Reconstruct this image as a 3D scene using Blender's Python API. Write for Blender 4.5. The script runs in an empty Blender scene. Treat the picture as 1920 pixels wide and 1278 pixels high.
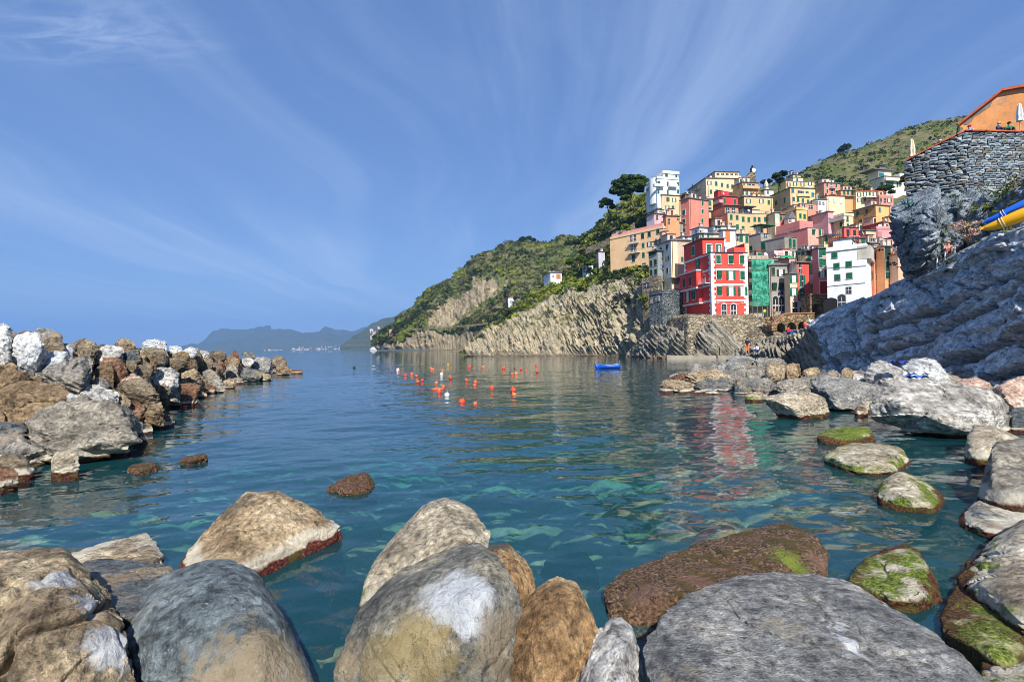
import bpy, bmesh, math, random
import numpy as np
from mathutils import Vector, Matrix
SC = bpy.context.scene
COL = SC.collection
R = math.radians
# ---------------------------------------------------------------- camera
F, CX, CY = 960.0, 960.0, 639.0
CAMP = Vector((0, 0, 3.5))
PITCH, ROLL = R(0.477), R(1.15)
cam_data = bpy.data.cameras.new('camera')
cam_data.sensor_width = 36.0
cam_data.lens = 18.0
cam_data.clip_start = 0.05
cam_data.clip_end = 60000
CAM = bpy.data.objects.new('camera', cam_data)
COL.objects.link(CAM)
CROT = Matrix.Rotation(math.pi / 2 + PITCH, 3, 'X') @ Matrix.Rotation(-ROLL, 3, 'Z')
CAM.matrix_world = Matrix.Translation(CAMP) @ CROT.to_4x4()
SC.camera = CAM
# ---------------------------------------------------------------- sky, sun, exposure
SUN_EL, SUN_AZ = R(42), R(171)          # azimuth clockwise from +Y
SUN_DIR = Vector((math.sin(SUN_AZ) * math.cos(SUN_EL), math.cos(SUN_AZ) * math.cos(SUN_EL), math.sin(SUN_EL)))
SKY_STRENGTH, SUN_STRENGTH, EXPOSURE = 0.15, 3.1, 1.22
SC.view_settings.view_transform = 'Standard'
SC.view_settings.look = 'None'
SC.view_settings.gamma = 1.0
SC.view_settings.use_curve_mapping = False
SC.view_settings.exposure = EXPOSURE
SC.cycles.use_denoising = True
SC.cycles.filter_width = 0.9
SC.cycles.max_bounces = 6
SC.cycles.transparent_max_bounces = 12
SC.cycles.sample_clamp_indirect = 4
SC.cycles.caustics_reflective = False
SC.cycles.caustics_refractive = False
sun_l = bpy.data.lights.new('sun', 'SUN')
sun_l.energy = SUN_STRENGTH
sun_l.angle = R(0.55)
sun_l.color = (1.0, 0.94, 0.84)
sun_o = bpy.data.objects.new('sun', sun_l)
COL.objects.link(sun_o)
sun_o.rotation_euler = (-SUN_DIR).to_track_quat('-Z', 'Y').to_euler()


class G:
    """tiny node-tree writer"""
    def __init__(s, nt):
        s.nt = nt
        nt.nodes.clear()

    def n(s, typ, props=None, **ins):
        nd = s.nt.nodes.new(typ)
        for k, v in (props or {}).items():
            setattr(nd, k, v)
        for k, v in ins.items():
            key = int(k[1:]) if k[0] == '_' and k[1:].isdigit() else k.replace('_', ' ')
            s.put(nd.inputs[key], v)
        return nd

    def put(s, sock, v):
        if isinstance(v, bpy.types.NodeSocket):
            s.nt.links.new(v, sock)
        elif v is not None:
            if isinstance(v, tuple) and len(v) == 3 and sock.type == 'RGBA':
                v = (*v, 1)
            sock.default_value = v

    def noise(s, scale, detail=4, rough=0.55, vec=None, out=0, typ='FBM', dist=0.0):
        nd = s.n('ShaderNodeTexNoise', {'noise_type': typ}, Scale=scale, Detail=detail, Roughness=rough, Distortion=dist)
        if vec is not None:
            s.put(nd.inputs['Vector'], vec)
        return nd.outputs[out]

    def voro(s, scale, vec=None, feature='F1', out='Distance', rnd=1.0):
        nd = s.n('ShaderNodeTexVoronoi', {'feature': feature}, Scale=scale, Randomness=rnd)
        if vec is not None:
            s.put(nd.inputs['Vector'], vec)
        return nd.outputs[out]

    def ramp(s, fac, stops, interp='LINEAR'):
        nd = s.n('ShaderNodeValToRGB', None, Fac=fac)
        cr = nd.color_ramp
        cr.interpolation = interp
        while len(cr.elements) > 1:
            cr.elements.remove(cr.elements[-1])
        for i, (p, c) in enumerate(stops):
            e = cr.elements[0] if i == 0 else cr.elements.new(p)
            e.position = p
            e.color = (c, c, c, 1) if isinstance(c, (int, float)) else (*c[:3], 1)
        return nd.outputs[0]

    def mix(s, fac, a, b, blend='MIX'):
        nd = s.n('ShaderNodeMix', {'data_type': 'RGBA', 'blend_type': blend})
        s.put(nd.inputs[0], fac)
        s.put(nd.inputs[6], a)
        s.put(nd.inputs[7], b)
        return nd.outputs[2]

    def m(s, op, a, b=None, c=None, clamp=False):
        nd = s.n('ShaderNodeMath', {'operation': op, 'use_clamp': clamp})
        for i, v in enumerate((a, b, c)):
            if v is not None:
                s.put(nd.inputs[i], v)
        return nd.outputs[0]

    def smooth(s, x, a, b):
        nd = s.n('ShaderNodeMapRange', {'interpolation_type': 'SMOOTHSTEP'}, _0=x, _1=a, _2=b, _3=0.0, _4=1.0)
        return nd.outputs[0]

    def pos(s):
        return s.n('ShaderNodeNewGeometry').outputs['Position']

    def nrm(s):
        return s.n('ShaderNodeNewGeometry').outputs['Normal']

    def xyz(s, v):
        return s.n('ShaderNodeSeparateXYZ', None, _0=v).outputs

    def comb(s, x, y, z):
        return s.n('ShaderNodeCombineXYZ', None, _0=x, _1=y, _2=z).outputs[0]

    def scale(s, v, sx, sy, sz, rot=(0, 0, 0)):
        nd = s.n('ShaderNodeMapping', None, Vector=v)
        nd.inputs['Scale'].default_value = (sx, sy, sz)
        nd.inputs['Rotation'].default_value = rot
        return nd.outputs[0]

    def bump(s, h, strength=0.5, dist=0.05, normal=None):
        nd = s.n('ShaderNodeBump', None, Strength=strength, Distance=dist, Height=h)
        if normal is not None:
            s.put(nd.inputs['Normal'], normal)
        return nd.outputs[0]

    def bsdf(s, col, rough=0.8, normal=None, spec=0.3, **kw):
        nd = s.n('ShaderNodeBsdfPrincipled', None, **kw)
        s.put(nd.inputs['Base Color'], col)
        s.put(nd.inputs['Roughness'], rough)
        s.put(nd.inputs['Specular IOR Level'], spec)
        if normal is not None:
            s.put(nd.inputs['Normal'], normal)
        return nd.outputs[0]

    def out(s, surf=None, vol=None):
        nd = s.n('ShaderNodeOutputMaterial')
        if surf is not None:
            s.nt.links.new(surf, nd.inputs[0])
        if vol is not None:
            s.nt.links.new(vol, nd.inputs[1])


def C(r, g, b):
    f = lambda v: (v / 255 / 12.92) if v <= 10 else ((v / 255 + 0.055) / 1.055) ** 2.4
    return (f(r), f(g), f(b))


MATS = {}


def mat(name):
    m = bpy.data.materials.new(name)
    m.use_nodes = True
    MATS[name] = m
    return m, G(m.node_tree)


def simple(name, col, rough=0.7, var=0.15, scale=2.0, spec=0.3, bump=0.0):
    if name in MATS:
        return MATS[name]
    m, g = mat(name)
    n = g.noise(scale, 5, 0.6, g.pos())
    d = tuple(c * (1 - var) for c in col)
    l = tuple(min(1, c * (1 + var)) for c in col)
    c = g.ramp(n, [(0.3, d), (0.7, l)])
    g.out(g.bsdf(c, rough, g.bump(n, bump, 0.02) if bump else None, spec))
    return m


# world ------------------------------------------------------------
W = bpy.data.worlds.new('World')
SC.world = W
W.use_nodes = True
g = G(W.node_tree)
sky = g.n('ShaderNodeTexSky', {'sky_type': 'NISHITA', 'sun_disc': False, 'sun_elevation': SUN_EL, 'sun_rotation': SUN_AZ,
                               'altitude': 10.0, 'air_density': 1.0, 'dust_density': 0.1, 'ozone_density': 5.0})
dirv = g.n('ShaderNodeTexCoord').outputs['Generated']
dx, dy, dz = g.xyz(dirv)
zz = g.m('ADD', g.m('MAXIMUM', dz, 0.0), 0.06)
u = g.m('DIVIDE', dx, zz)
v = g.m('DIVIDE', dy, zz)
# parallel cirrus bands running away from the viewer: long in y, thin in x
wob = g.noise(0.35, 2, 0.5, g.comb(u, v, 3.0))
uu = g.m('ADD', u, g.m('MULTIPLY', wob, 1.3))
band = g.noise(1.0, 6, 0.62, g.comb(g.m('MULTIPLY', uu, 1.25), g.m('MULTIPLY', v, 0.10), 0.0))
fine = g.noise(1.0, 7, 0.68, g.comb(g.m('MULTIPLY', uu, 2.6), g.m('MULTIPLY', v, 0.42), 5.0), dist=0.4)
big = g.noise(0.33, 3, 0.5, g.comb(u, g.m('MULTIPLY', v, 0.35), 9.0))
cl = g.m('MULTIPLY', g.smooth(band, 0.42, 0.68), g.smooth(big, 0.32, 0.56))
cl = g.m('ADD', g.m('MULTIPLY', cl, 0.85), g.m('MULTIPLY', g.m('MULTIPLY', g.smooth(fine, 0.44, 0.78), g.smooth(big, 0.34, 0.60)), 0.45))
# one dense feathery patch of cirrus, upper left
pu = g.m('MULTIPLY', g.m('SUBTRACT', u, -1.15), 2.1)
pv = g.m('MULTIPLY', g.m('SUBTRACT', v, 1.41), 4.6)
pr = g.m('SQRT', g.m('ADD', g.m('MULTIPLY', pu, pu), g.m('MULTIPLY', pv, pv)))
feath = g.noise(1.0, 8, 0.66, g.scale(g.comb(u, v, 0.0), 5.0, 14.0, 1.0, (0, 0, R(38))), dist=0.6)
pat = g.m('MULTIPLY', g.smooth(pr, 1.0, 0.15), g.smooth(feath, 0.38, 0.72))
cl = g.m('ADD', cl, g.m('MULTIPLY', pat, 0.75), clamp=True)
skyc = g.mix(0.82, sky.outputs[0], (0.28, 0.52, 1.22, 1))
lum = g.n('ShaderNodeRGBToBW', None, Color=sky.outputs[0]).outputs[0]
cloudc = g.mix(1.0, (2.0, 2.4, 3.1, 1), (1, 1, 1, 1), 'MULTIPLY')
final = g.mix(g.m('MULTIPLY', cl, 0.44), skyc, cloudc)
bg = g.n('ShaderNodeBackground', None, Color=final, Strength=SKY_STRENGTH)
wo = g.n('ShaderNodeOutputWorld')
W.node_tree.links.new(bg.outputs[0], wo.inputs[0])


# ---------------------------------------------------------------- pixel <-> place
def ray(px, py):
    return CROT @ Vector(((px - CX) / F, -(py - CY) / F, -1.0))


def at(px, py, Y):
    d = ray(px, py)
    return CAMP + d * (Y / d.y)


def proj(p):
    q = CROT.transposed() @ (Vector(p) - CAMP)
    return CX + F * q.x / -q.z, CY - F * q.y / -q.z


def hor(px):
    return 647 - 0.0201 * (px - 960)


def dw(px, py, h=3.5):
    """distance at which the water surface is seen at that pixel"""
    d = ray(px, py)
    return -h / d.z * d.y


NPR = np.array(CROT)


def at_np(px, py, Y):
    d = np.stack([(px - CX) / F, -(py - CY) / F, -np.ones_like(px)], -1) @ NPR.T
    return np.array(CAMP) + d * (Y / d[..., 1])[..., None]


# ---------------------------------------------------------------- numpy noise
_rs = np.random.RandomState(7)
_perm = np.concatenate([_rs.permutation(256)] * 3).astype(np.int64)
_grad = _rs.normal(size=(256, 3))
_grad /= np.linalg.norm(_grad, axis=1)[:, None]


def perlin(p):
    p = np.asarray(p, dtype=np.float64)
    i = np.floor(p).astype(np.int64)
    f = p - i
    i &= 255
    w = f * f * f * (f * (f * 6 - 15) + 10)
    r = 0
    for a in (0, 1):
        for b in (0, 1):
            for c in (0, 1):
                h = _perm[_perm[_perm[i[..., 0] + a] + i[..., 1] + b] + i[..., 2] + c]
                gr = _grad[h]
                d = gr[..., 0] * (f[..., 0] - a) + gr[..., 1] * (f[..., 1] - b) + gr[..., 2] * (f[..., 2] - c)
                r = r + d * (w[..., 0] if a else 1 - w[..., 0]) * (w[..., 1] if b else 1 - w[..., 1]) * (w[..., 2] if c else 1 - w[..., 2])
    return r * 1.5


def fbm(p, octv=5, lac=2.1, gain=0.5):
    s, a, t = 0, 1.0, 0
    p = np.asarray(p, dtype=np.float64)
    for k in range(octv):
        s = s + a * perlin(p + 17.3 * k)
        t += a
        a *= gain
        p = p * lac
    return s / t * 1.6


def ridged(p, octv=4, lac=2.1, gain=0.5):
    s, a, t = 0, 1.0, 0
    p = np.asarray(p, dtype=np.float64)
    for k in range(octv):
        s = s + a * (1 - np.abs(perlin(p + 9.1 * k)) * 2)
        t += a
        a *= gain
        p = p * lac
    return s / t


# ---------------------------------------------------------------- objects
def mesh_np(name, v, f, smooth=True):
    me = bpy.data.meshes.new(name)
    v = np.asarray(v, dtype=np.float32)
    f = np.asarray(f, dtype=np.int32)
    k = f.shape[1]
    me.vertices.add(len(v))
    me.vertices.foreach_set('co', v.ravel())
    me.loops.add(f.size)
    me.loops.foreach_set('vertex_index', f.ravel())
    me.polygons.add(len(f))
    me.polygons.foreach_set('loop_start', np.arange(0, f.size, k, dtype=np.int32))
    me.polygons.foreach_set('loop_total', np.full(len(f), k, dtype=np.int32))
    me.polygons.foreach_set('use_smooth', np.full(len(f), smooth, dtype=bool))
    me.update(calc_edges=True)
    me.validate()
    return me


def link(name, data, m=None, parent=None, loc=None, rot=None, scale=None):
    o = bpy.data.objects.new(name, data)
    COL.objects.link(o)
    if m is not None and data is not None and hasattr(data, 'materials') and len(data.materials) == 0:
        for mm in (m if isinstance(m, (list, tuple)) else [m]):
            data.materials.append(mm)
    if parent is not None:
        o.parent = parent
    if loc is not None:
        o.location = loc
    if rot is not None:
        o.rotation_euler = rot
    if scale is not None:
        o.scale = scale
    return o


def tag(o, label=None, cat=None, group=None, kind=None):
    for k, v in (('label', label), ('category', cat), ('group', group), ('kind', kind)):
        if v:
            o[k] = v
    return o


def empty(name, loc=(0, 0, 0), rz=0.0, label=None, cat=None, group=None):
    o = link(name, None, loc=loc, rot=(0, 0, rz))
    o.empty_display_size = 0.3
    return tag(o, label, cat, group)


class MB:
    """collects simple shapes into one mesh"""
    def __init__(s):
        s.v, s.f, s.mi = [], [], []

    def add(s, vs, fs, mi=0):
        b = len(s.v)
        s.v += [tuple(p) for p in vs]
        s.f += [tuple(b + i for i in q) for q in fs]
        s.mi += [mi] * len(fs)
        return s

    def box(s, x0, y0, z0, x1, y1, z1, mi=0):
        return s.add([(x0, y0, z0), (x1, y0, z0), (x1, y1, z0), (x0, y1, z0), (x0, y0, z1), (x1, y0, z1), (x1, y1, z1), (x0, y1, z1)],
                     [(0, 3, 2, 1), (4, 5, 6, 7), (0, 1, 5, 4), (1, 2, 6, 5), (2, 3, 7, 6), (3, 0, 4, 7)], mi)

    def tube(s, p, q, r0, r1=None, n=6, mi=0, caps=True):
        r1 = r0 if r1 is None else r1
        p, q = Vector(p), Vector(q)
        d = (q - p).normalized()
        a = d.orthogonal().normalized()
        b = d.cross(a)
        vs = []
        for c, r in ((p, r0), (q, r1)):
            for i in range(n):
                t = 2 * math.pi * i / n
                vs.append(c + a * (r * math.cos(t)) + b * (r * math.sin(t)))
        fs = [(i, (i + 1) % n, n + (i + 1) % n, n + i) for i in range(n)]
        if caps:
            fs += [tuple(reversed(range(n))), tuple(range(n, 2 * n))]
        return s.add(vs, fs, mi)

    def lathe(s, prof, n=10, c=(0, 0, 0), mi=0):
        vs, fs = [], []
        for (r, z) in prof:
            for i in range(n):
                t = 2 * math.pi * i / n
                vs.append((c[0] + r * math.cos(t), c[1] + r * math.sin(t), c[2] + z))
        for k in range(len(prof) - 1):
            for i in range(n):
                j = (i + 1) % n
                fs.append((k * n + i, k * n + j, (k + 1) * n + j, (k + 1) * n + i))
        fs += [tuple(reversed(range(n))), tuple(range((len(prof) - 1) * n, len(prof) * n))]
        return s.add(vs, fs, mi)

    def mesh(s, name, smooth=False):
        me = bpy.data.meshes.new(name)
        me.from_pydata(s.v, [], s.f)
        me.polygons.foreach_set('material_index', s.mi)
        me.polygons.foreach_set('use_smooth', [smooth] * len(s.f))
        me.update()
        return me

    def build(s, name, m, parent=None, smooth=False, **kw):
        return link(name, s.mesh(name, smooth), m, parent, **kw)


def grid_faces(nu, nv):
    a = np.arange(nu * nv).reshape(nu, nv)
    return np.stack([a[:-1, :-1], a[1:, :-1], a[1:, 1:], a[:-1, 1:]], -1).reshape(-1, 4)


def grid_normals(P):
    du = np.gradient(P, axis=0)
    dv = np.gradient(P, axis=1)
    n = np.cross(du, dv)
    n /= np.linalg.norm(n, axis=-1, keepdims=True) + 1e-9
    return n


def loft(cols, nu, nv, smooth_u=True):
    """cols: [(px, [(py, Y), ...])] -> pixel rows, columns, places of a real surface"""
    xs = np.array([c[0] for c in cols], float)
    K = np.array([c[1] for c in cols], float)          # (ncol, k, 2)
    U = np.linspace(xs[0], xs[-1], nu)
    k = K.shape[1]
    rows = np.zeros((nu, k, 2))
    for i in range(k):
        for j in range(2):
            rows[:, i, j] = np.interp(U, xs, K[:, i, j])
    if smooth_u:
        ker = np.hanning(2 * max(2, nu // 60) + 3)
        ker /= ker.sum()
        h = len(ker) // 2
        for i in range(k):
            for j in range(2):
                e = np.pad(rows[:, i, j], h, mode='reflect', reflect_type='odd')
                rows[:, i, j] = np.convolve(e, ker, 'valid')
    t = np.linspace(0, k - 1, nv)
    PY = np.zeros((nu, nv))
    DY = np.zeros((nu, nv))
    i0 = np.clip(np.floor(t).astype(int), 0, k - 2)
    w = t - i0
    PY = rows[:, i0, 0] * (1 - w) + rows[:, i0 + 1, 0] * w
    DY = rows[:, i0, 1] * (1 - w) + rows[:, i0 + 1, 1] * w
    PX = np.repeat(U[:, None], nv, 1)
    return PX, PY, DY, at_np(PX, PY, DY)


def surf(name, P, m, kind='structure', parent=None, flip=True):
    f = grid_faces(*P.shape[:2])
    if flip:
        f = f[:, ::-1]
    o = link(name, mesh_np(name, P.reshape(-1, 3), f), m, parent)
    if kind:
        o['kind'] = kind
    return o
# ================================================================ materials
def rock_mat(name, c1, c2, c3, tide=0.0, moss=0.0, vein=0.0, speck=0.0, scale=1.0, bump=0.6, rough=0.85, strata=None, red=(0.075, 0.022, 0.014), white=1.0, stain=None, caps=(), late=()):
    """stone with grain, cracks, salt veins; tide = height of the growth zone above the water"""
    m, g = mat(name)
    p = g.pos()
    n1 = g.noise(0.9 * scale, 8, 0.62, p, dist=0.15)
    n2 = g.noise(7.0 * scale, 6, 0.68, p)
    n3 = g.noise(38.0 * scale, 3, 0.6, p)
    nm = g.noise(2.0 * scale, 8, 0.66, p)
    col = g.ramp(n1, [(0.30, c1), (0.50, c2), (0.68, c3)])
    col = g.mix(1.0, col, g.ramp(n2, [(0.37, 0.40), (0.46, 0.90), (0.54, 1.15), (0.64, 1.7)]), 'MULTIPLY')
    col = g.mix(1.0, col, g.ramp(nm, [(0.36, 0.55), (0.45, 0.95), (0.56, 1.05), (0.66, 1.3)]), 'MULTIPLY')
    col = g.mix(0.55, col, g.ramp(n3, [(0.30, 0.45), (0.55, 1.05), (0.72, 1.6)]), 'MULTIPLY')
    cr = g.m('ABSOLUTE', g.m('SUBTRACT', g.noise(0.75 * scale, 6, 0.6, p, dist=0.5), 0.5))
    cr2 = g.m('ABSOLUTE', g.m('SUBTRACT', g.noise(2.1 * scale, 5, 0.6, p, dist=0.8), 0.5))
    crk = g.m('MULTIPLY', g.smooth(cr, 0.010, 0.001), g.smooth(cr2, 0.02, 0.10))
    if strata:
        sp = g.scale(p, *strata[:3], strata[3])
        st = g.noise(1.0, 6, 0.65, sp, dist=0.2)
        col = g.mix(0.7, col, g.ramp(st, [(0.32, 0.55), (0.5, 1.0), (0.66, 1.4)]), 'MULTIPLY')
    if stain:
        sn = g.noise(0.7 * scale, 5, 0.6, g.scale(p, 1, 1, 1.6))
        col = g.mix(g.smooth(sn, stain[1], stain[1] + 0.1), col, stain[0])
    for (cc, rad, ccol, stg) in caps:
        dd = g.n('ShaderNodeVectorMath', {'operation': 'DISTANCE'}, _0=p, _1=tuple(cc)).outputs['Value']
        cn = g.noise(3.2, 9, 0.74, p)
        cm = g.smooth(g.m('ADD', dd, g.m('MULTIPLY', g.m('SUBTRACT', cn, 0.5), rad * 3.6)), rad * 1.2, rad * 0.5)
        col = g.mix(g.m('MULTIPLY', cm, stg), col, g.mix(g.smooth(cn, 0.35, 0.65), tuple(v * 0.6 for v in ccol), ccol))
    if vein > 0:
        vn = g.noise(0.8 * scale, 7, 0.66, g.scale(p, 1.4, 1.4, 0.7, (0.5, 0.4, 0.9)), dist=1.0)
        vm = g.smooth(vn, 0.66 - 0.16 * vein, 0.70 - 0.08 * vein)
        col = g.mix(g.m('MULTIPLY', vm, 0.85), col, (0.62, 0.64, 0.66))
    if speck > 0:
        v1 = g.voro(26.0, p)
        sm = g.m('MULTIPLY', g.smooth(v1, 0.28, 0.18), g.smooth(g.noise(1.4, 3, 0.6, p), 0.62 - 0.2 * speck, 0.72))
        col = g.mix(sm, col, (0.66, 0.62, 0.52))
    h = g.m('ADD', g.m('MULTIPLY', n2, 1.1), g.m('MULTIPLY', n3, 0.35))
    h = g.m('ADD', h, g.m('MULTIPLY', nm, 1.3))
    rg = rough
    if tide > 0:
        x, y, z = g.xyz(p)
        wob = g.m('MULTIPLY', g.m('SUBTRACT', g.noise(2.2, 5, 0.65, p), 0.5), 0.9 * tide)
        zt = g.m('ADD', z, wob)
        barn = g.noise(30.0, 4, 0.7, p)
        wmask = g.m('MULTIPLY', g.smooth(zt, tide * 1.15, tide * 0.85), g.smooth(barn, 0.30, 0.46))
        col = g.mix(g.m('MULTIPLY', wmask, 0.85 * white), col, (0.60, 0.55, 0.44))
        rn = g.noise(24.0, 5, 0.75, p)
        redc = g.ramp(rn, [(0.38, tuple(c * 0.25 for c in red)), (0.5, red), (0.62, tuple(min(1, c * 3.2) for c in red))])
        redc = g.mix(g.smooth(g.noise(3.0, 4, 0.6, p), 0.5, 0.62), redc, (0.10, 0.075, 0.02))
        rm = g.smooth(zt, tide * 0.62, tide * 0.45)
        col = g.mix(rm, col, redc)
        h = g.m('ADD', h, g.m('MULTIPLY', g.m('MULTIPLY', rn, rm), 0.7))
    if moss > 0:
        x, y, z = g.xyz(p)
        mn = g.noise(2.3, 5, 0.62, p)
        up = g.xyz(g.nrm())[2]
        mm = g.m('MULTIPLY', g.smooth(mn, 0.62 - 0.26 * moss, 0.72 - 0.22 * moss), g.smooth(up, -0.2, 0.3))
        zb_ = g.m('ADD', z, g.m('MULTIPLY', g.m('SUBTRACT', g.noise(1.7, 4, 0.6, p), 0.5), 0.9 * tide))
        mm = g.m('MULTIPLY', mm, g.m('MULTIPLY', g.smooth(zb_, tide * (0.95 + 0.42 * moss), tide * (0.7 + 0.30 * moss)), g.smooth(zb_, tide * 0.35, tide * 0.6)))
        mc = g.ramp(g.noise(24.0, 4, 0.7, p), [(0.36, (0.035, 0.045, 0.008)), (0.5, (0.12, 0.17, 0.018)), (0.64, (0.30, 0.36, 0.06))])
        col = g.mix(mm, col, mc)
    for (cc, rad, ccol, stg) in late:
        dd = g.n('ShaderNodeVectorMath', {'operation': 'DISTANCE'}, _0=p, _1=tuple(cc)).outputs['Value']
        cn = g.noise(5.0, 9, 0.74, p)
        cm = g.smooth(g.m('ADD', dd, g.m('MULTIPLY', g.m('SUBTRACT', cn, 0.5), rad * 3.5)), rad * 1.2, rad * 0.4)
        col = g.mix(g.m('MULTIPLY', cm, stg), col, g.mix(g.smooth(cn, 0.35, 0.65), tuple(v * 0.5 for v in ccol), ccol))
    col = g.mix(g.m('MULTIPLY', crk, 0.7 if scale < 1.25 else 0.12), col, (0.03, 0.026, 0.022))
    h = g.m('SUBTRACT', h, g.m('MULTIPLY', crk, 0.5 if scale < 1.25 else 0.1))
    g.out(g.bsdf(col, rg, g.bump(h, min(1.0, bump * 1.5), 0.11 / max(scale, 0.3)), 0.25))
    return m


T = C
rock_mat('rock_grey', T(92, 90, 86), T(134, 130, 122), T(164, 156, 142), tide=0.22, stain=((0.30, 0.24, 0.16), 0.56))
rock_mat('rock_darkgrey', T(62, 68, 74), T(96, 102, 104), T(142, 130, 110), tide=0.15, speck=0.4, scale=1.3, stain=((0.27, 0.20, 0.12), 0.53))
rock_mat('rock_slab', T(92, 94, 95), T(132, 132, 129), T(166, 162, 152), tide=0.2, vein=0.3, bump=0.9, scale=1.4, stain=((0.30, 0.26, 0.19), 0.60))
rock_mat('rock_tan', T(112, 98, 80), T(148, 132, 108), T(178, 164, 138), tide=0.22, vein=0.1)
rock_mat('rock_brown', T(92, 76, 58), T(132, 112, 86), T(168, 148, 118), tide=0.2, bump=0.9)
rock_mat('rock_darkbrown', T(80, 70, 56), T(116, 104, 86), T(150, 136, 114), tide=0.3, bump=0.9)
rock_mat('rock_redbrown', T(84, 58, 44), T(118, 88, 68), T(146, 118, 96), tide=0.3, bump=0.9)
rock_mat('rock_rust', T(94, 72, 50), T(148, 118, 82), T(188, 162, 124), tide=0.2, scale=1.7, bump=0.8, stain=((0.10, 0.08, 0.06), 0.57))
rock_mat('rock_white', T(136, 140, 144), T(176, 180, 182), T(208, 208, 204), tide=0.2, scale=0.8, bump=0.5)
rock_mat('rock_pale', T(128, 128, 126), T(172, 170, 166), T(208, 204, 196), tide=0.25, vein=0.4)
rock_mat('rock_pink', T(150, 120, 104), T(188, 162, 146), T(216, 200, 186), tide=0.2)
rock_mat('rock_granite', T(96, 92, 84), T(136, 130, 118), T(168, 160, 144), tide=0.42, speck=0.2, scale=1.3, bump=1.0)
WHT_, OCH_, TANC, DRKC, MOSC = (0.66, 0.69, 0.72), (0.40, 0.31, 0.14), (0.36, 0.29, 0.19), (0.06, 0.055, 0.05), (0.26, 0.34, 0.04)
rock_mat('rock_veined', T(92, 80, 66), T(142, 126, 102), T(184, 168, 138), tide=0.2, scale=1.6, bump=1.0, stain=((0.09, 0.08, 0.065), 0.60),
         caps=[(at(110, 1085, 4.9), .20, WHT_, .8), (at(165, 1130, 4.75), .17, WHT_, .8), (at(205, 1225, 4.5), .22, WHT_, .85)])
rock_mat('rock_dome', T(68, 77, 84), T(104, 114, 118), T(142, 146, 142), tide=0.15, speck=0.4, scale=1.3,
         caps=[(at(500, 1240, 4.65), .42, TANC, .9), (at(400, 1290, 4.5), .42, TANC, .9), (at(560, 1300, 4.6), .3, TANC, .8)])
rock_mat('rock_quartz', T(76, 77, 74), T(116, 115, 108), T(150, 143, 124), tide=0.2, scale=1.5, bump=0.9,
         caps=[(at(800, 1205, 4.72), .40, OCH_, .8), (at(720, 1240, 4.7), .25, OCH_, .6), (at(840, 1110, 5.0), .32, WHT_, .95), (at(890, 1120, 4.88), .25, WHT_, .95), (at(880, 1170, 4.72), .18, WHT_, .9), (at(655, 1245, 4.85), .2, TANC, .95), (at(940, 1200, 4.7), .3, TANC, .8)])
rock_mat('rock_wedge', T(104, 84, 62), T(158, 138, 108), T(194, 174, 142), tide=0.30, speck=0.4, scale=1.7, red=(0.11, 0.028, 0.02), white=1.0, caps=[(at(440, 955, 9.3), .35, DRKC, .6)])
rock_mat('rock_barnacle', T(118, 108, 92), T(164, 153, 132), T(196, 186, 164), tide=0.38, moss=0.35, scale=1.5, white=0.9)
rock_mat('rock_weedpatch', T(80, 62, 44), T(120, 90, 66), T(170, 120, 100), tide=0.9, moss=0.0, red=(0.12, 0.075, 0.045), white=0.0,
         late=[(at(1475, 1062, 7.6), .30, MOSC, .95), (at(1300, 1110, 6.8), .28, (0.42, 0.22, 0.17), .7), (at(1545, 1050, 7.7), .25, (0.42, 0.24, 0.17), .6), (at(1210, 1120, 6.6), .3, (0.40, 0.22, 0.17), .6)])
rock_mat('rock_moss', T(128, 116, 92), T(170, 158, 132), T(200, 192, 170), tide=0.22, moss=0.9, red=(0.09, 0.035, 0.015), white=0.7)
rock_mat('rock_weed', T(80, 62, 44), T(120, 90, 66), T(170, 120, 100), tide=0.9, moss=0.25, red=(0.11, 0.06, 0.035), white=0.0)
rock_mat('rock_mossgreen', T(120, 116, 70), T(160, 156, 100), T(196, 190, 150), tide=0.35, moss=1.2, red=(0.10, 0.05, 0.02), white=0.2)
rock_mat('rock_speckled', T(104, 92, 76), T(164, 152, 132), T(208, 200, 182), tide=0.35, moss=0.4, speck=0.8, red=(0.12, 0.05, 0.02), scale=1.6, bump=1.0)
rock_mat('rock_outcrop', T(72, 82, 92), T(114, 126, 136), T(154, 164, 172), strata=(3.0, 3.0, 9.0, (0.3, 0.5, 0.2)), bump=0.9, scale=0.8, stain=((0.20, 0.15, 0.11), 0.60))


def veg_mat(name, dark, light):
    m, g = mat(name)
    a = g.n('ShaderNodeVertexColor', {'layer_name': 'tint'}).outputs[0]
    n = g.noise(1.4, 4, 0.6, g.pos())
    c = g.mix(1.0, a, g.ramp(n, [(0.3, 0.65), (0.7, 1.3)]), 'MULTIPLY')
    d = g.n('ShaderNodeBsdfDiffuse', None, Color=c)
    t = g.n('ShaderNodeBsdfTranslucent', None, Color=g.mix(1.0, c, (1.1, 1.2, 0.5, 1), 'MULTIPLY'))
    ms = g.n('ShaderNodeMixShader', None, _0=0.28, _1=d.outputs[0], _2=t.outputs[0])
    g.out(ms.outputs[0])
    return m


veg_mat('foliage', None, None)
BARK = simple('bark', (0.10, 0.07, 0.05), 0.9, 0.4, 3.0, bump=0.6)


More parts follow.
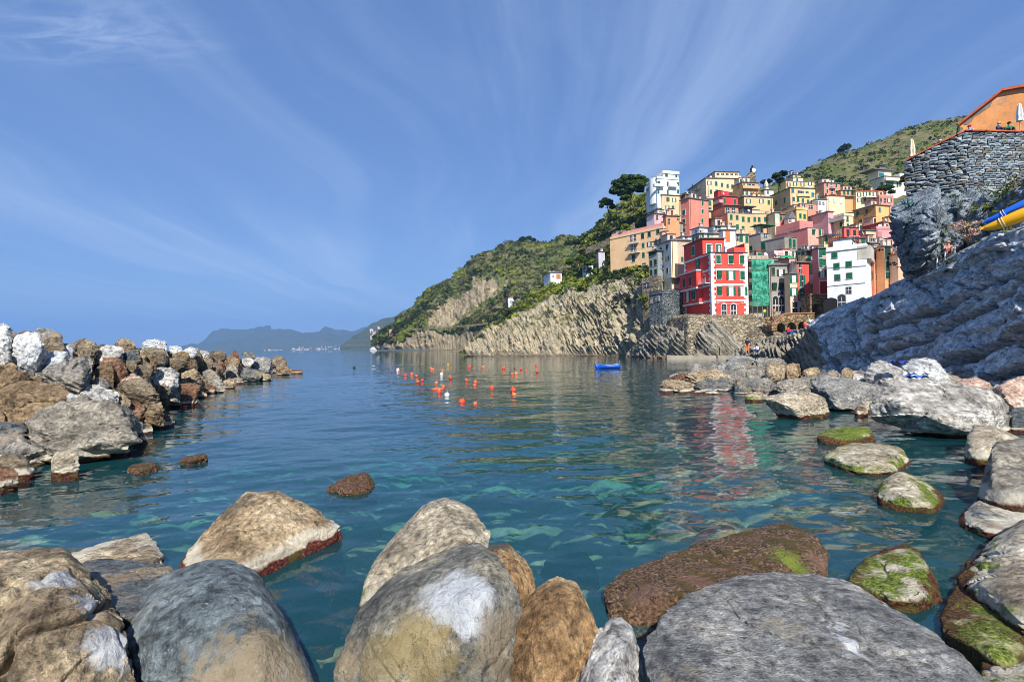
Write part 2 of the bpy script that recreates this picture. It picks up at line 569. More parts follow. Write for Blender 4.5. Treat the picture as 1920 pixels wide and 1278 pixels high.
def earth_mat(name, cols, terr=2.4, rockc=None):
    """terraced scrub: dry-stone terrace lines, bare earth, low growth"""
    m, g = mat(name)
    p = g.pos()
    x, y, z = g.xyz(p)
    n1 = g.noise(0.035, 7, 0.62, p)
    n2 = g.noise(0.30, 6, 0.68, p)
    n3 = g.noise(1.6, 5, 0.7, p)
    col = g.ramp(n2, [(0.30, cols[0]), (0.45, cols[1]), (0.58, cols[2]), (0.72, cols[3])])
    col = g.mix(g.smooth(n1, 0.46, 0.60), col, g.ramp(n2, [(0.3, cols[0]), (0.55, cols[4]), (0.75, cols[2])]))
    zz = g.m('ADD', z, g.m('MULTIPLY', g.noise(0.05, 4, 0.6, p), 9.0))
    fr = g.m('FRACT', g.m('DIVIDE', zz, terr))
    line = g.m('MULTIPLY', g.smooth(fr, 0.62, 0.80), g.smooth(g.noise(0.06, 4, 0.6, p), 0.38, 0.52))
    col = g.mix(g.m('MULTIPLY', line, 0.75), col, rockc or (0.16, 0.13, 0.095))
    col = g.mix(0.8, col, g.ramp(n3, [(0.3, 0.5), (0.6, 1.25)]), 'MULTIPLY')
    h = g.m('ADD', g.m('MULTIPLY', n2, 2.0), g.m('MULTIPLY', n3, 0.6))
    g.out(g.bsdf(col, 0.95, g.bump(h, 0.7, 0.8), 0.1))
    return m


earth_mat('scrub', [(0.045, 0.060, 0.018), (0.105, 0.118, 0.036), (0.17, 0.15, 0.07), (0.24, 0.20, 0.12), (0.085, 0.125, 0.03)])
earth_mat('far_scrub', [(0.03, 0.045, 0.02), (0.05, 0.07, 0.03), (0.08, 0.09, 0.045), (0.12, 0.11, 0.07), (0.045, 0.065, 0.025)], terr=30, rockc=(0.1, 0.09, 0.06))


def strata_mat(name, c, lean, freq=1.0, green=0.0, blue=0.0):
    """bedded cliff rock; the geometry carries the ribs, this the grain of the beds"""
    m, g = mat(name)
    p = g.pos()
    x, y, z = g.xyz(p)
    s = g.m('ADD', g.m('ADD', x, g.m('MULTIPLY', y, -0.35)), g.m('MULTIPLY', z, lean))
    w = g.m('MULTIPLY', g.noise(0.10, 4, 0.6, p), 5.0)
    s = g.m('ADD', s, w)
    st = g.noise(1.0, 6, 0.7, g.comb(g.m('MULTIPLY', s, 1.1 * freq), g.m('MULTIPLY', z, 0.06), g.m('MULTIPLY', y, 0.05)))
    n1 = g.noise(0.12, 6, 0.6, p)
    n2 = g.noise(1.8, 6, 0.7, p)
    col = g.ramp(st, [(0.30, c[0]), (0.45, c[1]), (0.56, c[2]), (0.70, c[3])])
    col = g.mix(g.smooth(n1, 0.42, 0.62), col, g.mix(0.6, col, c[4]))
    col = g.mix(0.8, col, g.ramp(n2, [(0.3, 0.5), (0.55, 1.05), (0.7, 1.35)]), 'MULTIPLY')
    if green:
        gn = g.noise(0.22, 5, 0.65, p)
        col = g.mix(g.m('MULTIPLY', g.smooth(gn, 0.60 - 0.15 * green, 0.68), g.smooth(z, 4.0, 12.0)), col, (0.07, 0.085, 0.02))
    # dark wet foot and pale splash line above the water
    zn = g.m('ADD', z, g.m('MULTIPLY', g.noise(0.5, 4, 0.6, p), 1.2))
    col = g.mix(g.smooth(zn, 1.5, 0.7), col, (0.15, 0.10, 0.065))
    h = g.m('ADD', st, g.m('MULTIPLY', n2, 0.5))
    g.out(g.bsdf(col, 0.9, g.bump(h, 0.8, 0.35), 0.15))
    return m


strata_mat('cliff_rib', [T(88, 80, 66), T(136, 127, 106), T(168, 157, 132), T(198, 188, 162), T(146, 139, 122)], 0.55, green=0.7)
strata_mat('cliff_far', [T(80, 70, 54), T(126, 114, 92), T(158, 144, 116), T(188, 174, 146), T(130, 120, 104)], 0.25, 0.6, green=0.4)
strata_mat('ledge_rock', [T(70, 68, 62), T(116, 112, 102), T(150, 144, 130), T(184, 176, 158), T(128, 122, 110)], 0.9, 1.6)


def slate_mat():
    m, g = mat('slate')
    p = g.pos()
    n1 = g.noise(0.35, 6, 0.6, p, dist=0.5)
    gr = g.noise(1.0, 8, 0.72, g.scale(p, 2.4, 2.4, 3.0, (0.2, 0.55, 0.3)), dist=0.6)
    n3 = g.noise(9.0, 5, 0.72, p)
    col = g.ramp(gr, [(0.32, T(90, 101, 114)), (0.44, T(148, 160, 172)), (0.55, T(190, 199, 206)), (0.68, T(230, 233, 236))])
    col = g.mix(g.smooth(n1, 0.48, 0.66), col, g.mix(0.55, col, T(150, 142, 128)))
    col = g.mix(0.7, col, g.ramp(n3, [(0.3, 0.5), (0.55, 1.05), (0.7, 1.4)]), 'MULTIPLY')
    lich = g.m('MULTIPLY', g.smooth(g.noise(1.3, 6, 0.7, p), 0.60, 0.66), 0.5)
    col = g.mix(lich, col, T(190, 192, 188))
    cr = g.smooth(g.m('ABSOLUTE', g.m('SUBTRACT', g.noise(0.5, 7, 0.62, g.scale(p, 1, 1, 1.6, (0, 0.5, 0))), 0.5)), 0.012, 0.002)
    col = g.mix(g.m('MULTIPLY', cr, 0.6), col, (0.03, 0.03, 0.035))
    h = g.m('ADD', g.m('MULTIPLY', gr, 1.2), g.m('MULTIPLY', n3, 0.45))
    h = g.m('SUBTRACT', h, g.m('MULTIPLY', cr, 0.5))
    g.out(g.bsdf(col, 0.8, g.bump(h, 0.6, 0.14), 0.3))


slate_mat()


def masonry_mat(name, a, b, c, scale=1.6, sq=2.0):
    m, g = mat(name)
    p = g.pos()
    q = g.scale(p, 1.0, 1.0, sq)
    cellc = g.n('ShaderNodeTexVoronoi', {'feature': 'F1'}, Scale=scale)
    g.put(cellc.inputs['Vector'], q)
    edge = g.voro(scale, q, 'DISTANCE_TO_EDGE')
    rnd = g.n('ShaderNodeSeparateColor', None, Color=cellc.outputs['Color']).outputs[0]
    col = g.ramp(rnd, [(0.0, a), (0.5, b), (1.0, c)])
    n = g.noise(0.25, 6, 0.65, p)
    col = g.mix(1.0, col, g.ramp(n, [(0.3, 0.55), (0.55, 1.0), (0.7, 1.25)]), 'MULTIPLY')
    n2 = g.noise(6.0, 5, 0.7, p)
    col = g.mix(0.7, col, g.ramp(n2, [(0.3, 0.6), (0.7, 1.3)]), 'MULTIPLY')
    jm = g.smooth(edge, 0.10, 0.02)
    col = g.mix(g.m('MULTIPLY', jm, 0.8), col, tuple(v * 0.35 for v in a))
    h = g.m('ADD', g.smooth(edge, 0.0, 0.16), g.m('MULTIPLY', n2, 0.4))
    g.out(g.bsdf(col, 0.9, g.bump(h, 0.9, 0.12), 0.2))
    return m


masonry_mat('masonry', T(108, 98, 82), T(150, 138, 116), T(184, 172, 148))
masonry_mat('masonry_blue', T(74, 84, 90), T(112, 122, 126), T(150, 156, 154), 1.8)
masonry_mat('masonry_brown', T(110, 88, 64), T(152, 128, 96), T(186, 162, 126), 1.8)
PLM = {}


def plaster(rgb, wear=0.5):
    key = (rgb, wear)
    if key in PLM:
        return PLM[key]
    rgb = (rgb[0], rgb[1] - 0.05 * max(0, rgb[1] - rgb[2]), rgb[2] + 0.16 * max(0, rgb[1] - rgb[2])) if rgb[0] > rgb[2] else rgb
    c = C(*rgb)
    lum_ = 0.3 * c[0] + 0.55 * c[1] + 0.15 * c[2]
    c = tuple((v * 0.90 + lum_ * 0.10) * 1.0 for v in c)
    m, g = mat('plaster_%d_%d_%d' % rgb)
    p = g.pos()
    n1 = g.noise(0.35, 6, 0.65, p)
    st = g.noise(1.0, 5, 0.65, g.scale(p, 2.2, 2.2, 0.22))
    n3 = g.noise(4.0, 5, 0.7, p)
    dk = tuple(v * (1 - 0.35 * wear) for v in c)
    gy = tuple(0.55 * v + 0.45 * 0.25 * (1 - 0.2) for v in c)
    lt = tuple(min(0.9, v * (1 + 0.16 * wear) + 0.02) for v in c)
    col = g.ramp(n1, [(0.28, dk), (0.48, c), (0.70, lt)])
    col = g.mix(g.m('MULTIPLY', g.smooth(st, 0.50, 0.72), 0.65 * wear), col, gy)
    patch = g.m('MULTIPLY', g.smooth(g.noise(0.6, 7, 0.7, p), 0.64 - 0.06 * wear, 0.68), wear)
    col = g.mix(g.m('MULTIPLY', patch, 0.6), col, (0.24, 0.22, 0.19))
    col = g.mix(0.5, col, g.ramp(n3, [(0.3, 0.75), (0.7, 1.2)]), 'MULTIPLY')
    g.out(g.bsdf(col, 0.92, g.bump(g.m('ADD', n3, g.m('MULTIPLY', st, 0.5)), 0.35, 0.03), 0.15))
    PLM[key] = m
    return m


M_GREEN = simple('shutter_green', T(14, 92, 66), 0.6, 0.25, 1.0)
M_DGREEN = simple('shutter_dark', T(26, 58, 46), 0.6, 0.25, 1.0)
M_BLUE = simple('shutter_blue', T(36, 116, 128), 0.6, 0.2, 1.0)
M_BROWN = simple('shutter_brown', T(112, 66, 42), 0.7, 0.2, 1.0)
M_WHITE = simple('white_paint', (0.72, 0.71, 0.68), 0.6, 0.08, 1.0)
M_GREYTRIM = simple('grey_trim', (0.36, 0.34, 0.31), 0.8, 0.15, 1.0)
M_SLATE = simple('roof_slate', T(108, 108, 108), 0.8, 0.3, 1.5, bump=0.4)
M_TERRA = simple('terracotta', T(176, 92, 62), 0.85, 0.35, 2.5, bump=0.5)
M_METAL = simple('grey_metal', T(120, 124, 128), 0.5, 0.15, 1.0)
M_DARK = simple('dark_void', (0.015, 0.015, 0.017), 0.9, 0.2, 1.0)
M_CONC = simple('concrete', T(168, 158, 140), 0.9, 0.25, 0.8, bump=0.5)
m, g = mat('window_glass')
g.out(g.bsdf((0.025, 0.03, 0.038), 0.08, None, 0.6))
M_GLASS = m

# ================================================================ haze is added at the end; sea
def water_material():
    m, g = mat('sea_water')
    p = g.pos()
    x, y, z = g.xyz(p)
    d = g.m('SQRT', g.m('ADD', g.m('MULTIPLY', x, x), g.m('MULTIPLY', y, y)))
    q = g.scale(p, 0.75, 1.0, 1.0, (0, 0, R(16)))
    w1 = g.noise(2.2, 1.5, 0.4, q, dist=0.4)
    w2 = g.noise(0.75, 2, 0.5, g.scale(p, 0.6, 1.0, 1.0, (0, 0, R(-12))))
    w3 = g.noise(8.0, 2, 0.5, q)
    h = g.m('ADD', g.m('MULTIPLY', w1, 0.022), g.m('MULTIPLY', w2, 0.055))
    h = g.m('ADD', h, g.m('MULTIPLY', w3, 0.0012))
    nb = g.bump(h, 1.0, 1.0)
    fr = g.n('ShaderNodeFresnel', None, IOR=1.38, Normal=nb).outputs[0]
    gl = g.n('ShaderNodeBsdfGlossy', None, Color=(0.95, 0.97, 1.0, 1), Roughness=0.015, Normal=nb).outputs[0]
    tr = g.n('ShaderNodeBsdfTransparent', None, Color=(0.93, 0.98, 0.98, 1)).outputs[0]
    df = g.n('ShaderNodeBsdfDiffuse', None, Color=(0.018, 0.14, 0.165, 1)).outputs[0]
    body = g.n('ShaderNodeMixShader', None, _0=0.27, _1=tr, _2=df).outputs[0]
    sh = g.n('ShaderNodeMixShader', None, _0=fr, _1=body, _2=gl).outputs[0]
    vol = g.n('ShaderNodeVolumeAbsorption', None, Color=(0.42, 0.89, 0.88, 1), Density=0.21).outputs[0]
    g.out(sh, vol)
    return m


def build_sea():
    rr = np.concatenate([np.geomspace(0.35, 2.6, 12)[:-1], np.geomspace(2.6, 70, 280)[:-1], np.geomspace(70, 14000, 60)])
    aa = np.linspace(-R(80), R(80), 440)
    Rr, A = np.meshgrid(rr, aa, indexing='ij')
    X, Yy = Rr * np.sin(A), Rr * np.cos(A)
    c, s = math.cos(R(16)), math.sin(R(16))
    xr, yr = X * c + Yy * s, -X * s + Yy * c
    q = np.stack([xr * 0.55, yr * 1.1, np.zeros_like(X)], -1)
    w = 0.034 * perlin(q * 0.9) + 0.010 * perlin(q * 2.1 + 5.0)
    w += 0.10 * perlin(np.stack([X * 0.12, Yy * 0.25, np.ones_like(X)], -1))
    w *= np.clip((Rr - 0.5) / 4, 0, 1) * np.clip((160 - Rr) / 100, 0, 1)
    P = np.stack([X, Yy, w], -1)
    nr, na = P.shape[:2]
    f = grid_faces(nr, na)[:, ::-1]
    V = P.reshape(-1, 3)
    idx = np.arange(nr * na).reshape(nr, na)
    inner, outer, left, right = idx[0], idx[-1], idx[:, 0], idx[:, -1]
    zb = -40.0
    base = len(V)
    extra, faces = [], [f]

    def bottom(ids):
        nonlocal base
        b = V[ids].copy()
        b[:, 2] = zb
        extra.append(b)
        r = np.arange(base, base + len(ids))
        base += len(ids)
        return r
    bi, bo, bl, br = bottom(inner), bottom(outer), bottom(left), bottom(right)
    for a, b in ((inner, bi), (outer, bo), (left, bl), (right, br)):
        faces.append(np.stack([a[:-1], a[1:], b[1:], b[:-1]], -1))
    faces.append(np.stack([bi[:-1], bi[1:], bo[1:], bo[:-1]], -1))
    V = np.concatenate([V] + extra)
    me = mesh_np('sea', V, np.concatenate(faces))
    bm = bmesh.new()
    bm.from_mesh(me)
    bmesh.ops.remove_doubles(bm, verts=[v for v in bm.verts if v.co.z < -1 or v.index >= nr * na], dist=1e-4)
    bmesh.ops.recalc_face_normals(bm, faces=bm.faces)
    bm.to_mesh(me)
    bm.free()
    o = link('sea', me, water_material())
    tag(o, 'clear blue-green sea water filling the cove to the horizon', None, kind='structure')


build_sea()


def seabed():
    m, g = mat('seabed')
    p = g.pos()
    n1 = g.noise(0.16, 4, 0.55, p)
    n2 = g.noise(2.5, 6, 0.7, p)
    v = g.voro(0.9, g.scale(p, 1, 1, 1), 'DISTANCE_TO_EDGE')
    col = g.ramp(n1, [(0.34, (0.20, 0.19, 0.09)), (0.46, (0.32, 0.31, 0.17)), (0.56, (0.42, 0.41, 0.25)), (0.66, (0.54, 0.52, 0.35))])
    col = g.mix(0.7, col, g.ramp(n2, [(0.36, 0.5), (0.64, 1.3)]), 'MULTIPLY')
    zq_ = g.m('ADD', g.xyz(p)[2], g.m('MULTIPLY', n2, 0.3))
    col = g.mix(g.smooth(zq_, -0.9, -0.35), col, g.ramp(n2, [(0.36, (0.05, 0.035, 0.012)), (0.5, (0.26, 0.19, 0.07)), (0.64, (0.46, 0.38, 0.2))]))
    g.out(g.bsdf(col, 0.95, g.bump(n2, 0.6, 0.1), 0.1))
    rr = np.concatenate([np.geomspace(0.4, 3.5, 20)[:-1], np.geomspace(3.5, 40, 290)[:-1], np.geomspace(40, 900, 40)])
    aa = np.linspace(-R(70), R(70), 330)
    Rr, A = np.meshgrid(rr, aa, indexing='ij')
    X, Yy = Rr * np.sin(A), Rr * np.cos(A)
    dep = 0.75 + 0.13 * np.maximum(Yy - 3.0, 0)
    side = 1 / (1 + np.exp(-(X / np.maximum(Yy, 1) - 0.42) * 9))          # shallower towards the right shore
    dep = np.minimum(dep, 14.0)
    dep = dep * (1 - 0.82 * side) + 0.16 * side
    P3 = np.stack([X, Yy, np.zeros_like(X)], -1)
    def stones(x, y, cell, seed):
        xi, yi = np.floor(x / cell), np.floor(y / cell)
        best = np.zeros_like(x)
        for ax in (-1, 0, 1):
            for ay in (-1, 0, 1):
                cx, cy = xi + ax, yi + ay
                h1 = np.modf(np.abs(np.sin(cx * 127.1 + cy * 311.7 + seed) * 43758.5453))[0]
                h2 = np.modf(np.abs(np.sin(cx * 269.5 + cy * 183.3 + seed) * 24634.6345))[0]
                h3 = np.modf(np.abs(np.sin(cx * 93.7 + cy * 57.9 + seed) * 31415.92))[0]
                r = cell * (.35 + .5 * h3)
                dx, dy = x - (cx + .5 + (h1 - .5) * .8) * cell, (y - (cy + .5 + (h2 - .5) * .8) * cell) * (.8 + .5 * h1)
                q = 1 - (dx * dx + dy * dy) / (r * r)
                best = np.maximum(best, np.sqrt(np.maximum(q, 0)) * r * (.5 + .4 * h2))
        return best
    wx, wy = X + .25 * perlin(P3 * 1.1), Yy + .25 * perlin(P3 * 1.1 + 7)
    lump = stones(wx, wy, 1.7, 1.0) + .8 * stones(wx, wy, .8, 5.0) + .35 * fbm(P3 * .4, 3)
    Z = -dep + lump * np.clip(dep, 0.25, 1.2) * 0.55
    Z = np.minimum(Z, -0.22)
    P = np.stack([X, Yy, Z], -1)
    f = grid_faces(*P.shape[:2])[:, ::-1]
    o = link('seabed', mesh_np('seabed', P.reshape(-1, 3), f), m)
    tag(o, 'stony sea floor seen through the clear water', kind='structure')


seabed()

# ================================================================ far mountains
def mountain(name, cols, nu, nv, amp, fs, m, oct_=6):
    PX, PY, DY, P = loft(cols, nu, nv)
    n = grid_normals(P)
    d = fbm(P * fs, oct_) * amp + ridged(P * fs * 1.7, 4) * amp * 0.6
    t = np.linspace(0, 1, nv)[None, :]
    d = d * np.clip(t * 8, 0, 1)
    n = np.where(n[..., 1:2] > 0, -n, n)
    P = P + n * d[..., None]
    return surf(name, P, m), P


far_sky = [(330, 657), (365, 655), (385, 645), (415, 629), (455, 627), (480, 626), (520, 618), (545, 624), (560, 627), (585, 623), (610, 618),
           (640, 622), (670, 624), (720, 617), (800, 612), (1000, 606), (1400, 600)]
cols = [(x, [(hor(x) + 0.6, 6200), (hor(x) - (hor(x) - y) * 0.45, 6700), (y, 7600), (y + 10, 8600)]) for x, y in far_sky]
mountain('far_mountains', cols, 300, 60, 130, 0.0012, MATS['far_scrub'])
near_sky = [(640, 652), (660, 644), (676, 632), (700, 618), (730, 604), (775, 588), (850, 560), (1000, 520), (1200, 470)]
cols = [(x, [(hor(x) + 1.1, 2600), (hor(x) - (hor(x) - y) * 0.35, 2750), (y, 3300), (y + 8, 4200)]) for x, y in near_sky]
mountain('coast_hills', cols, 160, 60, 45, 0.003, MATS['far_scrub'])

# ================================================================ headland across the cove
HEAD = [  # px: waterline, path level, cliff top, mid slope, skyline, behind
    (706, [(655.0, 560), (650, 562), (646, 566), (642, 572), (638, 580), (646, 640)]),
    (725, [(655.2, 540), (648, 543), (640, 548), (626, 560), (618, 575), (630, 640)]),
    (760, [(655.5, 520), (640, 525), (624, 534), (604, 552), (590, 575), (604, 640)]),
    (800, [(656.0, 500), (632, 506), (612, 518), (578, 545), (556, 575), (575, 650)]),
    (850, [(656.5, 480), (626, 486), (606, 500), (555, 535), (515, 575), (535, 650)]),
    (900, [(657.5, 450), (622, 456), (600, 472), (530, 520), (476, 570), (495, 650)]),
    (940, [(658.5, 420), (618, 428), (594, 446), (520, 505), (458, 565), (480, 650)]),
    (980, [(660.0, 390), (614, 398), (588, 418), (515, 490), (449, 560), (470, 650)]),
    (1030, [(661.0, 360), (610, 370), (580, 392), (510, 470), (452, 560), (470, 650)]),
    (1090, [(662.0, 330), (606, 342), (572, 365), (505, 450), (449, 550), (470, 650)]),
    (1150, [(663.0, 320), (600, 335), (560, 355), (500, 440), (452, 540), (470, 650)]),
    (1230, [(664.0, 320), (600, 335), (560, 355), (500, 440), (460, 540), (470, 650)])]
PX, PY, DY, P = loft(HEAD, 330, 190)
n = grid_normals(P)
n = np.where(n[..., 1:2] > 0, -n, n)
t = np.linspace(0, 5, 190)[None, :]
rock = np.clip(2.2 - t, 0, 1)
s_ = (P[..., 0] * 0.8 - P[..., 1] * 0.35 + P[..., 2] * 0.25)
ribs = np.abs(perlin(np.stack([s_ * 0.22, P[..., 2] * 0.02, P[..., 1] * 0.01], -1))) * 3.2
gul = fbm(np.stack([PX * 0.016, PY * 0.006, DY * 0.002], -1), 5)
d = ribs * rock + gul * 9 * (0.25 + 0.75 * np.clip(t - 0.5, 0, 1)) + fbm(P * 0.09, 4) * 1.8
zq = P[..., 2] / 3.0
scar0 = np.exp(-(((PX - 868) * 0.8 - (PY - 575) * -0.75) / 50) ** 2 - (((PY - 575) + (PX - 868) * 0.35) / 50) ** 2)
bare = np.clip(scar0 * 2.2 - 0.3, 0, 1)
d += (np.abs((zq - np.floor(zq)) - 0.5) * 2 - 0.5) * 1.2 * (1 - rock) * (1 - bare)
d += bare * (ridged(P * np.array([.12, .08, .05]), 5) * 5 + fbm(P * .35, 4) * 1.5)
d *= np.clip(t * 3, 0.05, 1)
P = P + n * d[..., None]
HEADP = P
m, g = mat('headland_mix')
p = g.pos()
surf('headland', P, MATS['scrub'])
mm = MATS['scrub']
# cliff band material: by face, bare rock below the path and on the grey scars
ho = bpy.data.objects['headland']
ho.data.materials.append(MATS['cliff_far'])
PXc = 0.25 * (PX[:-1, :-1] + PX[1:, :-1] + PX[1:, 1:] + PX[:-1, 1:])
PYc = 0.25 * (PY[:-1, :-1] + PY[1:, :-1] + PY[1:, 1:] + PY[:-1, 1:])
tc = 0.5 * (t[:, :-1] + t[:, 1:])
jit = fbm(np.stack([PXc * 0.03, PYc * 0.03, PXc * 0], -1), 4)
scar = np.exp(-(((PXc - 868) * 0.8 - (PYc - 575) * -0.75) / 42) ** 2 - (((PYc - 575) + (PXc - 868) * 0.35) / 42) ** 2) + jit * 0.5
sel = ((tc + jit * 0.35) < 1.12) | ((scar > 0.52) & (tc < 3.2))
ho.data.polygons.foreach_set('material_index', sel.astype(np.int32).ravel())
MATS.pop('headland_mix')

# near ribbed cliff under the village's seaward slope
RIB = [
    (876, [(667.5, 172), (664, 174), (662, 178), (661, 184), (664, 215)]),
    (905, [(667.5, 168), (657, 171), (648, 176), (640, 184), (640, 225)]),
    (940, [(667.5, 164), (646, 168), (630, 174), (612, 186), (606, 240)]),
    (985, [(667.5, 160), (636, 165), (606, 174), (584, 188), (562, 250)]),
    (1030, [(667.5, 156), (628, 162), (590, 172), (560, 188), (532, 255)]),
    (1080, [(667.2, 152), (622, 158), (576, 169), (545, 186), (505, 255)]),
    (1130, [(667.5, 145), (616, 151), (562, 161), (530, 176), (470, 255)]),
    (1180, [(669.0, 136), (612, 142), (550, 151), (512, 163), (440, 250)]),
    (1215, [(670.0, 127), (612, 130), (556, 136), (520, 146), (440, 240)]),
    (1245, [(671.0, 121), (620, 123), (580, 126), (545, 134), (450, 220)]),
    (1275, [(672.0, 116), (630, 117), (600, 120), (570, 130), (450, 200)])]
PX, PY, DY, P = loft(RIB, 460, 190)
n = grid_normals(P)
n = np.where(n[..., 1:2] > 0, -n, n)
t = np.linspace(0, 4, 190)[None, :]
rock = np.clip(3.15 - t + 0.5 * fbm(np.stack([PX * 0.03, PY * 0.03, PX * 0], -1), 3), 0, 1)
# beds stand on edge and lean: crest lines run from upper left to lower right
bend = 16 * fbm(np.stack([PX * 0.008, PY * 0.012, PX * 0 + 2], -1), 3)
s_ = PX - 0.52 * (PY - 560) + bend
brk = fbm(np.stack([PX * .02, PY * .05, PX * 0 + 7], -1), 4)
u1 = perlin(np.stack([s_ * 0.12, PY * 0.010 + brk * .6, PX * 0 + 1], -1))
u2 = perlin(np.stack([s_ * 0.30, PY * 0.03 + brk, PX * 0 + 2], -1))
u3 = perlin(np.stack([s_ * 0.5, PY * 0.05, PX * 0 + 3], -1))
step = s_ / 7.0 + brk * 1.2
step = step - np.floor(step)
hash_ = perlin(np.stack([np.floor(s_ / 7.0 + brk * 1.2) * 3.7, PY * .03, PX * 0], -1))
vary = np.clip(.55 + .9 * fbm(np.stack([PX * .014, PY * .02, PX * 0 + 11], -1), 3), .12, 1.3)
ribs = ((1 - np.abs(u1) * 2) * 1.35 + (1 - np.abs(u2) * 2) * 0.7 + u3 * .35 + np.floor(hash_ * 4) * .40 + step * .4) * vary
d = ribs * rock + fbm(P * 0.12, 5) * 2.4 + ridged(P * np.array([.25, .25, .5]), 4) * 1.5 * rock + np.round(fbm(P * .3, 3) * 4) / 4 * .8 * rock + fbm(P * 0.8, 3) * 0.5 * rock
d *= np.clip(t * 4, 0.15, 1)
P = P + n * d[..., None]
RIBP, RIBT = P, np.repeat(t, 460, 0)
surf('ribbed_cliff', P, MATS['cliff_rib'])
ro = bpy.data.objects['ribbed_cliff']
ro.data.materials.append(MATS['scrub'])
tc = 0.5 * (t[:, :-1] + t[:, 1:]) + np.zeros((459, 1))
PXc, PYc = PX[:-1, :-1], PY[:-1, :-1]
jit = fbm(np.stack([PXc * 0.04, PYc * 0.04, PXc * 0], -1), 4)
ro.data.polygons.foreach_set('material_index', ((tc + jit * 0.6) > 3.0).astype(np.int32).ravel())

# low surf rocks at the foot of the cliffs
SURF = [(846, [(660, 330), (657, 335), (657.5, 345)]), (880, [(660, 330), (656, 335), (657, 345)]), (925, [(661, 300), (657.5, 305), (658, 320)])]
PX, PY, DY, P = loft(SURF, 80, 16)
P[..., 2] += fbm(P * 0.3, 4) * 0.7
surf('surf_ledge', P, MATS['cliff_far'])


# ================================================================ village hill
def Yd(y):
    return 112 + (600 - y) * 0.42


VH = []
for x, ys in ((1095, (612, 560, 510, 470, 446, 460)), (1120, (612, 560, 505, 455, 425, 440)), (1150, (612, 560, 500, 445, 398, 410)), (1185, (612, 560, 500, 430, 372, 385)), (1215, (612, 560, 490, 420, 364, 375)),
              (1260, (612, 560, 480, 410, 366, 380)), (1330, (612, 560, 480, 410, 355, 370)), (1420, (612, 560, 480, 410, 352, 362)),
              (1480, (612, 560, 480, 410, 350, 360)), (1560, (612, 560, 480, 410, 368, 370)), (1640, (600, 560, 480, 410, 372, 372)), (1740, (600, 560, 480, 410, 368, 370)), (1850, (600, 560, 480, 410, 368, 370))):
    k = min(1.0, max(0.0, (x - 1185) / 75))
    base = [(y, (Yd(y) + 13) * k + (1 - k) * yy) for y, yy in zip(ys[:5], (182, 190, 205, 222, 240))]
    VH.append((x, base + [(ys[5], Yd(ys[4]) + 70)]))
PX, PY, DY, P = loft(VH, 260, 160)
n = grid_normals(P)
n = np.where(n[..., 1:2] > 0, -n, n)
P = P + n * (fbm(P * 0.12, 4) * 1.6)[..., None]
VILP = P
surf('village_hill', P, MATS['scrub'])

# hill behind the village
BH = []
for x, ysky in ((1380, 372), (1440, 352), (1500, 325), (1540, 305), (1580, 287), (1620, 278), (1660, 262), (1700, 243), (1740, 231), (1790, 224), (1850, 214), (1950, 200), (2150, 180)):
    BH.append((x, [(400, 235), (400 - (400 - ysky) * 0.45, 300), (ysky, 400), (ysky + 20, 520)]))
PX, PY, DY, P = loft(BH, 300, 150)
n = grid_normals(P)
n = np.where(n[..., 1:2] > 0, -n, n)
zq = P[..., 2] / 4.2 + fbm(P * 0.02, 3) * 0.8
P = P + n * (fbm(P * 0.03, 5) * 3.0 + (np.abs((zq - np.floor(zq)) - 0.5) * 2) * 1.3)[..., None]
BACKP = P
surf('back_hill', P, MATS['scrub'])

# ================================================================ slate cliff, right
CL = [(1378, (676, 64), (657, 66)), (1410, (690, 58), (648, 61)), (1440, (700, 53.5), (636, 57)), (1480, (708, 50), (634, 55)), (1505, (712, 48), (622, 53)), (1530, (715, 46), (600, 51.5)), (1560, (718, 44), (582, 49.5)),
      (1600, (722, 41.5), (567, 47)), (1650, (724, 38.5), (547, 43.5)), (1700, (726, 35.5), (524, 40.5)), (1740, (728, 33.5), (503, 38)), (1800, (732, 30.5), (470, 34.5)),
      (1860, (738, 28), (443, 31.5)), (1925, (744, 26), (426, 28.5)), (2050, (760, 23), (396, 25)), (2200, (790, 20), (366, 22))]
cols = []
for x, (yb, Yb), (yr, Yr) in CL:
    cols.append((x, [(yb + 25, Yb + 0.2), (yb, Yb + 0.6), (yb * 0.6 + yr * 0.4, Yb * 0.62 + Yr * 0.38 + 0.1), (yb * 0.22 + yr * 0.78, Yb * 0.25 + Yr * 0.75 - 0.2),
                     (yr + 3, Yr - 0.2), (yr - 2, Yr + 1.6), (yr + 4, Yr + 7.0), (yr + 60, Yr + 9)]))
PX, PY, DY, P = loft(cols, 430, 250)
n = grid_normals(P)
n = np.where(n[..., 0:1] > 0, -n, n)
cracks = [
    ([(1545, 700), (1600, 688), (1680, 655), (1730, 640), (1800, 600), (1840, 580), (1930, 520)], 3.2, 1.0),
    ([(1635, 620), (1700, 600), (1760, 584), (1800, 566), (1850, 530), (1880, 515), (1930, 495)], 3.0, 0.8),
    ([(1760, 690), (1830, 665), (1880, 640), (1930, 615)], 4.0, 1.0),
    ([(1850, 715), (1890, 702), (1930, 690)], 4.0, 1.2),
    ([(1652, 560), (1650, 600), (1646, 640), (1637, 684)], 2.2, 0.8),
    ([(1600, 585), (1603, 630), (1614, 660), (1632, 684)], 2.2, 0.7),
    ([(1753, 540), (1762, 570), (1775, 582)], 3.0, 0.7),
    ([(1585, 610), (1592, 640), (1596, 660)], 1.8, 0.4),
    ([(1540, 640), (1548, 660), (1560, 700)], 2.4, 0.6),
    ([(1785, 545), (1800, 530), (1815, 500), (1850, 480)], 2.0, 0.35),
    ([(1700, 655), (1740, 620), (1760, 590)], 1.6, 0.3),
    ([(1605, 690), (1615, 660), (1650, 640), (1700, 636)], 1.6, 0.35)]
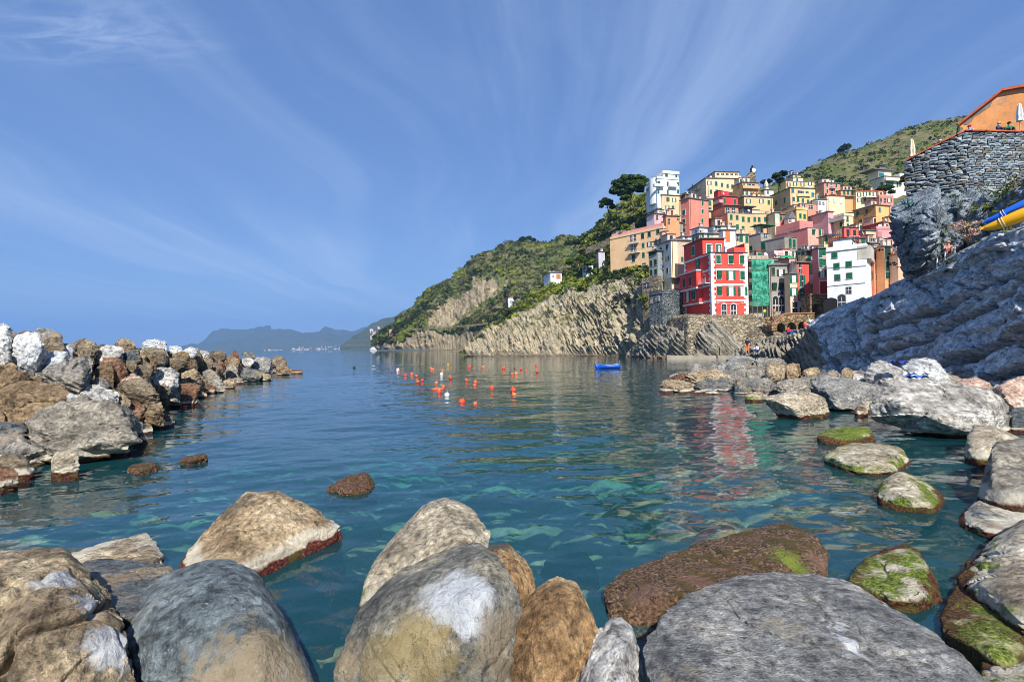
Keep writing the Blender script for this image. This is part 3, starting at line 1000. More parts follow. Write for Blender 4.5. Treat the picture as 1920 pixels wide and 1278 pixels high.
wob = 5 * fbm(np.stack([PX * 0.03, PY * 0.03, PX * 0], -1), 4)
cd = np.zeros_like(PX)
for pts, wd, dep in cracks:
    best = np.full_like(PX, 1e9)
    for (x0, y0), (x1, y1) in zip(pts[:-1], pts[1:]):
        ax, ay = x1 - x0, y1 - y0
        tt = np.clip(((PX - x0) * ax + (PY + wob - y0) * ay) / (ax * ax + ay * ay), 0, 1)
        best = np.minimum(best, np.hypot(PX - x0 - tt * ax, PY + wob - y0 - tt * ay))
    cd = np.maximum(cd, dep * np.exp(-(best / (wd * 1.5)) ** 2))
t = np.linspace(0, 7, 250)[None, :]
wq = 14 * fbm(np.stack([PX * .012, PY * .012, PX * 0 + 3], -1), 3)
bq = PY + 0.43 * (PX - 1540) + wq                       # bedding lines climb to the right
st1 = bq / 34.0 + .35 * perlin(np.stack([PX * .01, bq * .05, PX * 0], -1))
st2 = bq / 9.0
saw1, saw2 = st1 - np.floor(st1), st2 - np.floor(st2)
jx = (PX - 0.35 * PY) / 62.0 + .6 * perlin(np.stack([PX * .008, PY * .02, PX * 0 + 5], -1))
blk = perlin(np.stack([np.floor(jx) * 5.3, np.floor(st1) * 7.7, PX * 0 + .5], -1))
chip = perlin(np.stack([np.floor(jx * 3.2) * 3.1, np.floor(st2) * 4.3, PX * 0 + .5], -1))
je = np.abs(jx - np.round(jx))
d = fbm(P * 0.12, 2) * 0.5 + saw1 * .20 + saw2 * .05 + np.clip(blk, -.5, .5) * .8 + np.clip(chip, -.5, .5) * .22 + fbm(P * 1.4, 4) * 0.08
d -= np.exp(-(je / .03) ** 2) * .6 * (perlin(np.stack([PX * .02, PY * .02, PX * 0 + 8], -1)) > -.05)
lf = np.clip((1535 - PX) / 30, 0, 1)
sv = (PX - .25 * (PY - 640)) / 8.0 + .5 * perlin(np.stack([PX * .05, PY * .03, PX * 0 + 2], -1))
d += lf * ((sv - np.floor(sv)) * .7 + fbm(P * .7, 4) * .5)
d -= cd * 1.9
top_ = np.clip((t - 3.6) / 0.6, 0, 1)
d = d * (1 - 0.6 * top_)
P = P + n * d[..., None]
CLIFFP = P
surf('slate_cliff', P, MATS['slate'])
so = bpy.data.objects['slate_cliff']
so.data.materials.append(MATS['ledge_rock'])
PXc = PX[:-1, :-1] + 30 * fbm(np.stack([PX[:-1, :-1] * .03, PY[:-1, :-1] * .03, PX[:-1, :-1] * 0], -1), 3) + (PY[:-1, :-1] - 640) * -.15
so.data.polygons.foreach_set('material_index', (PXc < 1528).astype(np.int32).ravel())
so.data.set_sharp_from_angle(angle=R(22))
# ================================================================ boulders
_ico = {}


def ico(level):
    if level not in _ico:
        bm = bmesh.new()
        bmesh.ops.create_icosphere(bm, subdivisions=level, radius=1.0)
        bm.verts.ensure_lookup_table()
        v = np.array([x.co[:] for x in bm.verts])
        v /= np.linalg.norm(v, axis=1)[:, None]
        f = np.array([[q.index for q in x.verts] for x in bm.faces])
        bm.free()
        _ico[level] = (v, f)
    return _ico[level]


def hull_planes(pts):
    bm = bmesh.new()
    for p in pts:
        bm.verts.new(p)
    bmesh.ops.convex_hull(bm, input=bm.verts)
    bmesh.ops.recalc_face_normals(bm, faces=bm.faces)
    c = np.mean([v.co[:] for v in bm.verts if v.link_faces], axis=0)
    N, D = [], []
    for f in bm.faces:
        nn = np.array(f.normal)
        if f.calc_area() < 1e-7:
            continue
        d = float(np.dot(nn, np.array(f.verts[0].co) - c))
        if d < 0:
            nn, d = -nn, -d
        N.append(nn)
        D.append(max(d, 1e-3))
    bm.free()
    return np.array(N), np.array(D), c


def rock_mesh(name, pts, level=5, p=14.0, amp=0.05, seed=0, strata=0.0, grow=1.03, crack=0.5, facet=0, fcut=0.76):
    """a boulder: the rounded hull of real points in space, then weathered"""
    pts = np.array(pts, float)
    lo, hi = pts.min(0), pts.max(0)
    sc = np.maximum((hi - lo) / 2, 0.05)
    N, D, c = hull_planes((pts - lo) / sc)
    dirs, f = ico(level)
    if facet:
        rs = np.random.RandomState(seed + 77)
        cut = rs.normal(size=(facet, 3))
        cut[:, 2] = cut[:, 2] * 0.8 + 0.25
        cut /= np.linalg.norm(cut, axis=1)[:, None]
        base_r = 1.0 / np.max(np.maximum(0, dirs @ N.T) / D[None, :], axis=1)
        sup = np.max((dirs * base_r[:, None]) @ cut.T, axis=0)
        N = np.concatenate([N, cut])
        D = np.concatenate([D, sup * rs.uniform(fcut, 0.97, facet)])
    k = np.maximum(0, dirs @ N.T) / D[None, :]
    km = k.max(1)
    r = ((k / km[:, None]) ** p).sum(1) ** (-1 / p) / km
    V = (dirs * r[:, None] * grow + c) * sc + lo
    size = float(np.mean(hi - lo)) / 2
    off = np.array([seed * 3.17, seed * 1.31, seed * 7.7])
    ctr = V.mean(0)
    nd = V - ctr
    nd /= np.linalg.norm(nd, axis=1)[:, None] + 1e-9
    q = (V - ctr) / size + off
    d = fbm(q * 0.9, 3) * amp * 0.7 + fbm(q * 3.1, 5, gain=.6) * amp * 0.6 + (ridged(q * 1.6, 4) - .5) * amp * 0.6
    d += np.round(perlin(q * 1.9 + 13) * 3) / 3 * amp * 0.35
    fl = perlin(q * 1.3 + 40)
    d -= crack * amp * 1.3 * np.exp(-(fl / 0.045) ** 2)
    fl = perlin(q * 2.6 + 80)
    d -= crack * amp * 0.6 * np.exp(-(fl / 0.05) ** 2)
    if strata:
        rs = np.random.RandomState(seed)
        ax = np.array([0.25, 0.1, 1.0]) + rs.normal(size=3) * 0.25
        ax /= np.linalg.norm(ax)
        s = q @ ax * 5 + perlin(q * 1.1) * 0.8
        s = s - np.floor(s)
        d += strata * (s - 0.5) * amp * 1.4
    V = V + nd * (d * size)[:, None]
    me = mesh_np(name, V, f)
    me.set_sharp_from_angle(angle=R(24))
    return me


def flat_depth(o):
    return [(x, y, Y) for x, y, Y in o]


def boulder(label, outline, m, Yf=None, t=1.0, level=5, p=14.0, amp=0.05, seed=0, strata=0.0, sink=0.7, group=None, name='boulder', front=0.28, ex=None, spread=1.08, crack=0.5, facet=0, fcut=0.76):
    """outline: pixel points of the silhouette, each with its own distance (or placed round Yf)"""
    ys = [q[1] for q in outline]
    y0, y1 = min(ys), max(ys)
    pts3 = []
    for q in outline:
        if len(q) == 3:
            Y = q[2]
        else:
            vv = (q[1] - y0) / max(1e-6, y1 - y0)
            Y = Yf + t * 0.5 * (1 - vv)
        pts3.append((q[0], q[1], Y))
    cxp = sum(q[0] for q in pts3) / len(pts3)
    cyp = sum(q[1] for q in pts3) / len(pts3)
    P = []
    for x, y, Y in pts3:
        P.append(at(x, y, Y))
        if not ex:
            P.append(at(cxp + (x - cxp) * 0.62, cyp + (y - cyp) * 0.55, Y - front * t))
        b = at(cxp + (x - cxp) * 0.80, cyp + (y - cyp) * 0.86, Y)
        P.append(b + Vector((b.x / max(b.y, .1) * 0.55 * t, 0.55 * t, 0)))
    for q in (ex or []):
        P.append(at(*q))
    # underwater / buried foot: spread the lower points down and out
    zc = sorted(v.z for v in P)
    zlow = zc[len(zc) // 3]
    ctr = sum(P, Vector()) / len(P)
    if sink:
        for v in list(P):
            if v.z <= zlow + 1e-6:
                w = v.copy()
                w.x = ctr.x + (v.x - ctr.x) * spread
                w.y = ctr.y + (v.y - ctr.y) * spread
                w.z = v.z - sink
                P.append(w)
    base = Vector((ctr.x, ctr.y, min(v.z for v in P)))
    me = rock_mesh(name, [v - base for v in P], level, p, amp, seed, strata, crack=crack, facet=facet, fcut=fcut)
    o = link(name, me, MATS[m], loc=base)
    tag(o, label, 'boulder', group)
    return o


FG = [
    ('huge cracked grey-brown boulder filling the bottom left corner', [(-60, 1078, 5.2), (60, 1064, 5.25), (128, 1072, 5.15), (182, 1130, 4.85), (240, 1195, 4.65), (258, 1290, 4.5), (250, 1420, 4.3), (0, 1440, 4.2), (-160, 1330, 4.4), (-170, 1110, 5.0)], 'rock_veined', dict(t=1.5, p=160, amp=0.06, strata=0.2, crack=1.2, ex=[(-20, 1112, 4.62), (100, 1092, 4.75), (140, 1130, 4.6), (185, 1230, 4.38), (120, 1300, 4.15), (0, 1290, 4.15), (60, 1200, 4.3), (150, 1400, 4.05)], facet=3, fcut=0.95)),
    ('smooth round blue-grey boulder with tan front beside the corner boulder', [(226, 1185, 5.0), (270, 1140, 5.15), (340, 1100, 5.35), (400, 1087, 5.4), (455, 1096, 5.35), (503, 1130, 5.2), (532, 1180, 5.05), (562, 1230, 4.95), (595, 1290, 4.85), (600, 1420, 4.6), (300, 1430, 4.45), (240, 1300, 4.75)], 'rock_dome', dict(t=1.6, p=30, amp=0.04, crack=0.4, ex=[(390, 1135, 4.95), (490, 1185, 4.75), (470, 1290, 4.45), (330, 1190, 4.75), (530, 1330, 4.5), (330, 1330, 4.4), (420, 1400, 4.25)], facet=5, fcut=0.94)),
    ('flat dark wet slab wedged behind the round blue-grey boulder', [(128, 1080, 6.6), (185, 1072, 6.7), (250, 1078, 6.6), (340, 1092, 6.4), (350, 1115, 6.2), (290, 1185, 5.5), (205, 1180, 5.5), (150, 1115, 6.2)], 'rock_darkgrey', dict(t=1.0, p=150, amp=0.04, strata=0.5, facet=4, fcut=0.9)),
    ('low tan rock with a whitish left slope at the waters edge', [(103, 1072, 8.1), (160, 1051, 8.3), (240, 1030, 8.6), (282, 1023, 8.7), (304, 1036, 8.5), (300, 1062, 8.1), (280, 1090, 7.7), (150, 1092, 7.7)], 'rock_tan', dict(t=1.2, p=150, amp=0.08, facet=6, fcut=0.9)),
    ('large wedge boulder with white barnacle band and red weed skirt', [(312, 1092, 7.9), (365, 1035, 8.6), (420, 962, 9.2), (462, 930, 9.5), (530, 927, 9.6), (576, 962, 9.5), (633, 984, 9.5), (630, 1008, 9.35), (560, 1050, 8.7), (440, 1100, 7.75), (350, 1108, 7.6)], 'rock_wedge', dict(t=1.2, p=180, amp=0.05, strata=0.5, level=6, front=0.02, sink=0.9, facet=3, fcut=0.95)),
    ('tall smooth light grey boulder with a barnacled foot in the centre', [(738, 1020, 7.4), (792, 960, 7.9), (840, 944, 8.0), (890, 960, 7.9), (918, 1002, 7.5), (914, 1045, 7.1), (890, 1080, 6.7), (800, 1130, 6.3), (694, 1163, 6.4), (672, 1152, 6.5), (684, 1090, 6.9)], 'rock_barnacle', dict(t=1.2, p=140, amp=0.035, level=6, front=0.04, sink=0.9, facet=3, fcut=0.95, ex=[(850, 985, 7.35), (890, 1030, 6.9), (800, 1060, 6.75), (720, 1130, 6.35)])),
    ('big grey boulder with white quartz cap and yellow streaks, bottom centre', [(630, 1262, 4.85), (644, 1222, 4.95), (740, 1122, 5.15), (850, 1070, 5.3), (915, 1052, 5.35), (950, 1075, 5.25), (975, 1135, 5.1), (958, 1200, 4.95), (950, 1300, 4.8), (945, 1420, 4.6), (640, 1430, 4.5), (625, 1320, 4.75)], 'rock_quartz', dict(t=1.5, p=220, amp=0.04, strata=0.3, level=6, ex=[(905, 1118, 4.85), (902, 1200, 4.62), (900, 1300, 4.45), (760, 1165, 4.85), (690, 1240, 4.72), (700, 1340, 4.45), (900, 1420, 4.3)], facet=2, fcut=0.97)),
    ('rusty brown rock with a white tip behind the quartz-capped boulder', [(897, 1085, 5.7), (908, 1045, 5.85), (950, 1039, 5.9), (1000, 1088, 5.75), (1003, 1110, 5.7), (985, 1142, 5.55), (950, 1170, 5.45), (900, 1140, 5.5)], 'rock_rust', dict(t=0.9, p=150, amp=0.07, facet=6, fcut=0.88, ex=[(955, 1080, 5.5), (970, 1130, 5.35)])),
    ('rounded orange-brown rock standing right of the quartz-capped boulder', [(1000, 1132, 5.15), (1050, 1106, 5.25), (1090, 1120, 5.2), (1115, 1168, 5.1), (1126, 1200, 5.05), (1085, 1275, 4.85), (1060, 1330, 4.7), (950, 1330, 4.65), (950, 1225, 4.9), (975, 1160, 5.05)], 'rock_rust', dict(t=0.9, p=120, amp=0.07, ex=[(1052, 1165, 4.85), (1085, 1230, 4.7), (1040, 1290, 4.5), (990, 1240, 4.65)], facet=6, fcut=0.88)),
    ('small grey rock with a white crest at the bottom edge', [(1075, 1300, 4.6), (1108, 1230, 4.7), (1150, 1189, 4.85), (1185, 1189, 4.85), (1200, 1230, 4.75), (1213, 1300, 4.6), (1210, 1400, 4.4), (1075, 1400, 4.35)], 'rock_pale', dict(t=0.8, p=150, amp=0.07, facet=6, fcut=0.88, ex=[(1160, 1225, 4.55), (1170, 1300, 4.3), (1120, 1290, 4.35)])),
    ('broad flat dark grey slab along the bottom right', [(1215, 1182, 5.0), (1235, 1152, 5.25), (1330, 1140, 5.35), (1365, 1100, 5.75), (1430, 1092, 5.85), (1500, 1099, 5.8), (1600, 1110, 5.7), (1662, 1150, 5.3), (1702, 1180, 5.05), (1765, 1222, 4.75), (1850, 1284, 4.3), (1900, 1420, 3.6), (1262, 1440, 3.45), (1225, 1290, 4.2)], 'rock_slab', dict(ex=[(1500, 1250, 4.5), (1380, 1300, 4.15)], t=0.9, p=180, amp=0.045, level=6, front=0.05, sink=1.0, spread=1.0, crack=0.7, facet=3, fcut=0.95)),
    ('long low weed-covered pinkish rock with a bright moss patch', [(1110, 1122, 6.75), (1200, 1086, 7.2), (1300, 1048, 7.8), (1400, 1016, 8.25), (1490, 994, 8.55), (1532, 1009, 8.35), (1553, 1040, 8.0), (1530, 1096, 7.2), (1500, 1112, 7.0), (1350, 1145, 6.5), (1200, 1152, 6.4)], 'rock_weedpatch', dict(t=1.2, p=120, amp=0.07, level=6, front=0.05, sink=0.9, facet=4, fcut=0.92)),
    ('pale triangular rock ringed by brown and green weed', [(1594, 1085, 7.3), (1650, 1046, 7.9), (1702, 1032, 8.1), (1732, 1050, 7.8), (1752, 1090, 7.3), (1774, 1130, 6.9), (1730, 1150, 6.65), (1650, 1135, 6.8), (1600, 1108, 7.1)], 'rock_moss', dict(t=0.9, p=150, amp=0.06, front=0.1, facet=4, fcut=0.92)),
    ('moss-green rock leaning by the right edge near the slab', [(1762, 1152, 6.35), (1785, 1112, 6.8), (1836, 1110, 6.8), (1862, 1142, 6.4), (1925, 1205, 5.8), (1965, 1245, 5.45), (1900, 1270, 5.25), (1820, 1232, 5.55), (1768, 1182, 6.0)], 'rock_mossgreen', dict(t=0.9, p=30, amp=0.04, front=0.08)),
    ('speckled white and rust boulder on the right edge above the moss-green rock', [(1792, 1098, 7.1), (1850, 1060, 7.5), (1880, 1020, 7.9), (1922, 988, 8.1), (2010, 978, 8.1), (2040, 1190, 6.2), (1922, 1200, 6.1), (1840, 1115, 6.8)], 'rock_speckled', dict(t=1.2, p=120, amp=0.08, facet=5, fcut=0.9)),
    ('sleek dark seal-shaped rock with a green nose by the right edge', [(1780, 962, 9.8), (1810, 944, 10.1), (1860, 958, 9.9), (1922, 955, 10), (2000, 960, 9.9), (2000, 1020, 9.1), (1880, 1026, 8.95), (1800, 988, 9.4)], 'rock_darkgrey', dict(t=1.2, p=22, amp=0.05)),
    ('tall grey boulder with whitened foot at the right edge', [(1831, 946, 10.6), (1853, 880, 11.1), (1862, 834, 11.5), (1922, 830, 11.6), (2010, 840, 11.5), (2020, 970, 10.3), (1922, 964, 10.35)], 'rock_granite', dict(t=1.8, p=150, amp=0.05, facet=5, fcut=0.9)),
    ('grey wedge rock with mossy side below the great white-topped boulder', [(1810, 822, 14.6), (1826, 796, 15.2), (1862, 800, 15.1), (1918, 826, 14.5), (1905, 856, 13.9), (1850, 868, 13.8), (1813, 852, 14.1)], 'rock_barnacle', dict(t=1.4, p=35, amp=0.06)),
    ('small mossy rock standing alone in the shallows, nearest of three', [(1643, 920, 11.2), (1660, 900, 11.6), (1686, 889, 11.9), (1730, 905, 11.6), (1773, 932, 11.1), (1766, 955, 10.5), (1700, 952, 10.5), (1650, 936, 10.8)], 'rock_moss', dict(t=1.2, p=33, amp=0.06)),
    ('flat-topped mossy rock in the shallows, middle of three', [(1544, 852, 14.5), (1580, 838, 15), (1640, 829, 15.3), (1690, 840, 15), (1706, 862, 14.3), (1692, 886, 13.3), (1600, 890, 13.2), (1550, 874, 13.7)], 'rock_moss', dict(t=1.5, p=39, amp=0.06)),
    ('low bright green mossy rock in the shallows, farthest of three', [(1530, 815, 17.8), (1590, 798, 18.6), (1630, 800, 18.5), (1642, 816, 17.9), (1600, 832, 17.1), (1540, 828, 17.3)], 'rock_mossgreen', dict(t=1.5, p=33, amp=0.06)),
    ('pale barnacled rock peeping in at the bottom right corner', [(1825, 1285, 5.0), (1860, 1258, 5.2), (1925, 1253, 5.2), (1980, 1262, 5.1), (1980, 1380, 4.3), (1850, 1380, 4.3)], 'rock_speckled', dict(t=0.7, p=30, amp=0.05)),
    ('small brown weedy rock breaking the surface left of centre', [(606, 916, 12.7), (640, 903, 12.9), (684, 889, 13.2), (703, 902, 13.0), (706, 916, 12.6), (650, 924, 12.3)], 'rock_weed', dict(t=1.0, p=22, amp=0.10, sink=0.5)),
    ('weedy rock awash near the left breakwater', [(238, 880, 15.2), (262, 872, 15.4), (296, 869, 15.5), (292, 879, 15.2), (255, 884, 15.0)], 'rock_weed', dict(t=1.0, p=22, amp=0.12, sink=0.5)),
    ('thin weedy rock awash, right of the other one by the breakwater', [(336, 864, 16.2), (360, 858, 16.4), (388, 853, 16.7), (392, 857, 16.5), (350, 867, 16.1)], 'rock_weed', dict(t=1.0, p=22, amp=0.12, sink=0.5)),
]
for i, (lab, ol, mm, kw) in enumerate(FG):
    boulder(lab, ol, mm, seed=i + 1, level=7 if i in (0, 1, 5, 6, 10) else (6 if max(q[2] for q in ol) < 10.2 else 5), **{'facet': 14, 'fcut': .78, **{k: v for k, v in kw.items() if k != 'level'}})

# boulders lying under the surface near the camera
UW = [
    ('dark weedy boulder under water left of the tall light grey boulder', [(612, 1165, 7.2), (640, 1115, 7.8), (690, 1100, 8.0), (720, 1130, 7.6), (690, 1190, 6.9), (640, 1195, 6.8)], 'rock_weed', dict(t=1.0)),
    ('pale green sunken stone left of the long weed-covered rock', [(1010, 1075, 9.2), (1050, 1050, 9.7), (1110, 1045, 9.8), (1120, 1065, 9.4), (1060, 1090, 8.9)], 'rock_mossgreen', dict(t=1.0)),
    ('pale sunken stone beside the round blue-grey boulder', [(545, 1180, 6.9), (600, 1160, 7.2), (640, 1170, 7.0), (620, 1215, 6.4), (560, 1215, 6.4)], 'rock_barnacle', dict(t=0.8)),
]
for i, (lab, ol, mm, kw) in enumerate(UW):
    # these pixels look through the surface: the stone lies a little below it
    boulder(lab, [(x, y, Y + 0.35) for x, y, Y in ol], mm, seed=40 + i, p=40, amp=0.13, level=4, front=0.1, sink=0.6, facet=12, fcut=.7, **kw)

# ---------------------------------------------------------------- left breakwater
DWL = [(-150, 12.5), (0, 15.3), (100, 17), (165, 18.6), (250, 20), (300, 25), (330, 33), (400, 44), (450, 60), (520, 83), (560, 95), (600, 105)]
CRL = [(-150, 585), (0, 612), (60, 628), (150, 645), (300, 648), (400, 658), (480, 668), (530, 676), (570, 688), (600, 692)]


def ip(tab, x):
    return float(np.interp(x, [a for a, b in tab], [b for a, b in tab]))


def break_depth(x, yb):
    D = ip(DWL, x)
    yw = hor(x) + 3360 / D
    yc = ip(CRL, x)
    f = (yw - yb) / (yw - yc)
    return min(D + max(0.0, min(1.15, f)) * 7.5, max(6.0, 3200 / max(1.0, yb - hor(x))) if yb > yw - 4 else 1e9)


# the rubble heart of the breakwater, below the boulders
cols = []
for x in (-220, -100, 0, 80, 160, 240, 300, 340, 400, 450, 500, 540, 566):
    D = ip(DWL, x)
    yw, yc = hor(x) + 3360 / D, ip(CRL, x)
    cols.append((x, [(yw + 3360 / D * 0.35, D - 0.4), (yw + 4, D + 1.0), (yw * 0.5 + yc * 0.5 + 8, D + 5.0), (yc + 8, D + 8.6), (yc + 10, D + 14), (yw + 20, D + 18)]))
PX, PY, DY, P = loft(cols, 300, 90)
n = grid_normals(P)
n = np.where(n[..., 1:2] > 0, -n, n)
P = P + n * (np.abs(perlin(P * 0.9)) * 0.9 + fbm(P * 2.2, 3) * 0.25)[..., None]
o = surf('breakwater', P, MATS['rock_darkbrown'])
tag(o, 'rubble mound of the breakwater under its boulders')


def bbox_outline(b, seed, fr, k=8, sq=2.3):
    ox, oy, s = fr
    rs = random.Random(seed)
    x0, y0, x1, y1 = b
    cx, cy, rx, ry = (x0 + x1) / 2, (y0 + y1) / 2, (x1 - x0) / 2, (y1 - y0) / 2
    out = []
    ph = rs.uniform(0, 1)
    for i in range(k):
        a = 2 * math.pi * (i + ph + rs.uniform(-.25, .25)) / k
        c, s_ = math.cos(a), math.sin(a)
        rr = (abs(c) ** sq + abs(s_) ** sq) ** (-1 / sq) * rs.uniform(0.80, 1.10)
        out.append((ox + (cx + rx * rr * c) / s, oy + (cy + ry * rr * s_) / s))
    return out


FRL = (0, 570, 3.2)
BW = [
    ((-110, 85, 90, 245), 'white', 'tall white boulder cut by the left picture edge, highest on the breakwater'),
    ((-60, 235, 78, 355), 'pale', 'pale grey boulder at the left edge beneath the highest white one'),
    ([(75, 215), (110, 180), (180, 160), (212, 153), (242, 220), (292, 285), (205, 372), (130, 388), (80, 352)], 'white', 'big upright white angular boulder near the left edge'),
    ((225, 190, 398, 285), 'darkbrown', 'brown-grey rock just right of the upright white boulder'),
    ((340, 243, 442, 305), 'white', 'small white rock between two brown ones on the crest'),
    ([(425, 230), (460, 200), (520, 210), (600, 245), (580, 300), (500, 312), (440, 300), (420, 260)], 'darkbrown', 'angular brown-grey boulder standing on the crest'),
    ((180, 275, 440, 385), 'white', 'flat whitish slab right of the upright white boulder'),
    ([(168, 395), (300, 350), (510, 306), (552, 325), (577, 390), (540, 455), (480, 472), (350, 458), (180, 445)], 'grey', 'long grey-tan slab below the whitish flat slab'),
    ((-30, 342, 105, 395), 'brown', 'small brown rock at the left edge above two larger brown ones'),
    ((-40, 382, 192, 475), 'brown', 'brown blocky boulder at the left edge, mid height'),
    ([(-40, 510), (80, 463), (280, 448), (412, 490), (402, 552), (330, 595), (110, 685), (-30, 660)], 'brown', 'large layered brown boulder at the left edge'),
    ((328, 420, 515, 545), 'white', 'white boulder peeking above the big speckled grey boulder'),
    ((425, 475, 708, 640), 'pale', 'light grey boulder directly behind the big speckled grey boulder'),
    ((105, 588, 335, 715), 'tan', 'tan rock between the layered brown boulder and the speckled grey one'),
    ([(150, 755), (170, 700), (300, 600), (420, 550), (530, 533), (620, 570), (720, 630), (830, 690), (900, 740), (928, 778), (800, 810), (600, 860), (400, 890), (250, 858), (160, 795)], 'granite', 'huge speckled grey rounded boulder at the waters edge, left'),
    ((-40, 688, 160, 805), 'darkgrey', 'dark boulder left of the huge speckled grey boulder'),
    ([(-40, 752), (80, 778), (200, 838), (305, 888), (180, 928), (-40, 945)], 'grey', 'sloping grey-tan slab below the dark boulder at the left edge'),
    ([(312, 905), (345, 886), (480, 888), (497, 915), (490, 985), (440, 1002), (330, 1005), (312, 960)], 'barnacle', 'grey cube-shaped rock with a red weed foot, standing in the water'),
    ((568, 806, 812, 875), 'tan', 'low pale yellow rock at the foot of the huge speckled boulder'),
    ((-60, 970, 115, 1075), 'redbrown', 'red weed-covered rock at the left edge, lowest in the water'),
    ((-60, 893, 62, 965), 'speckled', 'white speckled rock at the left edge by the water'),
    ((556, 243, 772, 318), 'pale', 'light grey rock right of the angular brown-grey crest boulder'),
    ((690, 203, 822, 258), 'tan', 'tan rock on the crest left of the bright white one'),
    ([(850, 240), (890, 210), (960, 206), (1000, 225), (1006, 262), (900, 270), (850, 262)], 'white', 'bright white boulder on the crest, middle of the breakwater'),
    ((722, 258, 868, 335), 'darkgrey', 'round blue-grey boulder below the tan crest rock'),
    ((818, 308, 944, 390), 'brown', 'brown blocky rock right of the round blue-grey boulder'),
    ((898, 280, 1014, 345), 'pale', 'light grey oval boulder below the bright white crest boulder'),
    ((588, 303, 772, 445), 'redbrown', 'large rust-red boulder mid breakwater'),
    ((758, 328, 824, 405), 'darkbrown', 'small dark brown rock right of the rust-red boulder'),
    ((948, 318, 1135, 380), 'darkbrown', 'flat dark brown rock below the light grey oval boulder'),
    ((1000, 266, 1135, 330), 'brown', 'orange-brown boulder on the crest right of the light grey oval'),
    ((830, 256, 1014, 318), 'darkbrown', 'brown rock just under the bright white crest boulder'),
    ((1000, 246, 1092, 278), 'white', 'small white slab on the crest right of the bright white boulder'),
    ((1092, 249, 1182, 304), 'white', 'white rounded rock on the crest, right of the orange-brown boulder'),
    ((1158, 273, 1254, 320), 'pale', 'pale rock on the crest, first right of the white rounded rock'),
    ((1250, 273, 1364, 318), 'darkbrown', 'low brown rock on the crest past the pale rock'),
    ((522, 428, 664, 528), 'grey', 'grey rock right of the long grey-tan slab'),
    ([(650, 490), (700, 455), (800, 448), (900, 450), (965, 480), (950, 540), (880, 568), (760, 572), (680, 540)], 'darkbrown', 'big brown-grey boulder in the middle above the waterline'),
    ((688, 418, 854, 470), 'pink', 'flat pinkish-white rock lying on the big brown-grey boulder'),
    ([(860, 440), (890, 390), (940, 364), (1010, 378), (1076, 415), (1060, 470), (980, 495), (880, 470)], 'pale', 'large bluish-white boulder on the slope, middle of the breakwater'),
    ((655, 518, 785, 650), 'tan', 'tan sloping rock behind the flat tan ledge'),
    ([(715, 590), (760, 568), (880, 566), (970, 590), (977, 640), (960, 668), (820, 670), (720, 640)], 'brown', 'flat tan-brown ledge with white foot jutting into the water'),
    ((918, 468, 1034, 578), 'darkbrown', 'dark brown boulder right of the big brown-grey one'),
    ((1028, 453, 1204, 560), 'redbrown', 'brown boulder with pale foot at the waterline'),
    ((1058, 368, 1204, 455), 'tan', 'tan boulder above the brown one with pale foot'),
    ([(1145, 450), (1180, 400), (1260, 392), (1340, 430), (1348, 480), (1300, 505), (1190, 500)], 'grey', 'smooth grey boulder near the waterline, towards the tip'),
    ((1183, 456, 1294, 528), 'redbrown', 'orange-marked brown rock at the water below the smooth grey boulder'),
    ((1178, 308, 1284, 380), 'darkbrown', 'dark brown rock under the pale crest rock'),
    ((1252, 343, 1334, 405), 'darkbrown', 'brown rock left of the upright slab towards the tip'),
    ((1308, 353, 1364, 445), 'tan', 'narrow upright tan slab towards the tip'),
    ((1328, 308, 1444, 395), 'brown', 'brown boulder behind the upright tan slab'),
    ((1348, 358, 1434, 450), 'grey', 'grey-brown boulder right of the upright tan slab'),
    ((1412, 373, 1574, 455), 'darkgrey', 'dark boulder at the waterline near the tip'),
    ((1340, 446, 1424, 494), 'tan', 'low tan rock in the water near the tip'),
    ((1448, 278, 1538, 320), 'darkgrey', 'dark rock on the crest near the tip'),
    ((1378, 276, 1434, 318), 'redbrown', 'small reddish rock on the crest left of the dark one'),
    ((1452, 313, 1530, 368), 'pale', 'light rounded rock left of the concrete block'),
    ([(1505, 322), (1560, 318), (1634, 320), (1640, 330), (1640, 405), (1600, 412), (1510, 400)], 'slab', 'square-cut grey concrete-like block at the breakwater tip'),
    ((1598, 300, 1724, 390), 'darkbrown', 'brown boulder right of the square-cut block at the tip'),
    ((1636, 363, 1754, 416), 'brown', 'low brown rock at the very tip'),
    ((1545, 413, 1644, 452), 'tan', 'low tan rock in the water under the square-cut block'),
    ((1738, 388, 1820, 410), 'redbrown', 'red weedy rock just awash beyond the tip'),
    ((565, 345, 695, 485), 'brown', 'brown boulder between the long slab and the rust-red one'),
    ((1130, 330, 1190, 400), 'darkbrown', 'small brown rock above the smooth grey boulder'),
    ((440, 300, 570, 350), 'darkbrown', 'brown rock under the angular crest boulder'),
    ((240, 600, 330, 650), 'darkbrown', 'little dark stone left of the speckled boulder'),
]
for i, (b, mm, lab) in enumerate(BW):
    ol = bbox_outline(b, 100 + i, FRL) if isinstance(b, tuple) else [(FRL[0] + x / FRL[2], FRL[1] + y / FRL[2]) for x, y in b]
    xs, ys = [q[0] for q in ol], [q[1] for q in ol]
    xm, yb, w = (min(xs) + max(xs)) / 2, max(ys), max(xs) - min(xs)
    Y = break_depth(xm, yb)
    wm = w / F * Y
    boulder(lab, ol, 'rock_' + mm, Yf=Y - 0.15 * wm, t=max(0.6, min(3.5, wm * 0.75)), seed=100 + i, level=5 if w > 80 else 4, p=110, amp=0.08, strata=0.9, facet=18, fcut=.62,
            sink=0.5, front=0.22)
rs = random.Random(5)
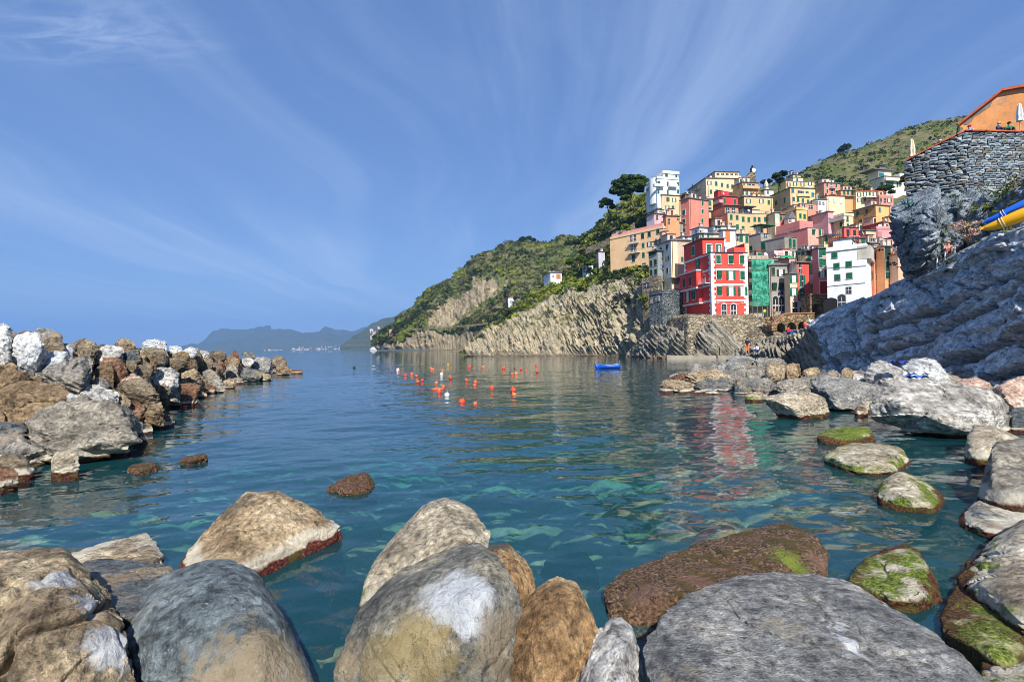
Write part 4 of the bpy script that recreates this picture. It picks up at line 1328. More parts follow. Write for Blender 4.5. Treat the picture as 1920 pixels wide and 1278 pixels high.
for i in range(80):
    x = rs.uniform(-40, 430) if i < 70 else rs.uniform(430, 540)
    yw, yc = hor(x) + 3360 / ip(DWL, x), ip(CRL, x)
    f = rs.uniform(0.02, 0.95) if i < 62 else rs.uniform(-.06, .03)
    yb = yw + (yc - yw) * f
    Y = break_depth(x, yb) + 0.5
    w = rs.uniform(0.9, 2.0) * F / Y * 0.5
    hh = w * rs.uniform(0.55, 0.85)
    ol = bbox_outline((x - w, yb - hh * 1.2, x + w, yb + hh * 0.5), 300 + i, (0, 0, 1))
    boulder('brown filler stone packed between the named boulders of the breakwater', ol, rs.choice(['rock_darkbrown', 'rock_brown', 'rock_grey', 'rock_redbrown', 'rock_darkbrown']), Yf=Y, t=w / F * Y * 1.2,
            seed=300 + i, level=4, p=100, amp=0.09, strata=0.7, facet=16, fcut=.60, group='filler stones of the left breakwater', name='filler_stone')

# ---------------------------------------------------------------- right foreshore
DWR = [(1225, 36), (1300, 34), (1397, 31.7), (1425, 30), (1549, 25), (1703, 22.5), (1886, 20), (2000, 18)]
CRR = [(1225, 700), (1340, 676), (1440, 690), (1530, 700), (1700, 690), (1900, 700), (2000, 700)]


def shore_depth(x, yb):
    D = ip(DWR, x)
    yw = hor(x) + 3360 / D
    yc = ip(CRR, x)
    f = (yw - yb) / (yw - yc)
    return min(D + max(-0.05, min(1.2, f)) * (9 if x > 1430 else 16), max(6.0, 3250 / max(1.0, yb - hor(x))) if yb > yw - 4 else 1e9)


cols = []
for x in (1228, 1260, 1300, 1345, 1397, 1425, 1490, 1549, 1620, 1703, 1800, 1886, 2000, 2100):
    D = ip(DWR, x)
    yw, yc = hor(x) + 3360 / D, ip(CRR, x)
    cols.append((x, [(yw + 30, D - 1.0), (yw + 3, D + 0.6), (yw * .5 + yc * .5 + 6, D + (5 if x > 1430 else 8)), (yc + 8, D + (10 if x > 1430 else 17)), (yc + 10, D + (16 if x > 1430 else 24)), (yc + 60, D + 28)]))
PX, PY, DY, P = loft(cols, 260, 80)
n = grid_normals(P)
n = np.where(n[..., 1:2] > 0, -n, n)
P = P + n * (np.abs(perlin(P * 0.7)) * 0.8 + fbm(P * 2.0, 3) * 0.2)[..., None]
o = surf('foreshore', P, MATS['rock_grey'])
tag(o, 'grey rocky foreshore at the foot of the slate cliff')
FRR = (1380, 480, 3.556)
RM = [
    ([(918, 945), (1000, 895), (1130, 828), (1330, 828), (1600, 878), (1705, 900), (1795, 972), (1818, 1050), (1795, 1115), (1600, 1132), (1400, 1115), (1150, 1065), (960, 1005)], 'bigwhite', 'great lens-shaped grey boulder with whitened top on the right shore'),
    ([(850, 770), (900, 715), (960, 693), (1060, 720), (1150, 760), (1185, 830), (1150, 880), (1010, 895), (900, 850)], 'pale', 'rounded yellowish-white boulder behind the great lens-shaped one'),
    ([(1105, 730), (1160, 690), (1260, 676), (1340, 700), (1400, 770), (1440, 845), (1300, 860), (1140, 840)], 'white', 'broad white boulder against the slate cliff'),
    ((1435, 816, 1705, 905), 'pink', 'low pinkish boulder right of the broad white one'),
    ([(1695, 900), (1780, 850), (1900, 800), (2000, 800), (2010, 1010), (1850, 1015), (1740, 970)], 'pink', 'brown and white boulder at the right edge under the slate cliff'),
    ((1808, 1008, 1990, 1140), 'darkgrey', 'dark ribbed rock at the right edge beside the great lens-shaped boulder'),
    ([(505, 850), (560, 800), (700, 812), (860, 845), (975, 880), (985, 940), (900, 985), (640, 992), (540, 930)], 'slab', 'big dark slab-like boulder left of the great lens-shaped one'),
    ([(160, 950), (330, 915), (480, 905), (570, 930), (608, 990), (590, 1040), (450, 1052), (250, 1010)], 'barnacle', 'grey-topped boulder with mossy rim at the waters edge'),
    ((735, 943, 835, 1006), 'moss', 'small mossy rock under the big dark slab-like boulder'),
    ((832, 958, 970, 1020), 'moss', 'pale mossy rock touching the great lens-shaped boulder'),
    ((780, 1000, 880, 1050), 'redbrown', 'little rusty stone in the water below the pale mossy rock'),
    ((180, 703, 348, 815), 'tan', 'large tan rounded boulder, left of the darker twin'),
    ((312, 713, 444, 806), 'brown', 'egg-shaped tan-brown boulder right of the large tan one'),
    ((438, 738, 566, 800), 'veined', 'blue-black striped boulder under the slate cliff'),
    ((588, 753, 694, 826), 'grey', 'round grey boulder under the cliff, left of its taller neighbour'),
    ((688, 738, 799, 826), 'tan', 'taller grey-tan boulder under the cliff'),
    ((762, 778, 874, 848), 'pale', 'light grey boulder in front of the taller grey-tan one'),
    ((248, 798, 514, 935), 'grey', 'folded grey ledge boulder above the mossy-rimmed one'),
    ((58, 903, 206, 952), 'moss', 'low mossy rock at the waterline, left part of the shore'),
    ((-10, 798, 105, 915), 'darkgrey', 'dark cracked boulder at the left end of the shore rocks'),
    ((95, 815, 280, 925), 'grey', 'grey cracked boulder beside the dark cracked one'),
    ((405, 870, 495, 925), 'darkbrown', 'small brown rock left of the big dark slab-like boulder'),
    ((470, 795, 720, 870), 'slab', 'flat grey slab lying above the folded grey ledge'),
    ((60, 745, 140, 815), 'grey', 'small grey block left of the large tan boulder'),
    ((1700, 850, 1830, 930), 'pale', 'pale stone tucked under the right-edge boulder'),
]
rock_mat('rock_bigwhite', T(120, 116, 108), T(164, 160, 152), T(222, 218, 208), tide=0.16, strata=(0.7, 0.7, 4.5, (0.05, 0.1, 0)), bump=0.6, scale=0.7)
for i, (b, mm, lab) in enumerate(RM):
    ol = bbox_outline(b, 500 + i, FRR) if isinstance(b, tuple) else [(FRR[0] + x / FRR[2], FRR[1] + y / FRR[2]) for x, y in b]
    xs, ys = [q[0] for q in ol], [q[1] for q in ol]
    xm, yb, w = (min(xs) + max(xs)) / 2, max(ys), max(xs) - min(xs)
    Y = shore_depth(xm, yb)
    wm = w / F * Y
    boulder(lab, ol, 'rock_' + mm, Yf=Y - 0.2 * wm, t=max(0.6, min(3.2, wm * 0.7)), seed=500 + i, level=6 if i == 0 else (5 if w > 45 else 4), p=90, amp=0.065, strata=0.8, sink=0.5, facet=3 if i == 0 else 12, fcut=.90 if i == 0 else .74)
# far shelf and dark ledges left of the cliff foot
LED = [((1232, 712, 1300, 732), 'tan', 'low tan shelf rock at the left tip of the right shore', 36),
       ((1285, 694, 1365, 722), 'tan', 'long tan slab above the shelf rock at the shore tip', 39), ((1300, 712, 1380, 740), 'darkgrey', 'dark seamed ledge in front of the long tan slab', 36),
       ((1365, 708, 1425, 742), 'darkgrey', 'dark seamed boulder right of the seamed ledge', 34), ((1395, 736, 1430, 748), 'moss', 'flat mossy stone at the waterline by the seamed boulder', 31.5),
       ((1338, 676, 1400, 700), 'slab', 'jagged dark ledge, lowest of the pile under the standing bather', 47), ((1360, 664, 1420, 690), 'slab', 'jagged dark ledge, middle of the pile under the standing bather', 51),
       ((1395, 690, 1440, 712), 'slab', 'jagged dark ledge right of the pile', 46), ((1410, 668, 1450, 694), 'slab', 'jagged block against the cliff foot', 50), ((1372, 692, 1412, 712), 'grey', 'grey block under the jagged ledges', 43),
       ((1440, 672, 1476, 696), 'grey', 'cracked grey block at the cliff foot', 48), ((1255, 700, 1300, 716), 'redbrown', 'reddish low rock behind the shelf rock', 40)]
for i, (b, mm, lab, Y) in enumerate(LED):
    ol = bbox_outline(b, 700 + i, (0, 0, 1), sq=3)
    wm = (b[2] - b[0]) / F * Y
    boulder(lab, ol, 'rock_' + mm, Yf=Y, t=wm * 0.6, seed=700 + i, level=5, p=22, amp=0.11, strata=1.2, sink=0.6, crack=1.0)
rs = random.Random(9)
for i in range(46):
    x = rs.uniform(1300, 1900)
    yw, yc = hor(x) + 3360 / ip(DWR, x), ip(CRR, x)
    yb = yw + (yc - yw) * rs.uniform(0.0, 0.95)
    Y = shore_depth(x, yb) + 0.8
    w = rs.uniform(0.6, 1.3) * F / Y * 0.5
    hh = w * rs.uniform(0.5, 0.8)
    ol = bbox_outline((x - w, yb - hh * 1.1, x + w, yb + hh * 0.5), 800 + i, (0, 0, 1))
    boulder('small grey stone lying between the larger boulders of the right shore', ol, rs.choice(['rock_grey', 'rock_darkgrey', 'rock_tan', 'rock_slab', 'rock_darkbrown']), Yf=Y, t=w / F * Y * 1.2,
            seed=800 + i, level=4, p=90, amp=0.07, strata=0.5, facet=14, fcut=.64, group='small stones of the right shore', name='shore_stone')

# ---------------------------------------------------------------- dark outcrop under the terrace wall
OUT = [
    ('dark slate outcrop jutting out below the stone terrace wall', [(1666, 405, 39), (1690, 378, 39.5), (1722, 362, 39), (1760, 348, 38), (1768, 400, 36.5), (1765, 455, 36), (1722, 503, 37.5), (1694, 512, 38.5), (1682, 456, 39)], 'rock_outcrop', dict(t=5.0, p=70, amp=0.08, strata=0.8, sink=0, crack=1.0, level=6, facet=8, fcut=.84)),
    ('broad grey rock bulge between the dark outcrop and the kayaks', [(1748, 372, 40), (1790, 385, 39.5), (1832, 412, 38), (1838, 440, 37), (1800, 478, 37), (1765, 500, 37.5), (1740, 480, 38.5)], 'rock_outcrop', dict(t=4.0, p=60, amp=0.09, strata=0.8, sink=0, facet=8, fcut=.85)),
    ('rough overhang rock beneath the dark slate outcrop', [(1690, 490, 40), (1720, 470, 39), (1770, 440, 38), (1775, 500, 37.5), (1740, 520, 38.5), (1700, 530, 40)], 'rock_outcrop', dict(t=4.0, p=18, amp=0.08, strata=0.8, sink=0)),
]
for i, (lab, ol, mm, kw) in enumerate(OUT):
    boulder(lab, ol, mm, seed=900 + i, name='rock_outcrop', **{'level': 5, **kw})
UC = []
for x, yt, yb in ((1690, 470, 560), (1720, 420, 550), (1750, 385, 530), (1790, 385, 500), (1850, 372, 475), (1930, 340, 455), (2050, 320, 430), (2200, 300, 400)):
    Yr = ip([(1690, 41), (1740, 38.5), (1800, 35.5), (1860, 32.5), (1925, 30), (2050, 27), (2200, 24)], x)
    UC.append((x, [(yb + 30, Yr), (yb, Yr + 0.6), (yb * .5 + yt * .5, Yr + 1.4), (yt, Yr + 2.6), (yt - 10, Yr + 8)]))
PX, PY, DY, P = loft(UC, 240, 120)
n = grid_normals(P)
n = np.where(n[..., 1:2] > 0, -n, n)
P = P + n * (fbm(P * 0.3, 5) * 0.9 + ridged(P * 0.9, 4) * 0.3)[..., None]
UPP = P
surf('upper_cliff', P, MATS['rock_outcrop'])
# ================================================================ houses
FRAMES = {'1': (1100, 300, 6.0), '2': (1400, 300, 6.0), '3': (1180, 420, 6.39), '4': (1390, 420, 5.81), '0': (0, 0, 1.0)}
_unit = {}


def leaf_mesh(mt):
    k = ('leaf', mt.name)
    if k not in _unit:
        b = MB()
        b.box(-.5, -.045, -.5, .5, 0, .5)
        for i in range(6):
            z = -.44 + i * .15
            b.add([(-.38, -.046, z), (.38, -.046, z), (.38, -.075, z + .04), (-.38, -.075, z + .04), (.38, -.046, z + .11), (-.38, -.046, z + .11)],
                  [(0, 1, 2, 3), (3, 2, 4, 5)])
        me = b.mesh('shutter')
        me.materials.append(mt)
        _unit[k] = me
    return _unit[k]


def pane_mesh(trim, arch=False, curtain=False):
    k = ('pane', trim.name, arch, curtain)
    if k not in _unit:
        b = MB()
        w = .10
        b.box(-.5 - w, -.05, -.5, -.5, .02, .5)
        b.box(.5, -.05, -.5, .5 + w, .02, .5)
        if not arch:
            b.box(-.5 - w, -.05, .5, .5 + w, .02, .5 + w * .7)
        b.box(-.5 - w * 1.4, -.12, -.5 - w * .6, .5 + w * 1.4, .02, -.5)
        b.box(-.5, -.012, -.5, .5, .01, .5, 1)
        b.box(-.03, -.03, -.5, .03, 0, .5, 2)
        b.box(-.5, -.028, -.04, .5, 0, .03, 2)
        if curtain:
            b.box(-.46, -.016, -.48, -.06, -.004, .46, 2)
            b.box(.10, -.016, -.48, .46, -.004, .46, 2)
        if arch:
            n = 8
            out = [(-.5 - w, .5)] + [((.5 + w) * math.cos(math.pi - math.pi * i / n), .5 + (.25 + w * .6) * math.sin(math.pi * i / n)) for i in range(1, n)] + [(.5 + w, .5)]
            inn = [(.5 * math.cos(math.pi - math.pi * i / n), .5 + .25 * math.sin(math.pi * i / n)) for i in range(n + 1)]
            vs = [(x, -.05, z) for x, z in out] + [(x, -.05, z) for x, z in inn]
            b.add(vs, [(i, n + 1 + i, n + 2 + i, i + 1) for i in range(n)])
            b.add([(x, -.012, z) for x, z in inn], [tuple(range(n + 1))], 1)
        me = b.mesh('window')
        for mm in (trim, M_GLASS, M_WHITE):
            me.materials.append(mm)
        _unit[k] = me
    return _unit[k]


def window(parent, loc, rz, w, h, typ='c', shut=None, trim=None):
    """typ: c closed shutters, o open shutters, d bare glass, a arched, h one leaf hung open, p propped-out shutters"""
    shut = shut or M_GREEN
    trim = trim or M_GREYTRIM
    o = link('window', pane_mesh(trim, typ == 'a', typ == 'o'), None, parent, loc, (0, 0, rz), (w, 1, h))
    lm = leaf_mesh(shut)
    L = []
    if typ == 'c':
        L = [(-.25, .49, 0, 0), (.25, .49, 0, 0)]
    elif typ == 'o':
        L = [(-.78, .48, 0, 0), (.78, .48, 0, 0)]
    elif typ == 'h':
        L = [(-.25, .49, 0, 0), (.78, .48, 0, 0)]
    elif typ == 'p':
        L = [(-.25, .49, 0, .35), (.25, .49, 0, .35)]
    for x, ww, z, tilt in L:
        s = link('shutter', lm, None, o, (x, -.055 - tilt * h * .4, z), (tilt, 0, 0), (ww, 1, 1 if not tilt else .98))
    return o


def solve(cx, cy, ux, uy, px, py):
    d = ray(px, py)
    # c + t u = s d
    det = ux * (-d.y) - uy * (-d.x)
    t = ((-cx) * (-d.y) - (-cy) * (-d.x)) / det
    return t


class House:
    pass


def house(label, fr, xl, xc, xr, yt, yb, rgb, F_=(), S_=(), Y=None, yaw=8, roof='hip', ext=4, side=None, cat='house', shut=None, trim=None, ws=(1.0, 1.55), name='house', wear=0.5, depth=None, wallmat=None, seed=None, pipe=True, chim=None):
    ox, oy, s = FRAMES[fr]
    xl, xc, xr = ox + xl / s, ox + xc / s, ox + xr / s
    yt, yb = oy + yt / s, oy + yb / s
    Y = Y or Yd(yb)
    a = R(yaw)
    top = at(xc, yt, Y)
    zb = at(xc, yb, Y).z - ext
    H = top.z - zb
    u = (math.cos(a), math.sin(a))
    v = (-math.sin(a), math.cos(a))
    w = max(1.5, solve(top.x, top.y, u[0], u[1], xr, yt))
    d = depth or (solve(top.x, top.y, v[0], v[1], xl, yt) if xl < xc - 0.8 else 8.0)
    d = max(2.0, min(d, 26))
    h = House()
    h.root = root = empty(name, (top.x, top.y, zb), a, label, cat)
    h.w, h.d, h.H, h.zb, h.a, h.c = w, d, H, zb, a, top
    h.u, h.v = u, v
    h.fr = (ox, oy, s)
    wm = wallmat or plaster(rgb, wear)
    b = MB().box(0, 0, 0, w, d, H)
    mats = [wm]
    if side:
        b.mi = [1 if i == 5 else 0 for i in range(6)]
        mats.append(plaster(side, wear) if isinstance(side, tuple) else MATS[side])
    b.build('wall', mats, root)
    rs = random.Random(hash(label) % 9999 if seed is None else seed)
    rs = random.Random(sum(ord(c) * (i + 1) for i, c in enumerate(label)))
    if roof in ('hip', 'tile'):
        e = 0.38
        rb = MB().box(-e, -e, H + .003, w + e, d + e, H + .17)
        hh = min(w, d) * .16
        i = min(w, d) * .45
        rb.add([(-e, -e, H + .17), (w + e, -e, H + .17), (w + e, d + e, H + .17), (-e, d + e, H + .17), (i, d / 2 if w > d else i, H + .17 + hh), (w - i, d / 2 if w > d else d - i, H + .17 + hh)],
               [(0, 1, 5, 4), (1, 2, 5), (2, 3, 4, 5), (3, 0, 4)])
        ro = rb.build('roof', M_TERRA if roof == 'tile' else M_SLATE, root)
        k = rs.randint(0, 2) if chim is None else chim
        for _ in range(k):
            cx, cy = rs.uniform(.15, .85) * w, rs.uniform(.2, .7) * d
            MB().box(cx - .35, cy - .3, H + .1, cx + .35, cy + .3, H + 1.3).box(cx - .48, cy - .42, H + 1.3, cx + .48, cy + .42, H + 1.42).build('chimney', plaster((196, 180, 160)), ro)
        if rs.random() < .5:
            cx, cy = rs.uniform(.2, .8) * w, rs.uniform(.2, .6) * d
            q = MB().tube((cx, cy, H + .2), (cx, cy, H + 2.6), .03, n=4)
            for zz in (2.5, 2.3, 2.1):
                q.tube((cx - .5, cy, H + zz), (cx + .5, cy, H + zz), .018, n=4)
            q.build('antenna', M_METAL, ro)
    elif roof in ('terrace', 'rail'):
        MB().box(-.12, -.12, H + .003, w + .12, d + .12, H + .14).build('roof', M_SLATE, root)
        if roof == 'terrace':
            p = MB()
            p.box(0, 0, H + .143, w, .18, H + .95).box(0, .18, H + .143, .18, d, H + .95).box(w - .18, .18, H + .143, w, d, H + .95)
            p.build('parapet', wm, root)
        else:
            p = MB()
            n = max(3, int(w / .55))
            for i in range(n + 1):
                p.tube((w * i / n, .05, H + .14), (w * i / n, .05, H + 1.05), .022, n=4)
            n2 = max(3, int(d / .55))
            for i in range(1, n2 + 1):
                p.tube((.05, d * i / n2, H + .14), (.05, d * i / n2, H + 1.05), .022, n=4)
            p.tube((0, .05, H + 1.05), (w, .05, H + 1.05), .035, n=4).tube((.05, 0, H + 1.05), (.05, d, H + 1.05), .035, n=4)
            p.build('railing', M_METAL, root)
    if pipe and w > 4:
        px = rs.choice([.06, .94]) * w
        MB().tube((px, -.09, .2), (px, -.09, H - .1), .07, n=6).build('drainpipe', simple('copper_pipe', T(120, 96, 78), .6), root)
    if name == 'house' and w > 3.5 and roof in ('hip', 'tile', 'rail', 'terrace') and rs.random() < .8:
        # rooftop rooms, tanks and washing
        for _ in range(rs.randint(1, 2)):
            rw, rd, rh = rs.uniform(.22, .4) * w, rs.uniform(.3, .5) * d, rs.uniform(1.6, 2.6)
            rx, ry = rs.uniform(.02, .6) * w, rs.uniform(.35, .5) * d
            rx = min(rx, w - rw)
            tone = rs.choice([rgb, (226, 208, 176), (214, 178, 150), (200, 190, 172)])
            rm = MB().box(rx, ry, H + .16, rx + rw, min(ry + rd, d), H + .16 + rh).build('roof_room', plaster(tone, .5), root)
            MB().box(rx - .2, ry - .25, H + .163 + rh, rx + rw + .2, min(ry + rd, d) + .1, H + .28 + rh).build('room_roof', M_SLATE if rs.random() < .6 else M_TERRA, rm)
            MB().box(rx + rw * .3, ry - .03, H + .5, rx + rw * .3 + .8, ry - .004, H + .16 + rh * .8).build('room_door', rs.choice([M_GREEN, M_DGREEN, M_BROWN, M_GLASS]), rm)
        if rs.random() < .6:
            cx, cy = rs.uniform(.1, .9) * w, rs.uniform(.05, .3) * d
            MB().lathe([(.02, .0), (.4, .1), (.42, .13), (.02, .05)], 12).build('satellite_dish', M_WHITE, root, loc=(cx, cy, H + 1.2), rot=(R(70), 0, rs.uniform(-.6, .6)))
            MB().tube((cx, cy, H + .1), (cx, cy, H + 1.2), .03, n=4).build('dish_post', M_METAL, root)
    if w > 4.5 and name == 'house' and rs.random() < .6:
        zc = H - rs.uniform(2.9, 3.4)
        while zc > 3.5:
            MB().box(.02, -.035, zc - .07, w - .02, -.003, zc + .07).build('floor_band', plaster(tuple(min(255, int(v * .9 + 28)) for v in rgb), .4), root)
            zc -= 3.2
    for q in F_:
        put_window(h, 'f', q, ws, shut, trim)
    for q in S_:
        put_window(h, 's', q, ws, shut, trim)
    return h


def on_face(h, face, zx, zy):
    ox, oy, s = h.fr
    px, py = ox + zx / s, oy + zy / s
    d = ray(px, py)
    n = (h.v[0], h.v[1]) if face == 'f' else (h.u[0], h.u[1])
    t = ((h.c.x) * n[0] + (h.c.y) * n[1]) / (d.x * n[0] + d.y * n[1])
    p = CAMP + d * t
    rel = (p.x - h.c.x, p.y - h.c.y)
    lx = rel[0] * h.u[0] + rel[1] * h.u[1]
    ly = rel[0] * h.v[0] + rel[1] * h.v[1]
    return lx, ly, p.z - h.zb


def put_window(h, face, q, ws=(1.0, 1.55), shut=None, trim=None):
    zx, zy = q[0], q[1]
    typ = q[2] if len(q) > 2 else 'c'
    w, hh = (q[3], q[4]) if len(q) > 4 else ws
    if len(q) > 5:
        shut = q[5]
    if typ != 'a' and w < 1.6:
        w, hh = w * .86, hh * .96
    lx, ly, lz = on_face(h, face, zx, zy)
    if face == 'f':
        lx = min(max(lx, w * .6), max(h.w - w * .6, w * .6))
        return window(h.root, (lx, -.004, lz), 0, w, hh, typ, shut, trim)
    ly = min(max(ly, w * .6), max(h.d - w * .6, w * .6))
    return window(h.root, (-.004, ly, lz), -math.pi / 2, w, hh, typ, shut, trim)


def block(h, x0, y0, z0, x1, y1, z1, m, name='wall'):
    return MB().box(x0, y0, z0, x1, y1, z1).build(name, m, h.root)


def balcony(h, face, zx, zy, w=2.4, dep=.9, m=None, solid=False):
    lx, ly, lz = on_face(h, face, zx, zy)
    b = MB()
    b.box(-w / 2, -dep, -.12, w / 2, -.006, 0)
    o = b.build('balcony', m or M_CONC, h.root)
    r = MB()
    if solid:
        r.box(-w / 2, -dep, .003, w / 2, -dep + .08, .9).box(-w / 2, -dep + .08, .003, -w / 2 + .08, -.006, .9).box(w / 2 - .08, -dep + .08, .003, w / 2, -.006, .9)
    else:
        n = max(4, int(w / .25))
        for i in range(n + 1):
            x = -w / 2 + .03 + (w - .06) * i / n
            r.tube((x, -dep + .03, 0), (x, -dep + .03, .95), .014, n=4)
        for x in (-w / 2 + .03, w / 2 - .03):
            for k in range(1, 3):
                r.tube((x, -dep + .03 + k * dep / 3, 0), (x, -dep + .03 + k * dep / 3, .95), .014, n=4)
            r.tube((x, -dep + .03, .95), (x, 0, .95), .025, n=4)
        r.tube((-w / 2, -dep + .03, .95), (w / 2, -dep + .03, .95), .025, n=4)
    r.build('balustrade', (m or M_CONC) if solid else M_METAL, o)
    if face == 'f':
        o.location = (lx, 0, lz)
    else:
        o.location = (0, ly, lz)
        o.rotation_euler = (0, 0, -math.pi / 2)
    return o


def awning(h, face, zx, zy, w, m, dep=1.6):
    lx, ly, lz = on_face(h, face, zx, zy)
    o = MB().add([(-w / 2, -.02, 0), (w / 2, -.02, 0), (w / 2, -dep, -.5), (-w / 2, -dep, -.5), (-w / 2, -.02, -.04), (w / 2, -.02, -.04), (w / 2, -dep, -.75), (-w / 2, -dep, -.75)],
                 [(0, 3, 2, 1), (4, 5, 6, 7), (3, 7, 6, 2), (0, 4, 7, 3), (1, 2, 6, 5)]).build('awning', m, h.root)
    o.location = (lx, 0, lz) if face == 'f' else (0, ly, lz)
    if face == 's':
        o.rotation_euler = (0, 0, -math.pi / 2)
    return o


def laundry(h, face, zx, zy, w, cols):
    lx, ly, lz = on_face(h, face, zx, zy)
    rs = random.Random(int(zx * 7 + zy))
    b = MB()
    x = -w / 2
    i = 0
    while x < w / 2:
        ww, hh = rs.uniform(.25, .6), rs.uniform(.5, .9)
        b.add([(x, -.35, 0), (x + ww, -.36, 0), (x + ww, -.30, -hh), (x, -.40, -hh), (x + ww * .5, -.42, -hh * .55)], [(0, 1, 4), (1, 2, 4), (2, 3, 4), (3, 0, 4)], i % len(cols))
        x += ww + .06
        i += 1
    b.tube((-w / 2 - .1, -.35, .01), (w / 2 + .3, -.35, .01), .012, n=4)
    o = b.build('laundry', [simple('cloth_%d_%d_%d' % c, C(*c), .9) for c in cols], h.root)
    o.location = (lx, 0, lz) if face == 'f' else (0, ly, lz)
    if face == 's':
        o.rotation_euler = (0, 0, -math.pi / 2)
    return o


YEL, CRM, SAL, PNK, ORG, TAN, MUS, GRY, WHT, STN = (232, 196, 128), (236, 214, 164), (228, 130, 104), (230, 168, 164), (234, 164, 100), (206, 158, 108), (206, 156, 72), (150, 146, 132), (224, 230, 232), (146, 140, 124)

# ---- tier at the top of the hill, left
h = house('white rounded villa with green shutters crowning the left end of the village', '1', 665, 790, 1040, 212, 420, WHT, [(763, 268, 'c', 1.5, 2.3), (760, 352), (912, 272, 'c', .8, 2), (912, 362, 'c', .8, 2), (1027, 270, 'c', .9, 1.5), (1027, 355)], [(690, 325)], Y=196, yaw=14, roof='terrace', wear=.25, trim=M_WHITE, name='villa', pipe=False)
x0 = on_face(h, 'f', 868, 212)[0]
lz = on_face(h, 'f', 900, 150)[2]
block(h, x0, .5, h.H + .2, h.w - .02, h.d - .5, lz, plaster(WHT, .25))
MB().box(x0 - .35, .15, lz + .003, h.w + .25, h.d - .2, lz + 1.1).build('roof', plaster((238, 234, 222), .25), h.root)
window(h.root, (on_face(h, 'f', 905, 178)[0], .494, on_face(h, 'f', 905, 178)[2]), 0, 1.1, 1.9, 'c', M_GREEN, M_WHITE)
window(h.root, (h.w - .9, .494, on_face(h, 'f', 905, 183)[2]), 0, .9, 1.9, 'c', M_GREEN, M_WHITE)
balcony(h, 'f', 800, 303, 4.2, 1.3, plaster(WHT, .2), True)
balcony(h, 'f', 960, 308, 3.6, 1.3, plaster(WHT, .2), True)
balcony(h, 's', 705, 318, 2.0, 1.0, plaster(WHT, .2), True)
# round end of the villa
q = MB().lathe([(h.d * .36, 2), (h.d * .36, h.H + .9), (.1, h.H + .95)], 20).build('round_bay', plaster(WHT, .25), h.root, smooth=False)
q.location = (h.d * .22, h.d * .36 + .3, 0)

h = house('cream house with mottled grey side wall under the white villa', '1', 700, 845, 1052, 392, 600, (224, 192, 132), [(908, 443, 'h'), (985, 450, 'o'), (908, 535, 'o'), (970, 537)], [], side=(150, 152, 132), wear=.7, yaw=14, roof='hip')
h = house('grey stone house with low roof left of the salmon tower', '1', 980, 1110, 1360, 385, 575, STN, [(1180, 440, 'd'), (1260, 430, 'd')], [(1043, 465), (1095, 455, 'd')], wallmat=MATS['masonry'], yaw=25)
h = house('long beige house with attic terrace on the hilltop', '1', 1140, 1340, 1740, 205, 440, (222, 196, 146), [(1380, 258, 'o'), (1457, 265), (1523, 280, 'c', .9, 1.5), (1585, 292, 'c', .9, 1.5), (1398, 357), (1462, 357), (1640, 300)], [(1190, 300, 'd'), (1225, 320, 'o'), (1160, 360)], Y=196, yaw=6, side=(206, 190, 158), roof='hip', chim=1)
block(h, h.w * .30, 1.0, h.H + .25, h.w - .3, h.d - 1, h.H + 2.9, plaster((226, 200, 140)))
MB().box(h.w * .28, .6, h.H + 2.903, h.w, h.d - .6, h.H + 3.1).build('roof', M_SLATE, h.root)
for i in range(5):
    window(h.root, (h.w * (.38 + .13 * i), .994, h.H + 1.5), 0, 1.0, 1.5, 'd')
MB().box(h.w * .3, -.1, h.H + .25, h.w - .1, .06, h.H + 1.05).build('parapet', plaster((232, 206, 150)), h.root)
awning(h, 'f', 1700, 205, 2.6, simple('red_canvas', T(206, 60, 40), .8))
balcony(h, 's', 1262, 335, 4, 1.2)
h = house('weathered grey church gable with a bell niche on the skyline', '1', 1735, 1800, 1905, 190, 250, GRY, [], [], Y=200, yaw=4, roof='none', wallmat=MATS['masonry'], cat='church', name='church', pipe=False)
MB().add([(0, 0, h.H), (h.w, 0, h.H), (h.w, h.d, h.H), (0, h.d, h.H), (h.w * .75, 0, h.H + 2.6), (h.w * .75, h.d, h.H + 2.6)], [(0, 1, 4), (1, 2, 5, 4), (2, 3, 5), (3, 0, 4, 5)]).build('gable', MATS['masonry'], h.root)
MB().box(h.w * .55, -.1, h.H + 1.2, h.w * .95, 1.2, h.H + 3.8).box(h.w * .66, -.1, h.H + 3.803, h.w * .84, 1.2, h.H + 4.6).build('bell_tower', MATS['masonry'], h.root)
MB().lathe([(.05, 0), (.8, .02), (.8, .1), (.05, .12)], 12).build('clock_face', M_WHITE, h.root, loc=(h.w * .75, -.16, h.H + 2.6), rot=(R(90), 0, 0))

h = house('mustard house with wide blue window below the church gable', '1', 1640, 1752, 1930, 250, 425, (212, 168, 92), [(1795, 290, 'o', .9, 1.6), (1855, 300, 'd', 2.6, 2.0, M_BLUE), (1775, 370, 'o'), (1830, 375, 'o'), (1895, 385, 'o')], [(1700, 300, 'd')], Y=188, yaw=12, roof='hip', chim=0)
balcony(h, 'f', 1835, 325, 7, 1.0, plaster((212, 168, 92)), True)
h = house('pale mustard house with a single shuttered row below the wide blue window', '1', 1700, 1770, 2095, 410, 530, (222, 186, 116), [(1820, 462, 'o'), (1965, 462, 'o'), (2048, 475, 'c')], [], Y=180, yaw=10)
h = house('bright red house with pink balcony in the upper village', '1', 1405, 1530, 1702, 405, 530, (206, 58, 48), [(1552, 460, 'c', .9, 1.9), (1668, 470, 'c', .9, 1.9)], [(1440, 470, 'd')], Y=178, yaw=16, roof='hip', side=(216, 126, 112))
block(h, 1, h.d * .4, h.H + .2, h.w * .7, h.d - .3, h.H + 2.6, plaster((188, 56, 54)))
balcony(h, 's', 1468, 505, 6.5, 1.6, plaster((222, 150, 146)), True)
